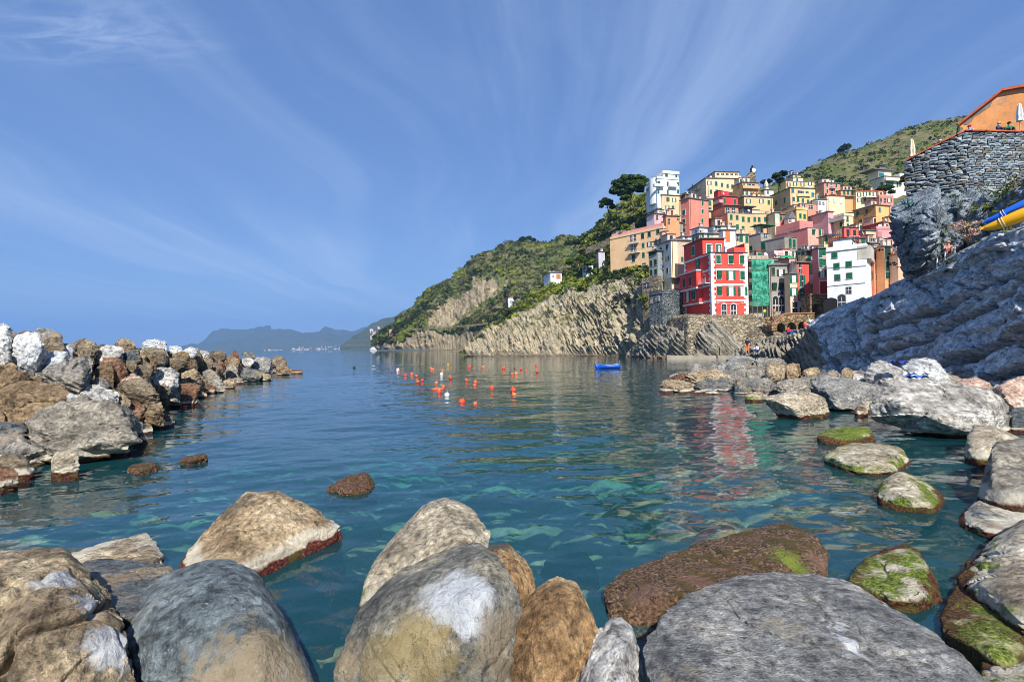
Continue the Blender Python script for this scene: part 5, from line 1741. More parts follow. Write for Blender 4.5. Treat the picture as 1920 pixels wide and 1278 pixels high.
h = house('tall salmon tower house with white-framed green windows', '1', 1055, 1150, 1365, 428, 850, SAL, [(1302, 487), (1302, 580), (1300, 685)], [(1095, 590, 'c', 1.3, 1.8), (1098, 693, 'c', 1.3, 1.8), (1100, 790, 'c', 1.3, 1.8)], Y=163, yaw=26, trim=M_WHITE, roof='hip', wear=.35, chim=1)
h = house('narrow cream house squeezed right of the salmon tower', '1', 1365, 1368, 1402, 440, 700, (226, 186, 118), [(1372, 485), (1385, 560, 'd'), (1385, 690, 'd')], Y=170, yaw=0)
h = house('wide apricot house with plain tan gable side in the village centre', '1', 1380, 1585, 2112, 598, 800, (236, 180, 112), [(1625, 642), (1692, 648), (1760, 665), (1823, 672), (1890, 668), (1940, 670), (1892, 752, 'd'), (2010, 668), (2085, 684), (2140, 698), (1695, 752), (1760, 770), (1620, 735, 'd')], [(1500, 700, 'd')], Y=158, yaw=10, side=(206, 152, 104), roof='rail')
block(h, .5, 2.2, h.H + .2, h.w * .32, h.d - .3, h.H + 2.9, plaster((206, 152, 104)))
block(h, h.w * .42, 2.4, h.H + .2, h.w * .62, h.d - .3, h.H + 2.5, plaster((214, 190, 150)))
MB().box(h.w * .40, .6, h.H + 2.55, h.w * .66, h.d, h.H + 2.7).box(.2, 1.4, h.H + 2.95, h.w * .35, h.d, h.H + 3.1).build('roof', M_SLATE, h.root)
for i, f in enumerate((.06, .18, .46, .55)):
    window(h.root, (h.w * f + .5, 2.19 if f < .4 else 2.39, h.H + 1.4), 0, 1.2, 1.7, 'd')
# ---- left edge, seaward
h = house('pink set-back house with whitewashed left wall above the beige seaward house', '1', 672, 762, 1010, 603, 780, (226, 172, 176), [(790, 645, 'd'), (868, 612, 'd')], [], Y=166, yaw=20, side=(224, 214, 208), wear=.35)
h = house('small orange house with brown eaves beside the pink set-back house', '1', 880, 892, 1045, 628, 760, (222, 150, 86), [(925, 690, 'd', .9, 1.8), (1035, 650, 'd')], [], Y=162, yaw=12)
h = house('tall beige seaward house with balconies at the left end', '1', 482, 858, 872, 770, 1220, (234, 194, 128), [], [(803, 803, 'c', 1.2, 1.7, M_DGREEN), (705, 833, 'c', 1.2, 1.7, M_DGREEN), (630, 855, 'c', 1.2, 1.7, M_DGREEN), (637, 960), (706, 946, 'o'), (640, 1067), (527, 1105, 'c', 1.3, 2.4, M_DGREEN), (645, 1178, 'd', 1.5, 1.2), (503, 880, 'd', 1, 2.2), (545, 872, 'd', 1, 2.2), (508, 988, 'd', 1, 2.2), (548, 985, 'd', 1, 2.2)], Y=160, yaw=40, roof='terrace', wear=.4, ext=4, depth=21, pipe=False)
balcony(h, 's', 533, 938, 4.2, 1.1, M_WHITE)
balcony(h, 's', 540, 1046, 4.6, 1.1, M_WHITE)
MB().box(.4, .4, h.H + .15, h.w - .2, h.d - .4, h.H + 1.9).build('wall', plaster((226, 150, 146), .6), h.root)
h = house('grey rendered house between the beige seaward house and the salmon tower', '1', 858, 1052, 1066, 705, 860, (156, 150, 134), [], [(890, 780), (1003, 742), (1008, 838, 'd', .9, .9)], Y=163, yaw=38, wear=.7, ext=6)
h = house('tall cream tower house with grey seaward face and small balconies', '3', 340, 497, 735, 195, 640, (236, 216, 160), [(633, 420, 'c', .7, 1.1)], [(380, 330, 'c', 1, 2, M_DGREEN), (453, 275, 'c', .9, 1.3, M_DGREEN), (457, 413, 'o', .9, 1.2, M_DGREEN), (458, 557, 'c', .9, 1.3, M_DGREEN), (385, 465, 'c', 1, 2, M_DGREEN), (388, 610, 'c', 1, 2, M_DGREEN)], Y=124, yaw=12, side=(206, 206, 196), wear=.55, ext=0, trim=M_GREYTRIM)  # side: cream wall greyed, the seaward face's shade is put into its colour
# right two thirds of the front is bare render
MB().box(h.w * .32, -.012, .1, h.w + .01, -.003, h.H - .05).build('render_panel', plaster((190, 170, 138), .8), h.root)
for zx, zy in ((378, 408), (385, 540), (390, 682)):
    balcony(h, 's', zx, zy, 2.6, 1.0)
laundry(h, 's', 385, 505, 2.0, [(40, 90, 200), (60, 70, 150)])
block(h, h.w * .02, .25, -8, h.w * .62, h.d - .2, -.01, plaster((222, 206, 166), .6))
window(h.root, (h.w * .2, .24, -4), 0, 1.3, 2.4, 'c', M_DGREEN)
window(h.root, (h.w * .45, .24, -4), 0, 1.1, 2.2, 'd')
for i in range(5):
    x = h.w * (.04 + .07 * i)
    MB().tube((x, .2, -1.6), (x, -.9, -.1), .09, n=5).build('bracket', simple('old_wood', T(84, 62, 46), .9), h.root)
MB().box(-.6, -1.0, -.18, h.w * .4, .24, -.02).build('jetty_floor', M_CONC, h.root)
h = house('slim blue-grey house with four narrow windows on the seaward cliff', '3', 230, 338, 346, 318, 640, (136, 146, 146), [], [(246, 362, 'c', .8, 1.4, M_DGREEN), (268, 354, 'c', .8, 1.4, M_DGREEN), (292, 342, 'c', .8, 1.4, M_DGREEN), (316, 328, 'c', .8, 1.4, M_DGREEN), (265, 470, 'c', .9, 1.5, M_DGREEN), (316, 456, 'c', .9, 1.5, M_DGREEN), (266, 580, 'c', .9, 1.5, M_DGREEN), (318, 574, 'c', .9, 1.5, M_DGREEN)], Y=127, yaw=30, wear=.7, ext=5, pipe=False)
h = house('little house with blue-grey roof deck behind the slim blue-grey house', '3', 290, 400, 580, 180, 330, (206, 176, 140), [(445, 195, 'd'), (500, 200, 'd')], [(320, 220, 'd', .8, 1.8), (370, 205, 'd', .8, 1.8)], Y=136, yaw=20)
h = house('small whitewashed rooftop house behind the cream tower', '3', 580, 640, 740, 148, 260, (214, 222, 226), [(680, 175, 'd', .9, .9)], [], Y=134, yaw=14, wear=.3)
h = house('white cube house with grey eaves behind the red house roof', '3', 745, 840, 935, 40, 200, (226, 230, 234), [], [(800, 90, 'd', .5, .6)], Y=133, yaw=18, wear=.3)
h = house('grey-green house with open shutters just above the red house', '3', 748, 838, 1010, 115, 300, (168, 172, 152), [(912, 155, 'o', 1.1, 1.7)], [(790, 195, 'o', 1.3, 1.4, M_BROWN)], Y=128, yaw=12, wear=.6)
h = house('cream stucco house with one small green window above the red house', '3', 1003, 1006, 1130, 118, 300, (228, 216, 164), [(1086, 146, 'c', .8, 1.1)], Y=130, yaw=6)
h = house('white roof house with a tall orange door above the red house', '3', 1110, 1125, 1270, 72, 300, (228, 230, 230), [(1178, 140, 'c', 1.2, 3.0, simple('orange_door', T(204, 112, 66), .6))], Y=126, yaw=8, wear=.3)
h = house('low white house with brown canopy at the apricot house foot', '3', 930, 1010, 1270, 25, 160, (216, 218, 216), [(1060, 55, 'd', 1.6, 1.2)], Y=136, yaw=10, wear=.4)
h = house('beige house with two green windows right of the orange door house', '3', 1268, 1280, 1432, 125, 420, (208, 190, 148), [(1340, 170, 'c', .9, 1.7), (1408, 180, 'c', .9, 1.7), (1352, 290, 'c'), (1275, 160, 'd')], Y=129, yaw=8)
# ---- right centre
h = house('small white church with a pointed bell turret far up the village', '2', 165, 200, 302, 335, 420, (220, 216, 208), [(238, 362, 'd', .8, 1.2)], [], Y=205, yaw=10, cat='church', name='church')
MB().lathe([(.9, 0), (.9, 1.6), (1.1, 1.65), (1.1, 1.8), (.8, 1.8), (.8, 2.8), (.05, 4.6)], 8, (2.0, 1.6, h.H)).build('bell_turret', plaster((196, 190, 178)), h.root)
h = house('small yellow block topping the yellow houses in the upper village', '2', 448, 520, 608, 165, 260, (226, 192, 122), [(558, 200, 'c')], [(480, 200, 'd')], Y=206, yaw=14)
h = house('yellow house with four open windows and hanging white laundry', '2', 385, 440, 762, 238, 370, (222, 190, 116), [(470, 280, 'o'), (545, 270, 'o'), (627, 275, 'o'), (710, 265, 'o'), (715, 335)], [], Y=201, yaw=10, roof='rail')
laundry(h, 'f', 690, 300, 2.8, [(236, 236, 236), (220, 224, 230)])
h = house('large yellow house with roofed loggia and plain left gable', '2', 270, 490, 770, 312, 540, (228, 196, 122), [(518, 345, 'c', 1.2, 1.5, M_BLUE), (743, 390, 'c', 1.2, 1.5, M_BLUE), (528, 440), (577, 445), (632, 458), (690, 470), (736, 478), (590, 378, 'd', 1.3, 2.2), (625, 382, 'd', 1.3, 2.2), (680, 388, 'd', 1.3, 2.2)], [(430, 452, 'c', 1.1, 1.9), (332, 483, 'c', 1.1, 1.6)], Y=186, yaw=10, side=(210, 184, 122))
balcony(h, 'f', 635, 408, 5.5, .5, plaster((228, 196, 122)), True)
h = house('pink-salmon house with two small balconies below the hillside', '2', 770, 868, 1052, 255, 430, (232, 142, 112), [(905, 283), (953, 290, 'd', 1.1, 2), (1008, 292), (907, 352), (960, 358, 'd', 1.1, 2), (1010, 363)], [], Y=199, yaw=12, side=(150, 138, 122), trim=M_WHITE)
balcony(h, 'f', 960, 322, 2.6, .9)
balcony(h, 'f', 965, 388, 2.6, .9)
h = house('tiny white house with three dark windows beside the large yellow house', '2', 768, 775, 900, 445, 560, (230, 234, 238), [(785, 478, 'd', .8, 1.2), (820, 483, 'd', .8, 1.2), (863, 490, 'd', .8, 1.2)], Y=183, yaw=6, wear=.2)
h = house('cream house with pale blind windows under the pink-salmon house', '2', 800, 900, 1102, 400, 520, (238, 212, 156), [(935, 450, 'c', 1, 1.5, M_WHITE), (990, 460, 'c', 1, 1.5, M_WHITE), (1060, 470, 'c', 1, 1.5, M_WHITE)], [], Y=189, yaw=10, roof='tile')
h = house('orange house with three tall green doors in the upper right row', '2', 1052, 1058, 1228, 342, 470, (226, 164, 88), [(1097, 365, 'c', 1, 1.9), (1140, 365, 'c', 1, 1.9), (1183, 368, 'c', 1, 1.9)], Y=194, yaw=5, roof='hip')
balcony(h, 'f', 1140, 410, 6, 1, M_CONC)
h = house('cream house with white awning in the upper right row', '2', 1222, 1228, 1482, 350, 500, (240, 214, 156), [(1265, 390, 'o'), (1330, 383, 'o'), (1383, 380, 'c', .8, 1.4), (1440, 385, 'o'), (1268, 450, 'o'), (1330, 455, 'd'), (1440, 450, 'd')], Y=193, yaw=4, roof='tile')
awning(h, 'f', 1370, 415, 5.5, M_WHITE, 2.2)
h = house('low pink house with terrace pergola at the right end of the upper row', '2', 1486, 1492, 1650, 420, 520, (226, 140, 118), [(1510, 452, 'c', .9, 1.3), (1555, 455, 'd'), (1605, 455, 'o')], Y=190, yaw=4, roof='terrace')
h = house('modern cream villa with teal glazing below the green hillside', '2', 1400, 1550, 1745, 182, 345, (240, 230, 190), [(1598, 215, 'd', 1.4, .9), (1672, 215, 'd', 1.4, .9), (1600, 272, 'c', 3.2, 2.2, M_BLUE), (1668, 275, 'o', 1.8, 2.2), (1722, 272, 'c', 1.2, 2, M_BLUE)], [(1520, 270, 'c', 1.2, 1.8, M_GREEN)], Y=226, yaw=14, wear=.25, name='villa', side=(206, 200, 170))
block(h, 1.5, 4, h.H + .2, h.w - 1, h.d + 3, h.H + 4.2, plaster((236, 224, 180), .25))
MB().box(-2.5, 3, h.H + 4.203, h.w + .6, h.d + 4, h.H + 4.5).box(h.w * .35, 5, h.H + 4.6, h.w * .7, h.d, h.H + 6.6).box(h.w * .3, 4.5, h.H + 6.6, h.w * .76, h.d + .6, h.H + 6.8).build('roof', M_SLATE, h.root)
window(h.root, (h.w * .3, 3.99, h.H + 2), 0, 3, 2, 'c', M_BLUE)
balcony(h, 'f', 1645, 240, 11, 1.4, plaster((240, 230, 190), .2), True)
block(h, h.w + .1, 1, 0, h.w + 6.5, h.d, h.H + 2.2, plaster((242, 238, 214), .2))
h = house('mustard house with brick-lined side and green shutters, right of centre', '2', 1200, 1450, 1612, 505, 740, (226, 180, 92), [(1495, 560, 'c', .9, 1.6, M_BLUE)], [(1248, 605), (1352, 577), (1288, 692), (1370, 670)], Y=170, yaw=18, side=(200, 148, 66), roof='hip')
block(h, h.w * .45, -2.0, 0, h.w + .5, -.01, h.H * .62, plaster((224, 170, 84)))
MB().box(h.w * .42, -2.3, h.H * .62 + .003, h.w + .8, -.01, h.H * .62 + .17).build('roof', M_SLATE, h.root)
h = house('red-orange house with low tiled roof under the mustard brick-lined house', '2', 1290, 1510, 1640, 705, 830, (224, 140, 106), [(1535, 745, 'c', .9, 1.5), (1568, 745, 'c', .9, 1.5)], [], Y=155, yaw=16, side=(190, 74, 52), roof='tile')
h = house('pink gabled house with two narrow white windows in the centre right', '2', 685, 915, 972, 580, 780, (224, 160, 168), [(932, 680, 'd', .8, 1.7), (957, 690, 'd', .8, 1.7)], [], Y=161, yaw=16, side=(222, 158, 166), roof='hip', wear=.35)
h = house('mustard house with stepped roof terrace left of the pink gabled house', '2', 380, 560, 688, 560, 700, (226, 188, 100), [(603, 628), (650, 635)], [], Y=166, yaw=16, side=(196, 148, 70), roof='terrace')
h = house('low salmon roof house in front of the large yellow house', '2', 400, 600, 800, 490, 570, (208, 142, 108), [(640, 520, 'd', 1.4, 1.2), (720, 530, 'd', 1.6, 1.2)], [], Y=176, yaw=14, roof='rail', side=(206, 146, 106))
h = house('cream house with curved grey balcony beside the pink gabled house', '2', 970, 1095, 1207, 628, 850, (238, 208, 150), [(1132, 660, 'c', 1, 1.8), (1137, 745, 'c', 1, 1.6)], [(1063, 725, 'c', .9, 1.6)], Y=158, yaw=18, side=(226, 206, 130), roof='terrace')
balcony(h, 's', 1040, 685, 5.0, 1.2, plaster((214, 208, 196)), True)
h = house('long pink house with wooden roof terrace in the village middle', '2', 315, 685, 862, 762, 930, (232, 166, 140), [(748, 810, 'p', 1, 1.7), (822, 815, 'c', 1, 1.7)], [], Y=146, yaw=20, side=(220, 132, 124), roof='rail', wear=.35)
block(h, .3, h.d * .25, h.H + .2, h.w * .9, h.d - .3, h.H + 2.8, plaster((220, 132, 124), .35))
h = house('small red house with two shutters behind the long pink house', '2', 362, 366, 462, 612, 720, (206, 96, 84), [(383, 655), (427, 665)], Y=157, yaw=5)
h = house('tiny pale gabled house tucked behind the long pink house', '2', 462, 470, 546, 655, 720, (206, 196, 176), [(490, 675, 'd', .8, 1)], Y=154, yaw=8, roof='none', pipe=False)
MB().add([(-.3, -.3, h.H), (h.w + .3, -.3, h.H), (h.w + .3, h.d, h.H), (-.3, h.d, h.H), (h.w / 2, -.3, h.H + 2.2), (h.w / 2, h.d, h.H + 2.2)], [(0, 1, 4), (1, 2, 5, 4), (2, 3, 5), (3, 0, 4, 5)]).build('roof', M_SLATE, h.root)
h = house('pale green house strip between the apricot and small red houses', '2', 312, 316, 362, 590, 740, (186, 196, 160), [(333, 690, 'c', 1, 1.6, M_WHITE)], Y=156.5, yaw=5)
h = house('yellow house with navy awning right of the long pink house', '2', 852, 870, 968, 858, 1000, (236, 200, 116), [(900, 905, 'c', .9, 1.8)], Y=140, yaw=10)
awning(h, 'f', 925, 830, 4.5, simple('navy_canvas', T(40, 50, 86), .8))
h = house('pinkish-tan house with sloping flank above the red-brown rooftop', '2', 1110, 1340, 1452, 790, 900, (226, 186, 128), [(1400, 880, 'd')], [], Y=143, yaw=16, side=(218, 128, 112))
h = house('pink house with one blind window right of the tan-flanked house', '2', 1450, 1460, 1660, 780, 960, (232, 146, 148), [(1495, 830, 'c', 1.4, 1.6, simple('shutter_rose', T(196, 120, 120), .7))], Y=146, yaw=6, roof='terrace')
h = house('red terrace house with a wide green window above the white house', '4', 1100, 1140, 1395, 150, 300, (212, 98, 80), [(1235, 165, 'd', 2.4, 1.4), (1325, 182, 'c', 1.2, 1.4)], [], Y=118, yaw=10, roof='tile', side=(206, 92, 76))
h = house('rusty scaffolded red wall left of the red terrace house', '4', 945, 1100, 1135, 130, 300, (190, 116, 84), [], [], Y=122, yaw=24, side=(196, 128, 92), roof='none', wear=.9, pipe=False)
for i in range(7):
    MB().tube((-.6, .3 + i * (h.d - .6) / 6, 2), (-.6, .3 + i * (h.d - .6) / 6, h.H + 1), .06, n=5).build('scaffold_pole', M_BROWN, h.root)
h = house('grey house with a green roof pergola behind the big stone house', '4', 78, 210, 330, 100, 320, (158, 154, 142), [(262, 125, 'd', 1.2, 1.2)], [(105, 265, 'c', 1.2, 1.3, M_DGREEN)], Y=128, yaw=24, roof='rail')
for i in range(5):
    MB().tube((.5 + i * 1.1, .4, h.H + .14), (.5 + i * 1.1, .4, h.H + 2.3), .06, n=5).build('pergola_post', M_DGREEN, h.root)
MB().box(.2, .1, h.H + 2.3, 5.6, 3.4, h.H + 2.45).build('pergola_roof', M_GREEN, h.root)
h = house('big weathered stone-grey house with tall green shutters', '4', 212, 470, 612, 140, 420, (150, 144, 128), [(530, 205, 'c', 1.0, 2.1), (573, 215, 'c', 1.0, 2.1), (540, 330, 'o', .9, 1.6), (580, 340, 'o', .8, 1.6)], [(237, 240, 'c', 1.4, 1.9)], Y=118, yaw=24, wear=1.0, side=(150, 148, 138), roof='rail')
h = house('pale pink house with green awning behind the grey harbour house', '4', 225, 380, 600, 375, 640, (226, 170, 160), [(560, 440, 'd')], [(300, 420, 'd')], Y=113, yaw=10, wear=.4, roof='rail')
awning(h, 'f', 450, 340, 3.2, simple('green_canvas', T(30, 150, 100), .7))
block(h, .4, 1.2, h.H + .2, h.w * .55, h.d - .2, h.H + 2.0, plaster((222, 178, 170), .4))
h = house('house wrapped in green scaffold netting beside the red house', '4', 72, 78, 296, 392, 985, (168, 160, 140), [(150, 700), (230, 700), (150, 580), (230, 580), (150, 460), (230, 460)], Y=111, yaw=2, ext=1, roof='terrace', pipe=False)
net_m, g = mat('scaffold_net')
tex = g.noise(1.6, 5, .6, g.pos())
df = g.bsdf(g.ramp(tex, [(.35, T(20, 120, 96)), (.65, T(90, 196, 164))]), .8)
tr = g.n('ShaderNodeBsdfTransparent', None, Color=(.75, .95, .88, 1)).outputs[0]
g.out(g.n('ShaderNodeMixShader', None, _0=g.ramp(tex, [(.3, .45), (.7, .8)]), _1=tr, _2=df).outputs[0])
floors = [0.3 + i * (h.H - .4) / 5 for i in range(6)]
for i in range(5):
    x = -.1 + i * (h.w - .2) / 4
    MB().tube((x, -1.5, 0), (x, -1.5, h.H + 1.2), .06, n=5).build('scaffold_pole', M_METAL, h.root)
for z in floors[1:]:
    MB().box(-.3, -1.6, z, h.w + .1, -.2, z + .08).build('scaffold_deck', simple('plank', T(170, 150, 116), .9), h.root)
for k, z in enumerate(floors[1:-1]):
    z1 = floors[k + 2]
    nb = MB()
    nx, nz = 22, 8
    vs = []
    rs = random.Random(k)
    for a_ in range(nx + 1):
        for b_ in range(nz + 1):
            fx, fz = a_ / nx, b_ / nz
            vs.append((-.3 + fx * (h.w + .4), -1.66 - .22 * math.sin(math.pi * fz) * (1 + .5 * math.sin(fx * 19 + k)) - rs.uniform(0, .05), z - .1 + fz * (z1 - z)))
    nb.add(vs, [(a_ * (nz + 1) + b_, (a_ + 1) * (nz + 1) + b_, (a_ + 1) * (nz + 1) + b_ + 1, a_ * (nz + 1) + b_ + 1) for a_ in range(nx) for b_ in range(nz)])
    nb.build('scaffold_net', net_m, h.root, smooth=True)
h = house('plain grey harbour house with arched doors and hanging laundry', '4', 296, 300, 530, 450, 1000, (158, 152, 138), [(345, 515, 'c', .9, 1.7), (430, 530, 'o', 1.0, 1.5), (355, 680, 'p', 1.1, 1.7), (430, 680, 'p', 1.1, 1.7), (372, 885, 'a', 1.2, 2.6), (437, 885, 'a', 1.2, 2.6), (493, 875, 'd', .9, .9)], Y=109, yaw=2, wear=.5, ext=1, roof='hip', shut=M_DGREEN)
laundry(h, 'f', 470, 728, 2.8, [(30, 30, 60), (40, 40, 130), (206, 180, 90)])
h = house('half cream half red narrow house with white ground floor by the arches', '4', 524, 602, 735, 420, 830, (206, 74, 62), [(640, 480, 'd', .8, 2.6), (655, 620, 'h', 1.0, 2.4), (650, 750, 'h', 1.0, 2.0)], [], Y=107, yaw=14, ext=.01, roof='hip', side=(228, 196, 158), chim=0)
block(h, .02, .05, -5.2, h.w - .05, h.d, 0, plaster((232, 230, 226), .3))
window(h.root, (h.w * .35, .04, -2.8), 0, 1.2, 2.6, 'd', None, M_WHITE)
window(h.root, (h.w * .75, .04, -2.4), 0, .9, 2.0, 'c', M_BLUE, M_WHITE)
balcony(h, 'f', 690, 815, 3, .8)
h2 = house('low cream house front left of the half red house', '4', 520, 527, 606, 540, 955, (230, 200, 160), [(572, 597, 'o', 1.0, 1.7), (572, 737, 'o', 1.0, 1.7), (583, 910, 'd', 1.1, 2.4)], Y=106, yaw=2, ext=1, roof='hip', chim=0)
h = house('narrow grey and yellow house with stacked balconies', '4', 612, 700, 800, 290, 800, (158, 146, 122), [(735, 340, 'c', 1.1, 1.9), (740, 465, 'c', 1.1, 2.4, simple('shutter_light', T(60, 180, 110), .6)), (760, 600, 'o', 1.2, 2.4)], [(637, 297, 'c', .9, 1.4), (672, 305, 'c', .9, 1.4)], Y=112, yaw=20, side=(232, 204, 120), roof='hip')
balcony(h, 'f', 745, 290, 4, 1.2)
balcony(h, 'f', 765, 655, 3.4, 1.0, M_CONC)
laundry(h, 'f', 740, 250, 3.2, [(50, 40, 90), (200, 190, 190), (90, 60, 120)])
h = house('yellow sliver house with green shutters beside the tall pink one', '4', 788, 792, 842, 240, 780, (236, 190, 92), [(802, 390, 'c', 1, 1.9), (806, 535, 'c', 1, 2)], Y=113, yaw=0)
h = house('tall pink house with red ground door left of the white house', '4', 832, 838, 948, 265, 790, (226, 140, 138), [(852, 315, 'c', .9, 2.2), (898, 305, 'c', .9, 1.6), (855, 425, 'c', .9, 2.2), (903, 418, 'c', .9, 1.6), (880, 540, 'o'), (925, 530), (890, 690, 'c', 1.6, 2.6, simple('door_red', T(150, 40, 44), .6))], Y=108, yaw=4, trim=M_WHITE, wear=.3)
h = house('white house with green shutters above the harbour slipway', '4', 925, 1362, 1458, 262, 900, (232, 236, 240), [(1415, 420, 'c', .9, 1.8), (1415, 560, 'd', .9, 1.5), (1425, 700, 'd', 1.4, 2.2)], [(1015, 340, 'c', 1.0, 1.12), (1038, 458, 'c', 1.0, 1.12), (1172, 438, 'c', 1.0, 1.12), (1047, 580, 'c', 1.0, 1.12), (1177, 563, 'c', 1.0, 1.12), (1170, 720, 'd', .9, 1.2), (1095, 850, 'a', 1.2, 1.9)], Y=93, yaw=50, wear=.28, ext=1.5, roof='terrace', trim=M_GREYTRIM, pipe=False)
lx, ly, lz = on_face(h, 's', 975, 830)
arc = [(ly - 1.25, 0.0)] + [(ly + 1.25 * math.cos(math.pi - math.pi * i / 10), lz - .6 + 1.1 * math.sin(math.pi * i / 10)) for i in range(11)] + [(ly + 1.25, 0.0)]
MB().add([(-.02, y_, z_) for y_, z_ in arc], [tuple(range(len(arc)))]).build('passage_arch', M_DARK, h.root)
for (zx0, zy0, zx1, zy1) in ((935, 480, 1358, 455), (930, 680, 1350, 640)):
    a0, a1 = on_face(h, 's', zx0, zy0), on_face(h, 's', zx1, zy1)
    MB().tube((-.06, a0[1], a0[2]), (-.06, a1[1], a1[2]), .035, n=5).build('cable', simple('black_cable', (.03, .03, .03), .6), h.root)
block(h, -.05, -.6, h.H - 1.9, h.w * .9, h.d * .22, h.H + .5, plaster((196, 190, 170), .9))
h = house('narrow salmon house with columns of dark windows right of the white house', '4', 1425, 1440, 1500, 300, 680, (230, 146, 100), [(1470, 370, 'c', .8, 1.8, M_DGREEN), (1475, 460, 'c', .8, 1.8, M_DGREEN), (1481, 560, 'c', .8, 1.6, M_DGREEN)], Y=98, yaw=6, roof='hip')
h = house('slim orange house with a red ground floor behind the salmon house', '4', 1490, 1498, 1560, 215, 680, (234, 172, 102), [(1514, 250, 'c', .8, 1.6, M_DGREEN), (1517, 355, 'c', .8, 1.6, M_DGREEN), (1524, 470, 'c', .8, 1.6, M_DGREEN), (1530, 600, 'd', 1, 2)], Y=101, yaw=6)
h = house('orange house with three tall dark shutters at the village right end', '4', 1545, 1556, 1645, 245, 660, (236, 164, 92), [(1578, 320, 'c', 1.3, 2.6, M_DGREEN), (1585, 440, 'c', 1.3, 2.6, M_DGREEN), (1590, 548, 'c', 1.4, 1.7, M_DGREEN)], Y=96, yaw=6)
h = house('orange house with green balcony partly hidden by the slate outcrop', '4', 1640, 1648, 1705, 280, 660, (228, 158, 100), [(1690, 330, 'c', 1.0, 2.0), (1690, 450, 'c', 1.0, 2.0)], Y=99, yaw=4)
h = house('salmon house with lean-to roof at the far right of the village', '4', 1695, 1705, 1830, 330, 620, (226, 178, 136), [], Y=94, yaw=4, roof='tile', wear=.4)
h = house('rosy house with a grey-blue roof behind the orange right-end houses', '4', 1380, 1400, 1560, 210, 340, (222, 120, 104), [(1425, 190, 'd')], Y=112, yaw=8)
h = house('pink house high behind the orange right-end houses', '4', 1600, 1640, 1820, 150, 330, (232, 168, 150), [], Y=120, yaw=8)


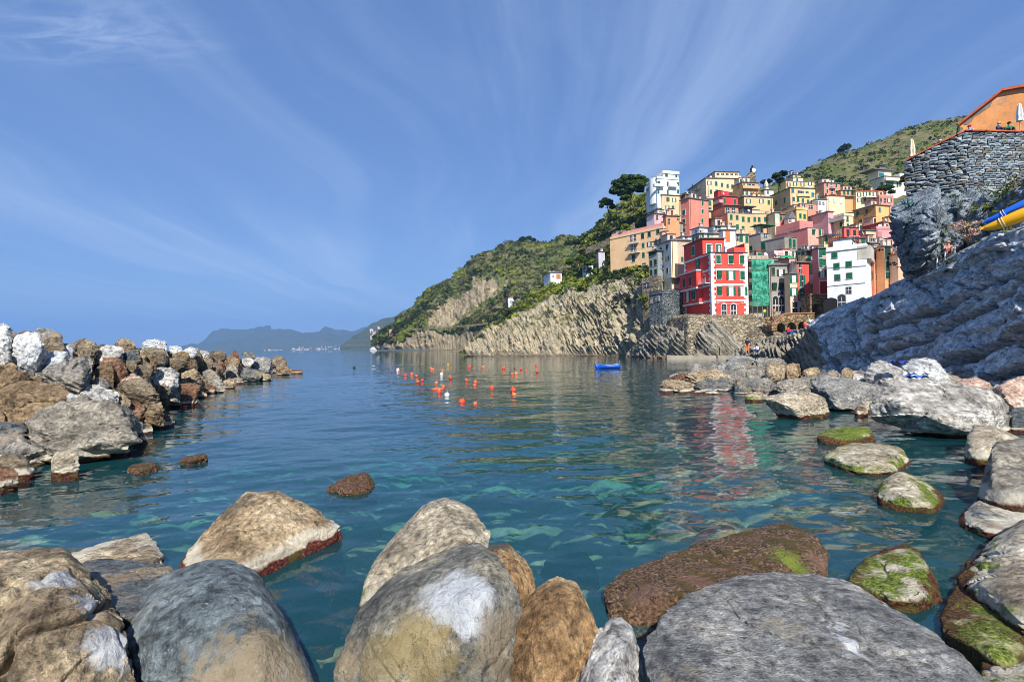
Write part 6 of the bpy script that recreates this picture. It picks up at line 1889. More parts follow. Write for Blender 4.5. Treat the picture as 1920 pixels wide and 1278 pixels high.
# ---- the red house on the harbour
def red_house():
    red = plaster((232, 66, 46), .22)
    h = house('tall bright red house with white quoins on the harbour wall', '3', 655, 975, 1408, 345, 1080, (232, 66, 46), [], [], Y=108, yaw=7, ext=.6, roof='none', wallmat=red, pipe=False)
    root, w, d, H = h.root, h.w, h.d, h.H
    # upper storey, set back on the right
    zt = on_face(h, 's', 850, 235)[2] + .9
    f0 = on_face(h, 'f', 1240, 300)[0]
    MB().box(0, 3.4, H + .003, f0, d, zt).build('wall', red, root)
    MB().box(-.3, 3.0, zt + .003, f0 + .3, d + .2, zt + .18).build('roof', M_SLATE, root)
    MB().box(-.2, -.2, H + .006, w + .2, 3.39, H + .16).build('terrace_floor', simple('navy_edge', T(60, 60, 72), .7), root)
    MB().box(f0 + .3, .2, H + .163, w - .2, .38, H + 1.25).box(w - .38, .38, H + .163, w - .2, d * .8, H + 2.1).build('parapet', red, root)
    rail = MB()
    n = 40
    for i in range(n + 1):
        rail.tube((f0 * i / n, .1, H + .16), (f0 * i / n, .1, H + 1.15), .015, n=4)
    rail.tube((0, .1, H + 1.15), (f0, .1, H + 1.15), .03, n=4)
    rail.build('railing', M_METAL, root)
    for fx in (.02, .36, .66):
        MB().box(f0 * fx, .12, H + .163, f0 * fx + .42, .54, H + 1.5).build('pillar', M_WHITE, root)
    for fx in (.3, .74):
        window(root, (f0 * fx, 3.394, H + 1.35), 0, 1.2, 2.2, 'c', M_GREEN, M_WHITE)
    # string courses
    for zy in (545, 728, 918):
        z = on_face(h, 'f', 985, zy)[2]
        MB().box(-.06, -.10, z - .22, w + .04, -.004, z + .22).box(-.10, -.006, z - .22, -.004, d + .04, z + .22).build('string_course', M_WHITE, root)
    z = on_face(h, 'f', 985, 352)[2]
    MB().box(-.10, .0, z - .2, -.004, d + .04, z + .2).build('string_course', M_WHITE, root)
    # quoins at the two corners of the front and the far seaward corner
    for cx, cy in ((0, 0), (w, 0), (0, d)):
        q = MB()
        nq = int(H / .55)
        for i in range(nq):
            z = i * H / nq
            a, b = (.95, .55) if i % 2 else (.55, .95)
            if cx == 0 and cy == 0:
                q.box(-.08, -.08, z + .02, a, -.003, z + H / nq - .02)
                q.box(-.08, -.003, z + .02, -.003, b, z + H / nq - .02)
            elif cx:
                q.box(w - a, -.08, z + .02, w + .08, -.003, z + H / nq - .02)
            else:
                q.box(-.08, d - b, z + .02, -.003, d + .08, z + H / nq - .02)
        o = q.build('quoins', M_WHITE, root)
        o['kind'] = 'stuff'
    W_ = (1.16, 1.95)
    for zx, zy, ty in ((1066, 423, 'c'), (1213, 425, 'p'), (1347, 428, 'c'), (1073, 608, 'p'), (1216, 612, 'o'), (1354, 615, 'c'), (1077, 800, 'p'), (1218, 803, 'o'), (1358, 805, 'o')):
        put_window(h, 'f', (zx, zy, ty, *W_), trim=M_WHITE)
    for zx in (1133, 1248):
        put_window(h, 'f', (zx, 1035, 'a', 1.15, 2.0), trim=M_WHITE)
    # seaward side: windows, projecting bay on the middle floors, balconies
    window(root, (-.004, d * .62, zt - 1.9), -math.pi / 2, 1.3, 2.1, 'c', M_GREEN, M_WHITE)
    z1, z2, z0 = on_face(h, 's', 960, 545)[2], on_face(h, 's', 960, 728)[2], on_face(h, 's', 960, 918)[2]
    MB().box(-1.3, d * .32, z2 - .1, -.006, d - .3, z1 + .2).build('bay', red, root)
    MB().box(-1.5, d * .30, z1 + .203, -.01, d - .1, z1 + .5).box(-1.5, d * .30, z2 - .45, -.01, d - .1, z2 - .103).build('bay_trim', M_WHITE, root)
    for fy in (.55, .8):
        window(root, (-1.304, d * fy, z2 + 1.5), -math.pi / 2, 1.1, 2.0, 'c', M_DGREEN)
    window(root, (-.004, d * .5, z1 + 2.0), -math.pi / 2, 1.2, 2.3, 'h', M_GREEN, M_WHITE)
    MB().box(-1.0, d * .3, z0 - .1, -.006, d * .92, z2 - .45).build('bay', red, root)
    MB().box(-1.1, d * .28, z0 - .4, -.01, d * .94, z0 - .103).build('bay_trim', M_WHITE, root)
    window(root, (-1.004, d * .72, z0 + 1.6), -math.pi / 2, 1.1, 2.1, 'o', M_GREEN, M_WHITE)
    window(root, (-1.004, d * .48, z0 + 1.7), -math.pi / 2, 1.1, 2.0, 'p', M_GREEN, M_WHITE)
    window(root, (-.004, d * .24, z2 + 1.4), -math.pi / 2, .9, 2.0, 'd', M_WHITE, M_WHITE)
    bal = MB().box(-1.1, .5, z2 + .3, -.01, d * .31, z2 + .42).build('balcony', M_WHITE, root)
    r = MB()
    for i in range(14):
        y = .55 + (d * .31 - .6) * i / 13
        r.tube((-1.05, y, z2 + .42), (-1.05, y, z2 + 1.45), .025, n=4)
    r.tube((-1.05, .5, z2 + 1.45), (-1.05, d * .31, z2 + 1.45), .04, n=4)
    r.build('balustrade', M_WHITE, bal)
    MB().tube((.95, -.09, .2), (.95, -.09, H), .06, n=6).build('drainpipe', plaster((190, 60, 56)), root)
    # sagging cable across the lower front
    c = MB()
    zc = z0 + .0
    for k in range(16):
        def sag(t):
            return z0 - .4 - 3.6 * t * (1 - t) * (.55 if t < .5 else .55)
        t0, t1 = k / 16, (k + 1) / 16
        c.tube((.6 + (w - 1) * t0, -.12, sag(t0)), (.6 + (w - 1) * t1, -.12, sag(t1)), .045, n=4)
    c.build('cable', M_WHITE, root)
    return h


RED = red_house()
# ================================================================ growth
GREENS = [(0.034, 0.052, 0.016), (0.065, 0.098, 0.022), (0.105, 0.145, 0.030), (0.20, 0.23, 0.04), (0.15, 0.13, 0.06), (0.085, 0.105, 0.042)]


def leaf_cloud(centres, radii, colors, nleaf, size, flat=0.75, seed=0):
    """every clump is many small leaf faces spread through its volume"""
    rs = np.random.RandomState(seed)
    n = len(centres)
    d = rs.normal(size=(n, nleaf, 3))
    d /= np.linalg.norm(d, axis=-1, keepdims=True)
    rad = rs.uniform(0.55, 1.0, (n, nleaf, 1)) ** 0.5
    d[..., 2] = np.abs(d[..., 2]) * 1.0 - 0.15
    pos = centres[:, None, :] + d * rad * radii[:, None, None] * np.array([1, 1, flat])
    a = rs.normal(size=(n, nleaf, 3))
    a /= np.linalg.norm(a, axis=-1, keepdims=True)
    b = np.cross(a, d + 0.3 * rs.normal(size=d.shape))
    b /= np.linalg.norm(b, axis=-1, keepdims=True) + 1e-9
    s = (radii[:, None, None] * size) * rs.uniform(0.6, 1.3, (n, nleaf, 1))
    q = np.stack([pos - a * s - b * s * .6, pos + a * s - b * s * .6, pos + a * s * .7 + b * s * .7, pos - a * s * .7 + b * s * .7], 2)
    V = q.reshape(-1, 3)
    f = np.arange(len(V)).reshape(-1, 4)
    col = colors[:, None, :] * rs.uniform(0.75, 1.3, (n, nleaf, 1))
    col = np.repeat(col.reshape(-1, 3), 4, axis=0)
    return V, f, col


def leaf_obj(name, V, f, col, parent=None):
    me = mesh_np(name, V, f, smooth=False)
    ca = me.color_attributes.new('tint', 'FLOAT_COLOR', 'POINT')
    c4 = np.concatenate([col, np.ones((len(col), 1))], 1).astype(np.float32)
    ca.data.foreach_set('color', c4.ravel())
    return link(name, me, MATS['foliage'], parent)


def scatter(P, mask, n, seed):
    rs = np.random.RandomState(seed)
    idx = np.argwhere(mask)
    pick = idx[rs.randint(0, len(idx), n)]
    return P[pick[:, 0], pick[:, 1]] + rs.normal(size=(n, 3)) * np.array([.8, .8, .1]), pick


def pix(P):
    q = (P - np.array(CAMP)) @ NPR
    return CX + F * q[..., 0] / -q[..., 2], CY - F * q[..., 1] / -q[..., 2]


def shrub_field(name, label, P, mask, n, rmin, rmax, weights, seed, nleaf=22, size=.30):
    c, pick = scatter(P, mask, n, seed)
    rs = np.random.RandomState(seed + 1)
    r = rmin + (rmax - rmin) * rs.uniform(0, 1, n) ** 2.2
    g_ = np.array(GREENS)
    patch = fbm(c * 0.025, 3)
    base = rs.choice(len(g_), n, p=np.array(weights) / sum(weights))
    base = np.where(patch > 0.25, 3, base)
    base = np.where(patch < -0.3, 0, base)
    V, f, col = leaf_cloud(c, r, g_[base], nleaf, size, seed=seed + 2)
    o = leaf_obj(name, V, f, col)
    tag(o, label, kind='stuff')


hx, hy = pix(HEADP)
tt = np.linspace(0, 5, HEADP.shape[1])[None, :]
tn = tt + fbm(np.stack([hx * .03, hy * .03, hx * 0], -1), 3) * .4
scar_ = np.exp(-(((hx - 868) * 0.8 - (hy - 575) * -0.75) / 36) ** 2 - (((hy - 575) + (hx - 868) * 0.35) / 36) ** 2)
shrub_field('headland_scrub', 'olive and yellow-green scrub covering the headland across the cove', HEADP, (tn > 1.2) & (tt < 4.2) & (scar_ < .4), 5200, 1.2, 4.6, [2, 2, 2, 2, 4, 3], 11, nleaf=17)
rx, ry = pix(RIBP)
shrub_field('cliff_top_scrub', 'green bushes and shrubs along the top of the ribbed cliff', RIBP, (RIBT + fbm(np.stack([rx * .04, ry * .04, rx * 0], -1), 3) * .5 > 2.95) & (rx < 1260), 1500, .7, 2.6, [2, 3, 3, 3, 1, 1], 21)
shrub_field('cliff_face_tufts', 'scattered dry tufts growing on the ribbed cliff face', RIBP, (RIBT > 1.2) & (RIBT < 3.0) & (rx > 1000), 260, .35, 1.0, [2, 2, 2, 2, 3, 2], 22)
vx, vy = pix(VILP)
shrub_field('village_slope_scrub', 'dense dark and light green bushes on the slope left of the village', VILP, (vx < 1262) & (vy < 600), 1500, .9, 3.0, [4, 3, 2, 1, 1, 1], 31)
shrub_field('village_gap_scrub', 'small green bushes growing between the village houses', VILP, (vx > 1262), 900, .6, 1.8, [3, 3, 2, 1, 1, 1], 32)
bx_, by_ = pix(BACKP)
shrub_field('hillside_scrub', 'scrub and bushes on the terraced hill behind the village', BACKP, (by_ < 400), 4200, .8, 3.2, [3, 3, 2, 1, 3, 3], 41, nleaf=15)
ux, uy = pix(UPP)
shrub_field('cliff_ledge_growth', 'dry grass and creepers on the ledge below the terrace wall', UPP, (ux > 1690) & (ux < 1990), 420, .12, .42, [3, 3, 2, 1, 3, 2], 51, size=.22)


def ground_y(px, py, arrs):
    best = None
    for A in arrs:
        x, y = pix(A)
        k = np.argmin((x - px) ** 2 + (y - py) ** 2 + A[..., 1] * 0.02)
        if (x.flat[k] - px) ** 2 + (y.flat[k] - py) ** 2 < 30:
            Yk = A[..., 1].flat[k]
            best = Yk if best is None else min(best, Yk)
    return best or 180.0


def tree(name, label, base, top, blobs, n, leaf=.11, tint=(0.03, 0.055, 0.012), flat=.7, group=None, trunk_r=.3, seed=0, limbs=6):
    root = empty(name, base, 0, label, 'tree', group)
    rs = random.Random(seed)
    b = MB()
    p, q = Vector((0, 0, -1.0)), Vector(top) - Vector(base)
    m1 = (p + q) * .5 + Vector((rs.uniform(-.6, .6), rs.uniform(-.4, .4), 0))
    b.tube(p, m1, trunk_r, trunk_r * .75, 8).tube(m1, q, trunk_r * .75, trunk_r * .5, 8)
    for i in range(limbs):
        c, r = blobs[i % len(blobs)]
        b.tube(m1 + (q - m1) * rs.uniform(.3, 1), Vector(c) - Vector(base) - Vector((0, 0, r * .2)), trunk_r * .35, trunk_r * .12, 5)
    b.build('trunk', BARK, root, smooth=True)
    C_, Rr, Cl = [], [], []
    rs2 = np.random.RandomState(seed + 5)
    for c, r in blobs:
        for k in range(13):
            dd = rs2.normal(size=3)
            dd /= np.linalg.norm(dd)
            C_.append(np.array(c) - np.array(base) + dd * r * .62 * np.array([1, 1, flat]))
            Rr.append(r * rs2.uniform(.42, .66))
            Cl.append(np.array(tint) * rs2.uniform(.6, 1.6))
    V, f, col = leaf_cloud(np.array(C_), np.array(Rr), np.array(Cl), n, leaf, .8, seed)
    leaf_obj('crown', V, f, col, root)
    return root


def px_tree(name, label, Y, basepx, crown, n=60, **kw):
    base = at(basepx[0], basepx[1], Y)
    bl = []
    for (x, y, r) in crown:
        rr = r / F * Y
        c = at(x, y, Y + random.Random(int(x)).uniform(-.4, .4) * rr * 2)
        bl.append(((c.x, c.y, c.z), rr))
    top = sum((Vector(c) for c, r in bl), Vector()) / len(bl)
    return tree(name, label, base, top, bl, n, **kw)


px_tree('umbrella_pine', 'broad umbrella pine standing left of the white villa', 207, (1190, 392), [(1152, 358, 10), (1160, 346, 12), (1175, 338, 13), (1190, 336, 12), (1203, 340, 12), (1212, 345, 7), (1165, 360, 10), (1172, 371, 8), (1185, 352, 12), (1200, 355, 9), (1180, 345, 12), (1195, 347, 12), (1165, 350, 11), (1178, 360, 9)], 120, tint=(0.055, 0.092, 0.02), trunk_r=.5, seed=3, leaf=.30)
px_tree('pine_tree', 'small dark pine on the cliff edge left of the umbrella pine', 214, (1146, 402), [(1132, 378, 9), (1142, 380, 9), (1128, 386, 6), (1148, 388, 6)], 90, tint=(0.036, 0.062, 0.022), trunk_r=.3, seed=4, leaf=.30)
px_tree('skyline_tree', 'dark pine tree on the skyline right of the church gable', 215, (1460, 356), [(1455, 330, 8), (1468, 326, 8), (1462, 338, 8)], 80, tint=(0.03, 0.05, 0.02), seed=5, leaf=.30)
px_tree('skyline_tree', 'smaller dark tree left of the skyline pine by the white bell turret', 212, (1438, 356), [(1432, 342, 6), (1442, 340, 6)], 70, tint=(0.03, 0.048, 0.02), seed=6, leaf=.30)
px_tree('skyline_tree', 'lone bushy tree on the crest of the hill behind the village', 400, (1583, 287), [(1578, 280, 7), (1586, 276, 8)], 80, tint=(0.03, 0.05, 0.016), seed=7, leaf=.30)
px_tree('leafy_tree', 'green tree in front of the modern cream villa', 205, (1660, 372), [(1652, 355, 8), (1664, 352, 9), (1672, 360, 6)], 70, tint=(0.06, 0.085, 0.018), seed=8, leaf=.30)
px_tree('leafy_tree', 'orange-brown leaved tree beside the terrace wall corner', 120, (1698, 350), [(1694, 336, 8), (1702, 345, 6)], 70, tint=(0.16, 0.09, 0.02), seed=9, leaf=.30)
px_tree('leafy_tree', 'bushy green tree left of the pale hut on the cliff slope', 200, (1085, 505), [(1070, 492, 10), (1090, 486, 10), (1102, 494, 8)], 70, tint=(0.05, 0.09, 0.016), seed=10, leaf=.30)
px_tree('leafy_tree', 'yellow-green shrub tree above the seaward balconies', 172, (1176, 436), [(1172, 426, 8), (1180, 430, 6)], 70, tint=(0.14, 0.17, 0.025), seed=12, leaf=.30)
px_tree('leafy_tree', 'bright yellow-green bush on the cliff left of the stone bastion', 128, (1210, 566), [(1207, 560, 9), (1218, 574, 7)], 70, tint=(0.13, 0.17, 0.02), seed=13, leaf=.30)
px_tree('leafy_tree', 'dark bush on the headland skyline', 560, (988, 455), [(980, 449, 7), (992, 447, 6), (1000, 450, 5)], 60, tint=(0.03, 0.05, 0.018), seed=14, leaf=.30)
px_tree('leafy_tree', 'dark round tree clump on the saddle behind the cliff slope', 330, (1075, 462), [(1068, 456, 8), (1082, 454, 8), (1092, 458, 6)], 60, tint=(0.035, 0.055, 0.02), seed=15, leaf=.30)

# agave and blossoming shrub on the right cliff
root = empty('agave', at(1707, 398, 38.5), 0, 'blue-green agave clump on top of the dark slate outcrop', 'plant')
rs = random.Random(3)
for i in range(22):
    a, el = rs.uniform(0, 6.28), rs.uniform(.25, 1.3)
    L = rs.uniform(.9, 1.5)
    d = Vector((math.cos(a) * math.cos(el), math.sin(a) * math.cos(el), math.sin(el)))
    sd = Vector((-math.sin(a), math.cos(a), 0)) * .10
    up = d.cross(sd).normalized() * .05
    MB().add([sd * .6, -sd * .6, d * L * .5 + sd, d * L * .5 - sd, d * L - Vector((0, 0, .12)), d * L * .5 - up * 1.2], [(0, 1, 5), (0, 5, 2), (1, 3, 5), (2, 5, 4), (5, 3, 4), (0, 2, 3, 1), (2, 4, 3)]).build('leaf', simple('agave_leaf', T(48, 110, 104), .5), root)
root = empty('flowering_shrub', at(1815, 446, 33.6), 0, 'pale pink flowering shrub beside the stacked kayaks', 'plant')
cs = np.array([[rs.uniform(-1, .9), rs.uniform(-.4, .4), rs.uniform(.1, 1.0)] for _ in range(34)])
V, f, col = leaf_cloud(cs, np.full(34, .24), np.array([[.62, .42, .38] if i % 3 else [.14, .14, .05] for i in range(34)]), 40, .16, .9, 8)
leaf_obj('blossom', V, f, col, root)
b = MB()
for c in cs[:16]:
    b.tube((0, 0, -.3), tuple(c), .025, .01, 4)
b.build('stem', BARK, root)
# ================================================================ harbour
HG = [(1232, [(682, 122), (650, 123), (625, 124), (610, 126), (600, 140)]), (1258, [(680, 112), (646, 113), (612, 114), (598, 115), (588, 128)]), (1290, [(678, 102), (636, 104), (593, 106.6), (590.5, 107.6), (589, 120)]),
      (1345, [(676, 101), (630, 103.5), (592.5, 106.4), (590, 107.4), (588, 120)]), (1404, [(672, 100), (628, 103), (593, 106.2), (590, 107.2), (588, 120)]), (1440, [(666, 97), (634, 100), (608, 104), (600, 107), (592, 118)]),
      (1480, [(664, 90), (644, 94), (626, 100), (616, 104), (598, 114)]), (1530, [(660, 84), (642, 88), (624, 94), (606, 102), (585, 112)]), (1600, [(650, 80), (628, 85), (606, 90), (586, 98), (570, 112)]), (1700, [(640, 76), (606, 82), (570, 88), (545, 96), (520, 112)])]
PX, PY, DY, P = loft(HG, 300, 140)
n = grid_normals(P)
n = np.where(n[..., 1:2] > 0, -n, n)
bl = P * np.array([1.3, 1.3, 2.6])
P = P + n * (fbm(P * .5, 4) * .22 + np.abs(perlin(bl)) * .22)[..., None]
o = surf('harbour_wall', P, MATS['masonry'], kind=None)
tag(o, 'sloping rubble-stone harbour wall and slipway under the red house', 'wall')
LG = [(1176, [(676, 128), (668, 129), (662, 131), (664, 138)]), (1196, [(676, 120), (656, 122), (644, 125), (648, 134)]), (1222, [(678, 113), (645, 115), (614, 118), (618, 126)]), (1250, [(678, 108), (645, 110), (612, 112.5), (612, 120)]), (1280, [(678, 104), (650, 105.5), (622, 107.5), (622, 113)]),
      (1308, [(676, 101.5), (652, 103), (630, 105), (628, 110)]), (1335, [(674, 99.5), (636, 101), (608, 103.4), (606, 106)]), (1360, [(672, 98.5), (644, 100.4), (618, 103), (616, 106)]), (1388, [(670, 97.5), (658, 99), (650, 101), (648, 105)])]
PX, PY, DY, P = loft(LG, 300, 110)
n = grid_normals(P)
n = np.where(n[..., 1:2] > 0, -n, n)
s_ = PX - .85 * (PY - 640) + 9 * fbm(np.stack([PX * .012, PY * .02, PX * 0], -1), 3)
sw = s_ / 9.5 - np.floor(s_ / 9.5)
sw2 = s_ / 3.7 - np.floor(s_ / 3.7)
vr = np.clip(.5 + fbm(np.stack([PX * .03, PY * .03, PX * 0 + 4], -1), 3), .1, 1.2)
P = P + n * ((sw ** 1.4 * .9 + sw2 * .3) * vr + np.round(fbm(P * .35, 3) * 4) / 4 * .7 + fbm(P * .9, 4) * .35)[..., None]
surf('ledge_rocks', P, MATS['ledge_rock'])
# flat quay at the water
a, b_, c_, d_ = at(1250, 668, 103.5), at(1412, 668, 95), at(1412, 655, 99.5), at(1250, 655, 110)
qb = MB()
vs = []
for z in (-.6, .75):
    for p in (a, b_, c_, d_):
        vs.append((p.x, p.y, z))
qb.add(vs, [(0, 3, 2, 1), (4, 5, 6, 7), (0, 1, 5, 4), (1, 2, 6, 5), (2, 3, 7, 6), (3, 0, 4, 7)])
o = qb.build('quay', M_CONC)
tag(o, 'flat weathered concrete quay at the waters edge below the harbour wall', 'quay')


def arched_wall(label, cpx, Y, w, H, arches, m, dep=2.5, yaw=0, name='arched_wall', slope=0.0):
    """arches: (x centre, half width, spring height, rise)"""
    c = at(cpx[0], cpx[1], Y)
    root = empty(name, c, R(yaw), label, 'wall')
    cuts = [0.0]
    for (x, hw, sp, ri) in arches:
        cuts += [x - hw, x + hw]
    cuts.append(w)
    top = lambda x: H + slope * max(0, (x / w) - 1) if not slope else H - slope * max(0.0, 1 - x / (w * .3))
    for i in range(0, len(cuts), 2):
        x0, x1 = cuts[i], cuts[i + 1]
        k = 4
        b = MB()
        vs = []
        for j in range(k + 1):
            a0 = x0 + (x1 - x0) * j / k
            vs += [(a0, 0, 0), (a0, 0, top(a0)), (a0, dep, top(a0)), (a0, dep, 0)]
        fs = []
        for j in range(k):
            for e_ in range(4):
                fs.append((j * 4 + e_, j * 4 + (e_ + 1) % 4, j * 4 + 4 + (e_ + 1) % 4, j * 4 + 4 + e_)[::-1])
        fs += [(0, 1, 2, 3), (k * 4 + 3, k * 4 + 2, k * 4 + 1, k * 4)]
        b.add(vs, fs).build('pier', m, root)
    for (x, hw, sp, ri) in arches:
        n = 10
        vs, fs = [], []
        for t in range(n + 1):
            xa, za = x + hw * math.cos(math.pi - math.pi * t / n), sp + ri * math.sin(math.pi * t / n)
            vs += [(xa, 0, za), (xa, 0, top(xa)), (xa, dep, top(xa)), (xa, dep, za)]
        for t in range(n):
            for e_ in range(4):
                fs.append((t * 4 + e_, t * 4 + (e_ + 1) % 4, t * 4 + 4 + (e_ + 1) % 4, t * 4 + 4 + e_)[::-1])
        MB().add(vs, fs).build('arch', m, root)
    MB().box(.1, dep - .1, 0, w - .1, dep, H - .3).build('back_wall', MATS['masonry_brown'], root)
    cp = MB()
    k = 14
    for j in range(k):
        a0, a1 = w * j / k, w * (j + 1) / k
        cp.add([(a0, -.15, top(a0) + .01), (a1, -.15, top(a1) + .01), (a1, .5, top(a1) + .01), (a0, .5, top(a0) + .01), (a0, -.15, top(a0) + .22), (a1, -.15, top(a1) + .22), (a1, .5, top(a1) + .22), (a0, .5, top(a0) + .22)],
               [(0, 1, 5, 4), (1, 2, 6, 5), (2, 3, 7, 6), (3, 0, 4, 7), (4, 5, 6, 7)])
    cp.build('coping', simple('brick_coping', T(160, 116, 92), .9, .3), root)
    return root


arched_wall('stone ramp bridge with three dark boat arches beside the slipway', (1447, 620), 99, 8.6, 3.2, [(1.9, .8, .6, .9), (4.0, .85, .7, .9), (6.1, .8, .7, 1.0)], MATS['masonry_brown'], slope=2.2, yaw=3)
arched_wall('ivy-grown stone terrace with two arches under the white house', (1519, 590), 101, 4.8, 3.9, [(1.4, .85, 1.4, .9), (3.5, .75, 1.2, .8)], MATS['masonry_brown'], yaw=8)
h = house('blue-grey stone bastion with tiny windows left of the red house', '3', 235, 392, 640, 832, 1062, STN, [], [(265, 920, 'd', .7, 1.2), (320, 897, 'd', .6, 1.2), (352, 888, 'c', .6, 1.2, M_GREYTRIM)], Y=117, yaw=26, ext=6, roof='terrace', wallmat=MATS['masonry_blue'], cat='building', name='bastion', pipe=False)
h = house('stone retaining wall with an arched niche below the slim blue-grey house', '3', 150, 338, 352, 618, 850, STN, [], [], Y=125, yaw=34, ext=8, roof='none', wallmat=MATS['masonry'], cat='wall', name='retaining_wall', pipe=False)
window(h.root, (-.004, on_face(h, 's', 205, 735)[1], on_face(h, 's', 205, 735)[2]), -math.pi / 2, 1.5, 1.0, 'a', None, MATS['masonry_blue'])
h = house('small white hut with an orange door on the slope above the ribbed cliff', '0', 1019, 1032, 1053, 511, 530, (230, 230, 226), [(1047, 518, 'c', 1.8, 2.0, simple('orange_door', T(204, 112, 66), .6)), (1037, 518, 'd', .6, .9)], [(1025, 518, 'd', .6, 1.0)], Y=ground_y(1040, 531, [RIBP, VILP, HEADP]) - 1.5, yaw=14, ext=5, roof='hip', wear=.25, name='hut', cat='hut', pipe=False)
h = house('tiny white cabin with a rusty roof at the cliff edge', '0', 950, 953, 964, 558, 568, (220, 226, 230), [(958, 562, 'd', .7, .9)], [], Y=ground_y(958, 569, [RIBP, VILP, HEADP]) - 1.5, yaw=6, ext=5, roof='tile', wear=.25, name='hut', cat='hut', pipe=False)
h = house('pale glazed shed on the slope right of the orange-door hut', '0', 1092, 1098, 1112, 496, 512, (196, 212, 214), [(1105, 504, 'd', 1.6, 1.6)], [], Y=ground_y(1104, 513, [RIBP, VILP, HEADP]) - 1.5, yaw=8, ext=5, roof='hip', wear=.4, name='hut', cat='hut', pipe=False)
h = house('lilac-grey shed among the bushes above the cliff', '0', 1118, 1122, 1134, 472, 494, (186, 184, 196), [], [], Y=ground_y(1127, 495, [RIBP, VILP, HEADP]) - 1.5, yaw=10, ext=5, roof='hip', name='hut', cat='hut', pipe=False)
h = house('beige cottage with tall chimney pole left of the beige seaward house', '0', 1148, 1156, 1180, 433, 462, (200, 190, 160), [(1160, 448, 'd', .8, 1.6)], [], Y=ground_y(1165, 463, [RIBP, VILP, HEADP]) - 1.5, yaw=20, ext=5, roof='hip', name='cottage', cat='cottage')
h = house('pink square house on the point of the far headland', '0', 728, 730, 736, 617.5, 626, (222, 150, 128), [(733, 622, 'd', 1.2, 1.6)], [], Y=545, yaw=5, ext=4, roof='hip', pipe=False)
# path wall along the far headland
pw = MB()
prev = None
for x, y, Yy in ((760, 617, 521), (800, 614, 503), (850, 611, 481), (885, 608, 458), (915, 604, 440)):
    p = at(x, y, Yy - 1.5)
    if prev:
        q = prev
        pw.add([(q.x, q.y, q.z - 1.6), (p.x, p.y, p.z - 1.6), (p.x, p.y, p.z), (q.x, q.y, q.z), (q.x + .2, q.y + 1.2, q.z), (p.x + .2, p.y + 1.2, p.z)], [(0, 1, 2, 3), (3, 2, 5, 4)])
    prev = p
o = pw.build('path_wall', MATS['masonry'])
tag(o, 'pale retaining wall of the cliff path on the far headland', 'wall')
# long wall climbing to the pine
pw = MB()
prev = None
for x, y, Yy in ((1098, 466, 205), (1130, 452, 196), (1165, 433, 188), (1190, 416, 184)):
    p = at(x, y, Yy)
    if prev:
        q = prev
        pw.add([(q.x, q.y, q.z - 2.4), (p.x, p.y, p.z - 2.4), (p.x, p.y, p.z), (q.x, q.y, q.z), (q.x, q.y + .8, q.z), (p.x, p.y + .8, p.z), (q.x, q.y + .8, q.z - 2.4), (p.x, p.y + .8, p.z - 2.4)], [(0, 1, 2, 3), (3, 2, 5, 4), (6, 4, 5, 7)])
    prev = p
o = pw.build('climbing_wall', MATS['masonry'])
tag(o, 'long grey retaining wall climbing towards the umbrella pine', 'wall')

# ================================================================ terrace wall of single stones, right
PATHW = [(1702, 42.4), (1718, 42.0), (1740, 41.5), (1775, 40.8), (1800, 40.4), (1815, 40.2), (1850, 40.0), (1915, 40.0), (1990, 40.2)]
ZT = at(1815, 248, 40.2).z
TOPS = [at(x, y, Yy).z for (x, Yy), y in zip(PATHW, (304, 295, 284, 266, 253, 248, 248.5, 250, 252))]
pts = [at(x, 400, Yy) for x, Yy in PATHW]
poly = [Vector((p.x, p.y, 0)) for p in pts]
seg = [0.0]
for p, q in zip(poly[:-1], poly[1:]):
    seg.append(seg[-1] + (q - p).length)


def ztop(s):
    return float(np.interp(s, seg, TOPS))


def on_path(s):
    s = max(0, min(seg[-1] - 1e-4, s))
    for i in range(len(seg) - 1):
        if s <= seg[i + 1]:
            t = (s - seg[i]) / (seg[i + 1] - seg[i])
            d = (poly[i + 1] - poly[i]).normalized()
            return poly[i].lerp(poly[i + 1], t), d
    return poly[-1], (poly[-1] - poly[-2]).normalized()


tw = empty('terrace_wall', (poly[0].x, poly[0].y, ZT - 9), 0, 'curved dry-stone terrace wall with terracotta coping below the orange house', 'wall')
o0 = Vector((poly[0].x, poly[0].y, ZT - 9))
bk = MB()
ns = 40
for i in range(ns):
    s0, s1 = seg[-1] * i / ns, seg[-1] * (i + 1) / ns
    (p, d0), (q, d1) = on_path(s0), on_path(s1)
    nn0, nn1 = Vector((-d0.y, d0.x, 0)), Vector((-d1.y, d1.x, 0))
    bk.add([p - o0.xyz * Vector((1, 1, 0)) if False else Vector((p.x - o0.x, p.y - o0.y, 0)), Vector((q.x - o0.x, q.y - o0.y, 0)), Vector((q.x - o0.x, q.y - o0.y, 9.0 + ztop(s1) - ZT)), Vector((p.x - o0.x, p.y - o0.y, 9.0 + ztop(s0) - ZT)),
            Vector((p.x - o0.x + 9, p.y - o0.y + 10, 8.6 + ztop(s0) - ZT)), Vector((q.x - o0.x + 9, q.y - o0.y + 10, 8.6 + ztop(s1) - ZT))], [(0, 1, 2, 3), (3, 2, 5, 4)])
zl = TOPS[0] - ZT
bk.add([(0, 0, 0), (0, 0, 9 + zl), (9, 10, 8.6 + zl), (9, 10, 0)], [(0, 1, 2, 3)])
bk.build('core', simple('dark_mortar', T(84, 86, 88), .95), tw)
STM = [simple('stone_%d' % i, T(*c), .85, .3, 6.0, bump=.7) for i, c in enumerate([(98, 110, 120), (122, 134, 142), (140, 150, 156), (118, 114, 104), (92, 100, 108), (156, 162, 162)])]
SME = []
rs = random.Random(11)
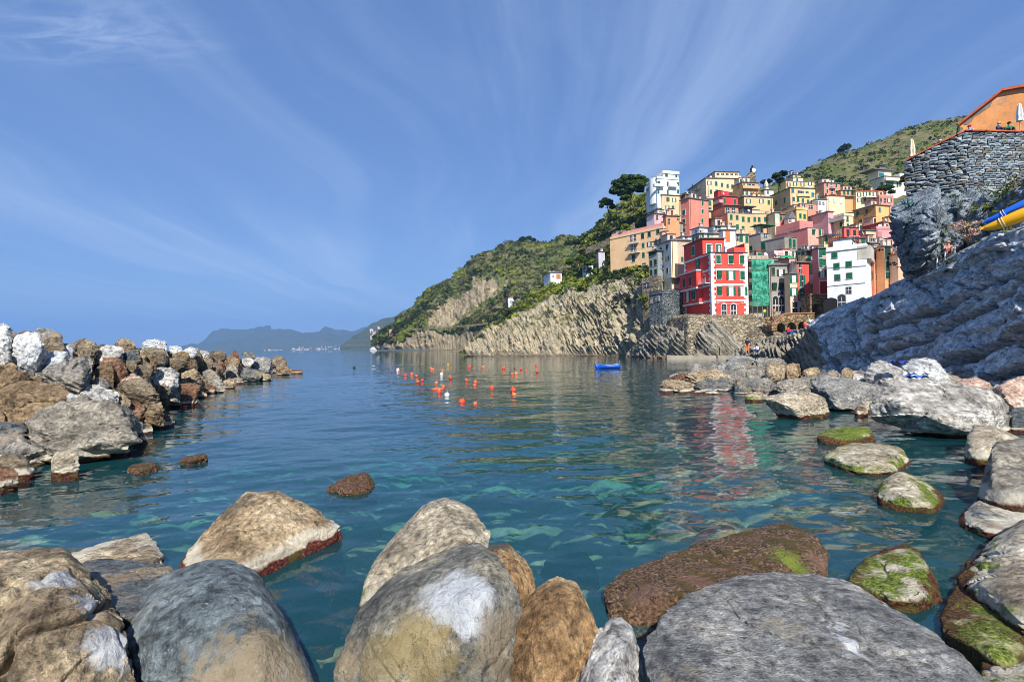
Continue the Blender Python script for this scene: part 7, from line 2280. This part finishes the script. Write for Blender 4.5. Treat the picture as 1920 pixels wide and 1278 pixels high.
for k in range(12):
    b = MB()
    v = []
    for sx, sy, sz in ((-1, -1, -1), (1, -1, -1), (1, 1, -1), (-1, 1, -1), (-1, -1, 1), (1, -1, 1), (1, 1, 1), (-1, 1, 1)):
        v.append((sx * .5 * rs.uniform(.9, 1.03), sy * .5 * (rs.uniform(.6, 1) if sy < 0 else 1), sz * .5 * rs.uniform(.86, 1.04)))
    v += [(rs.uniform(-.15, .15), -.62, rs.uniform(-.12, .12))]
    b.add(v, [(0, 3, 2, 1), (4, 5, 6, 7), (1, 2, 6, 5), (2, 3, 7, 6), (3, 0, 4, 7), (0, 1, 8), (1, 5, 8), (5, 4, 8), (4, 0, 8)])
    me = b.mesh('stone')
    me.materials.append(STM[k % 6])
    SME.append(me)
stones = []
z = ZT - .02
while z > ZT - 8.8:
    hh = rs.uniform(.11, .22)
    s = rs.uniform(-.2, .1)
    while s < seg[-1]:
        ww = rs.uniform(.24, .72)
        stones.append((s + ww / 2, z - hh / 2 + rs.uniform(-.02, .02), ww, hh))
        s += ww + .02
    z -= hh + .012
vis = [q for q in stones if proj((*on_path(q[0])[0].xy, q[1]))[0] < 1922]
vis.sort(key=lambda q: -(q[2] * q[3]) / (on_path(q[0])[0].y ** 2) * (1.0 if q[1] > ZT - 6.5 else .2))
single = set(id(q) for q in vis[:296])
rest = MB()
for q in stones:
    s, zz, ww, hh = q
    p, d = on_path(s)
    ang = math.atan2(d.y, d.x) + rs.uniform(-.05, .05)
    k = rs.randrange(12)
    out = rs.uniform(-.02, .05)
    loc = Vector((p.x - o0.x + d.y * out, p.y - o0.y - d.x * out, zz - o0.z + ztop(s) - ZT))
    if id(q) in single:
        link('stone', SME[k], None, tw, loc, (rs.uniform(-.05, .05), rs.uniform(-.06, .06), ang + (math.pi if False else 0)), (ww, .38, hh))
    else:
        M_ = Matrix.Translation(loc) @ Matrix.Rotation(ang, 4, 'Z') @ Matrix.Diagonal((ww, .38, hh, 1))
        me = SME[k]
        rest.add([M_ @ v.co for v in me.vertices], [tuple(f.vertices) for f in me.polygons], k % 6)
ro = rest.build('stones', STM, tw)
ro['kind'] = 'stuff'
s = 0.0
while s < seg[-1]:
    p, d = on_path(s + .22)
    ct = link('coping_tile', None, None)
    bpy.data.objects.remove(ct)
    if 'tile' not in _unit:
        me = MB().box(-.22, -.30, 0, .22, .22, .09).mesh('coping_tile')
        me.materials.append(M_TERRA)
        _unit['tile'] = me
    link('coping_tile', _unit['tile'], None, tw, (p.x - o0.x, p.y - o0.y, 9.0 + ztop(s + .22) - ZT + rs.uniform(0, .025)), (rs.uniform(-.02, .02), -math.atan2(ztop(s + .4) - ztop(s), .4), math.atan2(d.y, d.x)))
    s += .45

# orange house on the terrace
oc = at(1787, 268, 49)
ua = R(-34)
uv = (math.cos(ua), math.sin(ua))


def on_plane(px, py):
    t = solve(oc.x, oc.y, uv[0], uv[1], px, py)
    X, Yy = oc.x + uv[0] * t, oc.y + uv[1] * t
    return at(px, py, Yy)


oh = empty('orange_house', (oc.x, oc.y, ZT - 1), 0, 'ochre gable house with peeling plaster on the terrace above the wall', 'house')
ob = Vector((oc.x, oc.y, ZT - 1))
prof = [on_plane(1788, 268), on_plane(1797, 237), on_plane(1880, 172), on_plane(1925, 164), on_plane(1990, 166)]
prof = [p - ob for p in prof]
ext = Vector((.70, .72, 0)) * 9
low = [Vector((p.x, p.y, -.5)) for p in prof]
b = MB()
n = len(prof)
ring = prof + low[::-1]
m2 = len(ring)
b.add(ring + [p + ext for p in ring], [tuple(range(m2))[::-1], tuple(range(m2, 2 * m2))] + [(i, (i + 1) % m2, m2 + (i + 1) % m2, m2 + i) for i in range(m2)])
b.build('wall', plaster((222, 152, 66), .8), oh)
for k, (i, j) in enumerate(((0, 1), (1, 2), (2, 3), (3, 4))):
    if k == 0:
        continue
    p, q = prof[i], prof[j]
    up = Vector((0, 0, .22))
    ov = Vector((-.70, -.72, 0)) * .35
    MB().add([p + ov, q + ov, q + ov + up, p + ov + up, p + ext, q + ext, q + ext + up, p + ext + up], [(0, 1, 2, 3), (3, 2, 6, 7), (0, 4, 5, 1), (0, 3, 7, 4)]).build('roof', M_TERRA, oh)
MB().tube(prof[0] + Vector((-.2, -.3, -1)), prof[1] + Vector((-.2, -.3, 0)), .12, n=6).build('drainpipe', M_DGREEN, oh)
for (x, y, w_, h_) in ((1843, 204, 1.6, .7), (1816, 228, .8, .4), (1800, 244, .5, .5)):
    c = on_plane(x, y) - ob
    rs2 = random.Random(x)
    ring = []
    for i in range(14):
        a_ = 2 * math.pi * i / 14
        rr = rs2.uniform(.7, 1.15)
        dx_ = math.cos(a_) * w_ * .5 * rr
        dz_ = math.sin(a_) * h_ * .5 * rr + dx_ * .62
        ring.append(c + Vector((uv[0] * dx_ - .02, uv[1] * dx_ - .02, dz_)))
    MB().add(ring, [tuple(range(14))]).build('bare_patch', simple('bare_render', T(120, 116, 108), .95, .3), oh)


def parasol(label, base, H, m=None):
    root = empty('parasol', base, 0, label, 'parasol')
    MB().tube((0, 0, 0), (0, 0, H), .035, n=6).build('pole', M_GREYTRIM, root)
    b = MB()
    N_ = 12
    vs = []
    prof = [(.05, H + .02), (.10, H - .1), (.15, H - .5), (.19, H - .9), (.17, H - 1.2), (.24, H - 1.45)]
    for r, z in prof:
        for i in range(N_):
            rr = r * (1.25 if i % 2 else .7)
            vs.append((rr * math.cos(6.283 * i / N_), rr * math.sin(6.283 * i / N_), z))
    fs = [(k * N_ + i, k * N_ + (i + 1) % N_, (k + 1) * N_ + (i + 1) % N_, (k + 1) * N_ + i) for k in range(len(prof) - 1) for i in range(N_)]
    b.add(vs, fs).build('canopy', m or simple('cream_canvas', T(224, 206, 178), .9), root)
    MB().lathe([(.16, H - 1.0), (.16, H - .94)], 8).build('tie', M_GREYTRIM, root)
    return root


def at_z(px, Y, z):
    p = at(px, 400, Y)
    return Vector((p.x, p.y, z))


parasol('folded cream parasol at the left end of the terrace wall', at_z(1713, 42.8, TOPS[1] - .4), 2.2)
parasol('folded white parasol before the ochre gable at the right edge', at_z(1917, 42, ZT - .6), 3.6, simple('white_canvas', T(232, 228, 222), .9))


# ================================================================ people
def person(label, loc, rz, pose, top, legs, hair=(40, 28, 20), hat=None, sc=1.0, sleeve=True, shorts=False):
    J = {'pel': (0, 0, .95), 'chest': (0, .0, 1.32), 'neck': (0, 0, 1.50), 'head': (0, .02, 1.66), 'lsh': (-.19, 0, 1.42), 'lel': (-.25, .03, 1.15), 'lha': (-.23, .10, .90), 'rsh': (.19, 0, 1.42), 'rel': (.25, .03, 1.15), 'rha': (.23, .10, .90),
         'lhip': (-.10, 0, .90), 'lkn': (-.11, .02, .50), 'lan': (-.12, -.02, .09), 'ltoe': (-.13, .14, .04), 'rhip': (.10, 0, .90), 'rkn': (.11, .02, .50), 'ran': (.12, -.02, .09), 'rtoe': (.13, .14, .04)}
    if pose == 'sit':
        up = {'pel': (0, 0, .12), 'chest': (0, .10, .48), 'neck': (0, .15, .66), 'head': (0, .20, .81), 'lsh': (-.19, .12, .58), 'lel': (-.26, .26, .36), 'lha': (-.12, .44, .42), 'rsh': (.19, .12, .58), 'rel': (.26, .26, .36), 'rha': (.12, .44, .42),
              'lhip': (-.10, .05, .12), 'lkn': (-.14, .48, .38), 'lan': (-.13, .52, -.05), 'ltoe': (-.14, .68, -.09), 'rhip': (.10, .05, .12), 'rkn': (.14, .48, .36), 'ran': (.13, .55, -.06), 'rtoe': (.14, .70, -.10)}
        J.update(up)
    elif pose == 'stand2':
        J.update({'lel': (-.34, .0, 1.18), 'lha': (-.16, .12, 1.02), 'rkn': (.14, .06, .50), 'ran': (.17, .03, .09), 'rtoe': (.2, .18, .04)})
    E = [('pel', 'chest', 't'), ('chest', 'neck', 't'), ('neck', 'head', 's'), ('chest', 'lsh', 't'), ('lsh', 'lel', 't'), ('lel', 'lha', 't' if sleeve else 's'), ('chest', 'rsh', 't'), ('rsh', 'rel', 't'), ('rel', 'rha', 't' if sleeve else 's'),
         ('pel', 'lhip', 'l'), ('lhip', 'lkn', 'l'), ('lkn', 'lan', 's' if shorts else 'l'), ('lan', 'ltoe', 'k'), ('pel', 'rhip', 'l'), ('rhip', 'rkn', 'l'), ('rkn', 'ran', 's' if shorts else 'l'), ('ran', 'rtoe', 'k')]
    rad = {'pel': .15, 'chest': .16, 'neck': .06, 'head': .105, 'lsh': .075, 'rsh': .075, 'lel': .05, 'rel': .05, 'lha': .045, 'rha': .045, 'lhip': .10, 'rhip': .10, 'lkn': .07, 'rkn': .07, 'lan': .05, 'ran': .05, 'ltoe': .045, 'rtoe': .045}
    names = list(J)
    me = bpy.data.meshes.new('person_body')
    me.from_pydata([J[k] for k in names], [(names.index(a), names.index(b)) for a, b, _ in E], [])
    tmp = bpy.data.objects.new('person_tmp', me)
    COL.objects.link(tmp)
    md = tmp.modifiers.new('skin', 'SKIN')
    md.use_smooth_shade = True
    for i, k in enumerate(names):
        sv = me.skin_vertices[0].data[i]
        r = rad[k]
        sv.radius = (r, r * (.75 if k in ('chest', 'pel') else 1))
        sv.use_root = (k == 'pel')
    sb = tmp.modifiers.new('sub', 'SUBSURF')
    sb.levels = 1
    sb.render_levels = 1
    dg = bpy.context.evaluated_depsgraph_get()
    body = bpy.data.meshes.new_from_object(tmp.evaluated_get(dg))
    bpy.data.objects.remove(tmp)
    body.materials.clear()
    for mm in (simple('skin', T(206, 150, 120), .6, .05), simple('top_%d_%d_%d' % top, C(*top), .85, .1, 4), simple('legs_%d_%d_%d' % legs, C(*legs), .85, .1, 4), simple('shoe', T(50, 46, 44), .7)):
        body.materials.append(mm)
    idx = {'s': 0, 't': 1, 'l': 2, 'k': 3}
    mi = []
    segs = [(Vector(J[a]), Vector(J[b]), k) for a, b, k in E]
    for pgn in body.polygons:
        c = pgn.center
        best, bk_ = 1e9, 's'
        for a, b, k in segs:
            ab = b - a
            t = max(0, min(1, (c - a).dot(ab) / ab.length_squared))
            dd = (c - a - ab * t).length
            if dd < best:
                best, bk_ = dd, k
        mi.append(idx[bk_])
    body.polygons.foreach_set('material_index', mi)
    root = empty('person', loc, rz, label, 'person')
    root.scale = (sc, sc, sc)
    link('body', body, None, root)
    hd = Vector(J['head'])
    hb = MB()
    hb.lathe([(.122, -.02), (.128, .05), (.10, .12), (.05, .155), (.01, .16)], 10)
    hc = hat or hair
    hb.build('hat' if hat else 'hair', simple('hair_%d_%d_%d' % hc, C(*hc), .8), root, smooth=True, loc=hd + Vector((0, -.02, -.01)), rot=(R(12), 0, 0))
    nb = MB().add([(-.02, .10, -.03), (.02, .10, -.03), (0, .135, -.035), (0, .10, .03)], [(0, 1, 2), (1, 3, 2), (3, 0, 2)])
    for sx in (-1, 1):
        nb.tube((sx * .035, .095, .015), (sx * .035, .108, .015), .012, n=5)
    nb.build('face', simple('skin_dark', T(150, 96, 76), .6), root, loc=hd)
    return root


tow = math.pi      # facing the viewer
person('person in red jacket and blue jeans sitting on the slate ridge', at(1476, 628, 53.6), math.pi + .5, 'sit', (214, 40, 44), (50, 90, 170), sc=1.05)
person('person in navy top and orange shorts standing on the ledge rocks', at(1402, 664, 52.5), 2.4, 'stand2', (34, 40, 62), (224, 110, 66), sleeve=False, shorts=True, sc=.95)
person('dark-clothed person standing on the quay under the red house', at_z(1343, 97.5, .76), 1.5, 'stand', (40, 44, 70), (60, 60, 84))
person('angler in dark clothes on the rock left of the quay', at(1197, 651, 118), 2.0, 'stand', (30, 34, 40), (60, 62, 66))
person('sunbather in a white top sitting right of the orange shorts', at(1420, 661, 53.5), 2.2, 'sit', (226, 220, 214), (60, 70, 140))
person('person in white shirt on the path above the ribbed cliff', at(1053, 577, ground_y(1053, 577, [RIBP]) - .6), 3.0, 'stand', (230, 232, 236), (40, 40, 60))
person('person in light blue on the path, left of the white shirt', at(1038, 577, ground_y(1038, 577, [RIBP]) - .6), 3.0, 'stand', (120, 190, 220), (50, 60, 80))
person('person in dark vest seated on the terrace before the ochre gable', at_z(1873, 40.8, ZT + .0), math.pi + .3, 'sit', (62, 66, 92), (50, 50, 60), hair=(170, 160, 150))
person('woman-haired person in green and white seated right on the terrace', at_z(1894, 40.8, ZT + .0), math.pi - .2, 'sit', (50, 120, 90), (60, 60, 66), hair=(60, 30, 20))
person('person in a red cap leaning on the terrace coping', at_z(1823, 40.8, ZT - .15), math.pi - .9, 'sit', (150, 160, 180), (60, 60, 66), hat=(190, 40, 36))
person('brown-haired person behind the sloping part of the coping', at_z(1804, 41.0, ZT - .65), math.pi - .9, 'sit', (206, 140, 110), (60, 60, 66), hair=(130, 90, 60))
person('fair-haired person sitting low behind the coping, leftmost on the terrace', at_z(1766, 41.6, TOPS[3] - .5), math.pi - .6, 'sit', (216, 170, 140), (60, 60, 66), hair=(210, 180, 140))
person('person in rose top beside the white cliff railing', at(1778, 477, 36.3), math.pi - .6, 'sit', (226, 150, 140), (150, 110, 100), hair=(170, 130, 90))
person('worker in a yellow vest at the foot of the scaffold netting', at(1434, 594, 105), 2.6, 'stand', (206, 214, 60), (40, 90, 80))
person('person in orange top walking down the ramp bridge', at(1452, 594, 100.5), 2.6, 'stand', (226, 120, 80), (90, 70, 70))
person('person in blue sitting beside the red and white boat', at(1531, 606, 82), 2.4, 'sit', (40, 60, 120), (40, 44, 60))


# ================================================================ boats, buoys, kayaks
def boat(label, loc, rz, L, outer, inner, stripe=None, pitch=0.0, name='rowing_boat'):
    root = empty(name, loc, rz, label, 'boat')
    root.rotation_euler = (0, pitch, rz)
    n, B, D = 16, L * .19, L * .15
    vs = []
    M = 7
    for i in range(n + 1):
        t = i / n
        wv = math.sin(math.pi * min(1, .06 + t * .94) ** .8) ** .62 if t < 1 else 0.0
        wv = max(.02, (1 - (2 * t - .85) ** 2 * (1.35 if t > .425 else .55)))
        wv = max(.02, wv) * B
        sheer = D * (1.0 + .65 * (t - .45) ** 2 * 3)
        keel = D * .5 * max(0, (t - .8) / .2) ** 2
        for k in range(M):
            a = -math.pi / 2 + math.pi * k / (M - 1)
            y = wv * math.copysign(abs(math.sin(a)) ** .8, math.sin(a))
            z = keel + (sheer - keel) * (1 - abs(math.cos(a)) ** .7)
            vs.append(((t - .5) * L, y, z - D * .35))
    fs = [(i * M + k, (i + 1) * M + k, (i + 1) * M + k + 1, i * M + k + 1) for i in range(n) for k in range(M - 1)]
    fs.append(tuple(range(M)))
    b = MB()
    b.add(vs, fs)
    hull = b.build('hull', outer, root, smooth=True)
    sd = hull.modifiers.new('solid', 'SOLIDIFY')
    sd.thickness = .04
    g_ = MB()
    for k in (0, M - 1):
        for i in range(n):
            g_.tube(vs[i * M + k], vs[(i + 1) * M + k], .045, n=5)
    g_.build('gunwale', stripe or inner, root)
    ib = MB()
    ivs = [Vector(v) * 1.0 for v in vs]
    ib.add([(v.x * .97, v.y * .9, v.z + .05 + .0) for v in ivs], [tuple(reversed(f)) for f in fs[:-1]])
    ib.build('inner_hull', inner, root, smooth=True)
    for t in (.3, .52, .72):
        i = int(t * n)
        w_ = abs(vs[i * M][1]) * .9
        x = (t - .5) * L
        MB().box(x - .12, -w_, D * .32, x + .12, w_, D * .38).build('thwart', simple('boat_wood', T(150, 110, 70), .7), root)
    return root


blu = simple('boat_blue', T(24, 78, 186), .4)
navy = simple('boat_navy', T(34, 44, 92), .45)
bwht = simple('boat_white', T(226, 226, 222), .45)
bred = simple('boat_red', T(196, 48, 40), .45)
wl = dw(1139, 690)
p = at(1139, 690, wl)
bt = boat('bright blue rowing boat moored in the middle of the cove', (p.x, p.y, .08), R(174), 3.5, blu, simple('boat_paleblue', T(120, 180, 214), .5), stripe=blu)
MB().tube((-1.6, 0, .5), (-1.7, 0, 1.0), .05, n=6).build('stern_post', simple('boat_wood', T(150, 110, 70), .7), bt)
boat('dark navy rowing boat drawn up on the slipway', at(1497, 622, 84), R(170), 3.0, navy, simple('boat_grey', T(130, 134, 140), .6), pitch=R(4))
boat('red and white boat drawn up above the navy one on the slipway', at(1519, 614, 84), R(200), 3.0, bred, bwht, stripe=bwht, pitch=R(-12))
boat('white hulled boat with blue cover at the top of the slipway', at(1526, 604, 92), R(205), 2.8, bwht, navy, pitch=R(-6))
# excursion boat far out
p = at(700, 654.0, 900)
fb = boat('small white excursion boat passing below the far headland', (p.x, p.y, .3), R(6), 12, bwht, M_GREYTRIM, name='excursion_boat')
MB().box(-4, -1.4, 1.2, 4, 1.4, 3.4).box(-2, -1.2, 3.4, 2.5, 1.2, 4.8).build('cabin', bwht, fb)
MB().box(-4.1, -1.45, 2.1, 4.1, 1.45, 2.7).build('window_band', M_GLASS, fb)

BUOY = simple('buoy_orange', T(226, 78, 48), .45, .15)
BUOYS = [BUOY, simple('buoy_faded', T(214, 100, 70), .6, .25), simple('buoy_red', T(206, 58, 40), .5, .2), simple('buoy_pale', T(230, 120, 84), .6, .25)]
BUOYW = simple('buoy_white', T(230, 230, 226), .45, .1)
BUOYB = simple('buoy_old', T(176, 96, 64), .6, .25)
BUOYD = simple('buoy_dark', T(56, 56, 40), .6, .2)
BUOYY = simple('buoy_yellow', T(226, 186, 60), .5, .1)
BL = [(664, 688, 5.5, 'd', 'dark olive buoy floating alone, leftmost of all'), (746, 692, 6, 'w', 'white buoy at the left end of the buoy field, touching an orange one'), (749, 695, 4.5, 'o', 'orange buoy touching the leftmost white buoy'),
      (760, 702.5, 5.5, 'o', 'orange buoy, second from the left end of the field'), (772, 700, 6, 'o', 'orange buoy just right and behind the second one'), (781, 704, 6, 'o', 'orange buoy with a tiny white float beside it'),
      (783, 714.5, 8, 'b', 'faded brown-orange buoy, larger than its left neighbours'), (792, 712, 7, 'o', 'orange buoy touching the faded brown-orange one'), (809, 690, 5, 'o', 'orange buoy in the far row, left of a touching pair'), (812.5, 692, 4.5, 'o', 'orange buoy, right one of the far touching pair'),
      (830, 694, 5, 'o', 'orange buoy right behind the small white buoy'), (828, 700.5, 6.5, 'w', 'small white buoy in the middle of the field'), (845, 708, 7, 'o', 'orange buoy right of the small white buoy'), (818, 717, 7, 'o', 'orange buoy above the flat orange one'),
      (831, 724, 8, 'b', 'dull orange buoy right of the flat one'), (823, 734, 8.5, 'o', 'orange buoy directly left of the large white buoy'), (838, 739, 10, 'w', 'large white buoy, nearest white one'), (866, 751, 12.5, 'o', 'largest orange buoy, nearest to the viewer'),
      (891, 755, 8, 'o', 'orange buoy right of the largest one'), (875, 712, 6.5, 'o', 'orange buoy with a white tail in the middle of the field'), (891, 715, 7.5, 'o', 'orange buoy, upper of a stacked pair in mid field'), (890, 721, 7.5, 'o', 'orange buoy, lower of a stacked pair in mid field'),
      (922, 725, 8, 'o', 'lone orange buoy between the stacked pairs'), (880, 687, 5.5, 'o', 'orange buoy in the farthest row, left one'), (906, 687.5, 5, 'o', 'orange buoy in the farthest row, second one'), (944, 689, 6, 'o', 'orange buoy with white flag in the farthest row'),
      (965, 690, 3, 'd', 'tiny dark float in the farthest row'), (977, 691.5, 5, 'o', 'orange buoy right of the tiny dark float'), (960, 700, 5.5, 'o', 'orange buoy, left of a close pair on the right'), (968, 699, 7, 'o', 'orange buoy, right of a close pair on the right'), (987, 694, 3, 'o', 'tiny orange float towards the right end'),
      (1007, 696.5, 5.5, 'o', 'orange buoy at the right end of the field'), (1005, 684, 4, 'o', 'small orange buoy farthest right and back'), (962.5, 729.5, 11, 'o', 'big orange buoy, upper of the near right pair'), (964, 738.5, 9, 'o', 'orange buoy, lower of the near right pair'), (840, 682, 3, 'y', 'tiny yellow marker behind the buoy field')]
rs = random.Random(2)
bmesh_cache = {}


def ball(m):
    if m.name not in bmesh_cache:
        b = MB()
        b.lathe([(.02, -1), (.5, -.87), (.87, -.5), (1, 0), (.92, .39), (.71, .71), (.38, .92), (.16, .99), (.14, 1.16), (.05, 1.2)], 14)
        me = b.mesh('float', True)
        me.materials.append(m)
        bmesh_cache[m.name] = me
    return bmesh_cache[m.name]


for x, y, dpx, k, lab in BL:
    D = dw(x, y + dpx * .38)
    r = dpx / F * D * .5
    p = at(x, y + dpx * .38, D)
    root = empty('mooring_buoy', (p.x, p.y, r * .45), rs.uniform(0, 6), lab, 'buoy', 'mooring buoys floating in the cove')
    root.rotation_euler = (rs.uniform(-.7, .7), rs.uniform(-.7, .7), rs.uniform(0, 6))
    mm = {'o': rs.choice(BUOYS), 'w': BUOYW, 'b': BUOYB, 'd': BUOYD, 'y': BUOYY}[k]
    link('float', ball(mm), None, root, scale=(r, r, r))
    MB().tube((0, 0, r * 1.0), (0, 0, r * 1.45), r * .09, n=5).lathe([(r * .2, r * 1.4), (r * .2, r * 1.5)], 6).build('eyelet', BUOYW if 'white' in lab and k == 'o' else mm, root)
D = dw(820, 731)
p = at(820, 731, D)
o = MB().lathe([(.1, -.14), (.62, -.10), (.72, .0), (.62, .10), (.35, .16), (.1, .22)], 14).build('flat_buoy', BUOYB, smooth=True, loc=(p.x, p.y, .06))
o.scale = (.85, .5, .8)
tag(o, 'flat dull-orange float lying on the water among the round buoys', 'buoy')


def kayak(label, nose, tail, m, w=.62, hgt=.36):
    nose, tail = Vector(nose), Vector(tail)
    ax = (tail - nose)
    L = ax.length
    root = empty('kayak', nose, 0, label, 'kayak')
    root.rotation_euler = ax.to_track_quat('X', 'Z').to_euler()
    n, M = 20, 12
    vs = []
    for i in range(n + 1):
        t = i / n
        e = max(.03, math.sin(math.pi * (.02 + .96 * t)) ** .55)
        rock = .16 * (2 * t - 1) ** 4
        for k in range(M):
            a = 2 * math.pi * k / M
            vs.append((t * L, math.cos(a) * w / 2 * e, math.sin(a) * hgt * (.5 if math.sin(a) < 0 else .5) * e + rock))
    fs = [(i * M + k, (i + 1) * M + k, (i + 1) * M + (k + 1) % M, i * M + (k + 1) % M) for i in range(n) for k in range(M)]
    fs += [tuple(reversed(range(M))), tuple(range(n * M, n * M + M))]
    MB().add(vs, fs).build('hull', m, root, smooth=True)
    e = math.sin(math.pi * .48) ** .55
    ck = MB()
    for k in range(14):
        a, a2 = 2 * math.pi * k / 14, 2 * math.pi * (k + 1) / 14
        ck.tube((L * .5 + .42 * math.cos(a), .2 * math.sin(a), hgt * .5 + .02), (L * .5 + .42 * math.cos(a2), .2 * math.sin(a2), hgt * .5 + .02), .03, n=5)
    ck.build('cockpit_rim', simple('black_rubber', (.02, .02, .02), .6), root)
    sb = MB()
    for k in range(14):
        a, a2 = 2 * math.pi * k / 14, 2 * math.pi * (k + 1) / 14
        for dx_ in (0, .12):
            x = L * .26 + dx_
            sb.tube((x, math.cos(a) * (w / 2 * .92), math.sin(a) * hgt * .48), (x, math.cos(a2) * (w / 2 * .92), math.sin(a2) * hgt * .48), .02, n=4)
    sb.build('strap', M_WHITE, root)
    return root


kb = simple('kayak_blue', T(40, 110, 226), .35, .05)
ky = simple('kayak_yellow', T(240, 176, 30), .35, .05)
kayak('yellow-orange kayak tied to the rack above the slate cliff, lower of two', at(1842, 434, 30.2), at(1990, 372, 27.6), ky, .7, .72)
kayak('bright blue kayak lying on top of the yellow-orange one', at(1846, 421, 30.6), at(1990, 350, 28.0), kb, .7, .6)

# white railing on the cliff path
rl = empty('railing', at(1740, 515, 37.4), 0, 'weathered white post-and-rail fence on the cliff path', 'railing')
o0 = Vector(rl.location)
pp = [(1741, 514, 490, 37.4), (1757, 505, 482, 36.6), (1772, 494, 471, 35.9), (1790, 484, 460, 35.0)]
prev = None
for x, yb, yt, Yy in pp:
    a_, c_ = at(x, yb, Yy) - o0, at(x, yt, Yy) - o0
    MB().tube(a_ - Vector((0, 0, .3)), c_, .06, n=6).build('post', M_WHITE, rl)
    if prev:
        MB().tube(prev[1], c_, .035, n=5).build('rail', M_WHITE, rl)
        MB().tube(prev[0].lerp(prev[1], .5), a_.lerp(c_, .5), .03, n=5).build('rail', M_WHITE, rl)
    prev = (a_, c_)

# bathers' clothes on the white boulder
for (x, y, Yy, c, lab) in ((1685, 683, 26.5, (40, 60, 150), 'blue towel dropped on the broad white boulder'), (1718, 711, 23.2, (70, 110, 190), 'folded blue cloth on the great lens-shaped boulder'), (1717, 705, 23.4, (226, 232, 240), 'white cloth on the great lens-shaped boulder')):
    p = at(x, y, Yy)
    b = MB()
    rs2 = random.Random(x)
    nx = 7
    vs = [((i / (nx - 1) - .5) * .8, (j / (nx - 1) - .5) * .5, .10 + .07 * math.sin(i * 1.7 + j) + rs2.uniform(0, .05)) for i in range(nx) for j in range(nx)]
    b.add(vs, [(i * nx + j, (i + 1) * nx + j, (i + 1) * nx + j + 1, i * nx + j + 1) for i in range(nx - 1) for j in range(nx - 1)])
    o = b.build('towel', simple('towel_%d' % x, C(*c), .95), smooth=True, loc=p)
    tag(o, lab, 'towel')

# tiny settlements on the far coast
rs = random.Random(77)
tb = MB()
for i in range(90):
    x = rs.choice([rs.gauss(560, 30), rs.gauss(600, 25), rs.uniform(500, 690)])
    y = hor(x) - rs.random() ** 2.5 * 11
    p = at(x, y, 6150 + (hor(x) - y) * 45)
    w_ = rs.uniform(3, 9)
    tb.box(p.x - w_, p.y - 120, p.z - 12, p.x + w_, p.y - 100, p.z + rs.uniform(0, 4), i % 3)
o = tb.build('distant_town', [plaster((230, 220, 204), .2), plaster((214, 170, 140), .2), plaster((226, 206, 170), .2)])
tag(o, 'pale specks of a distant town along the far shore', kind='stuff')
tb = MB()
for i in range(60):
    x = rs.uniform(694, 740)
    y = 631 - (x - 694) * .12 + rs.uniform(-3, 3) - (rs.random() < .3) * rs.uniform(0, 14)
    p = at(x, y, 2560)
    tb.box(p.x - 4, p.y - 6, p.z - 8, p.x + rs.uniform(2, 6), p.y + 6, p.z + rs.uniform(1, 5), i % 3)
o = tb.build('hill_village', [plaster((230, 220, 204), .2), plaster((214, 170, 140), .2), plaster((226, 206, 170), .2)])
tag(o, 'cluster of pale houses on the coast hills beyond the headland', kind='stuff')
# ================================================================ haze: the air of the bay
def build_haze():
    m, g = mat('haze_air')
    v = g.n('ShaderNodeVolumePrincipled', None, Density=HAZE)
    v.inputs['Color'].default_value = (0.26, 0.52, 1.0, 1)
    v.inputs['Anisotropy'].default_value = 0.0
    g.out(None, v.outputs[0])
    o = MB().box(-15500, -300, -42, 15500, 15500, 900).build('haze', m)
    tag(o, 'thin blue summer haze over the bay', kind='stuff')


HAZE = 1.1e-4
build_haze()
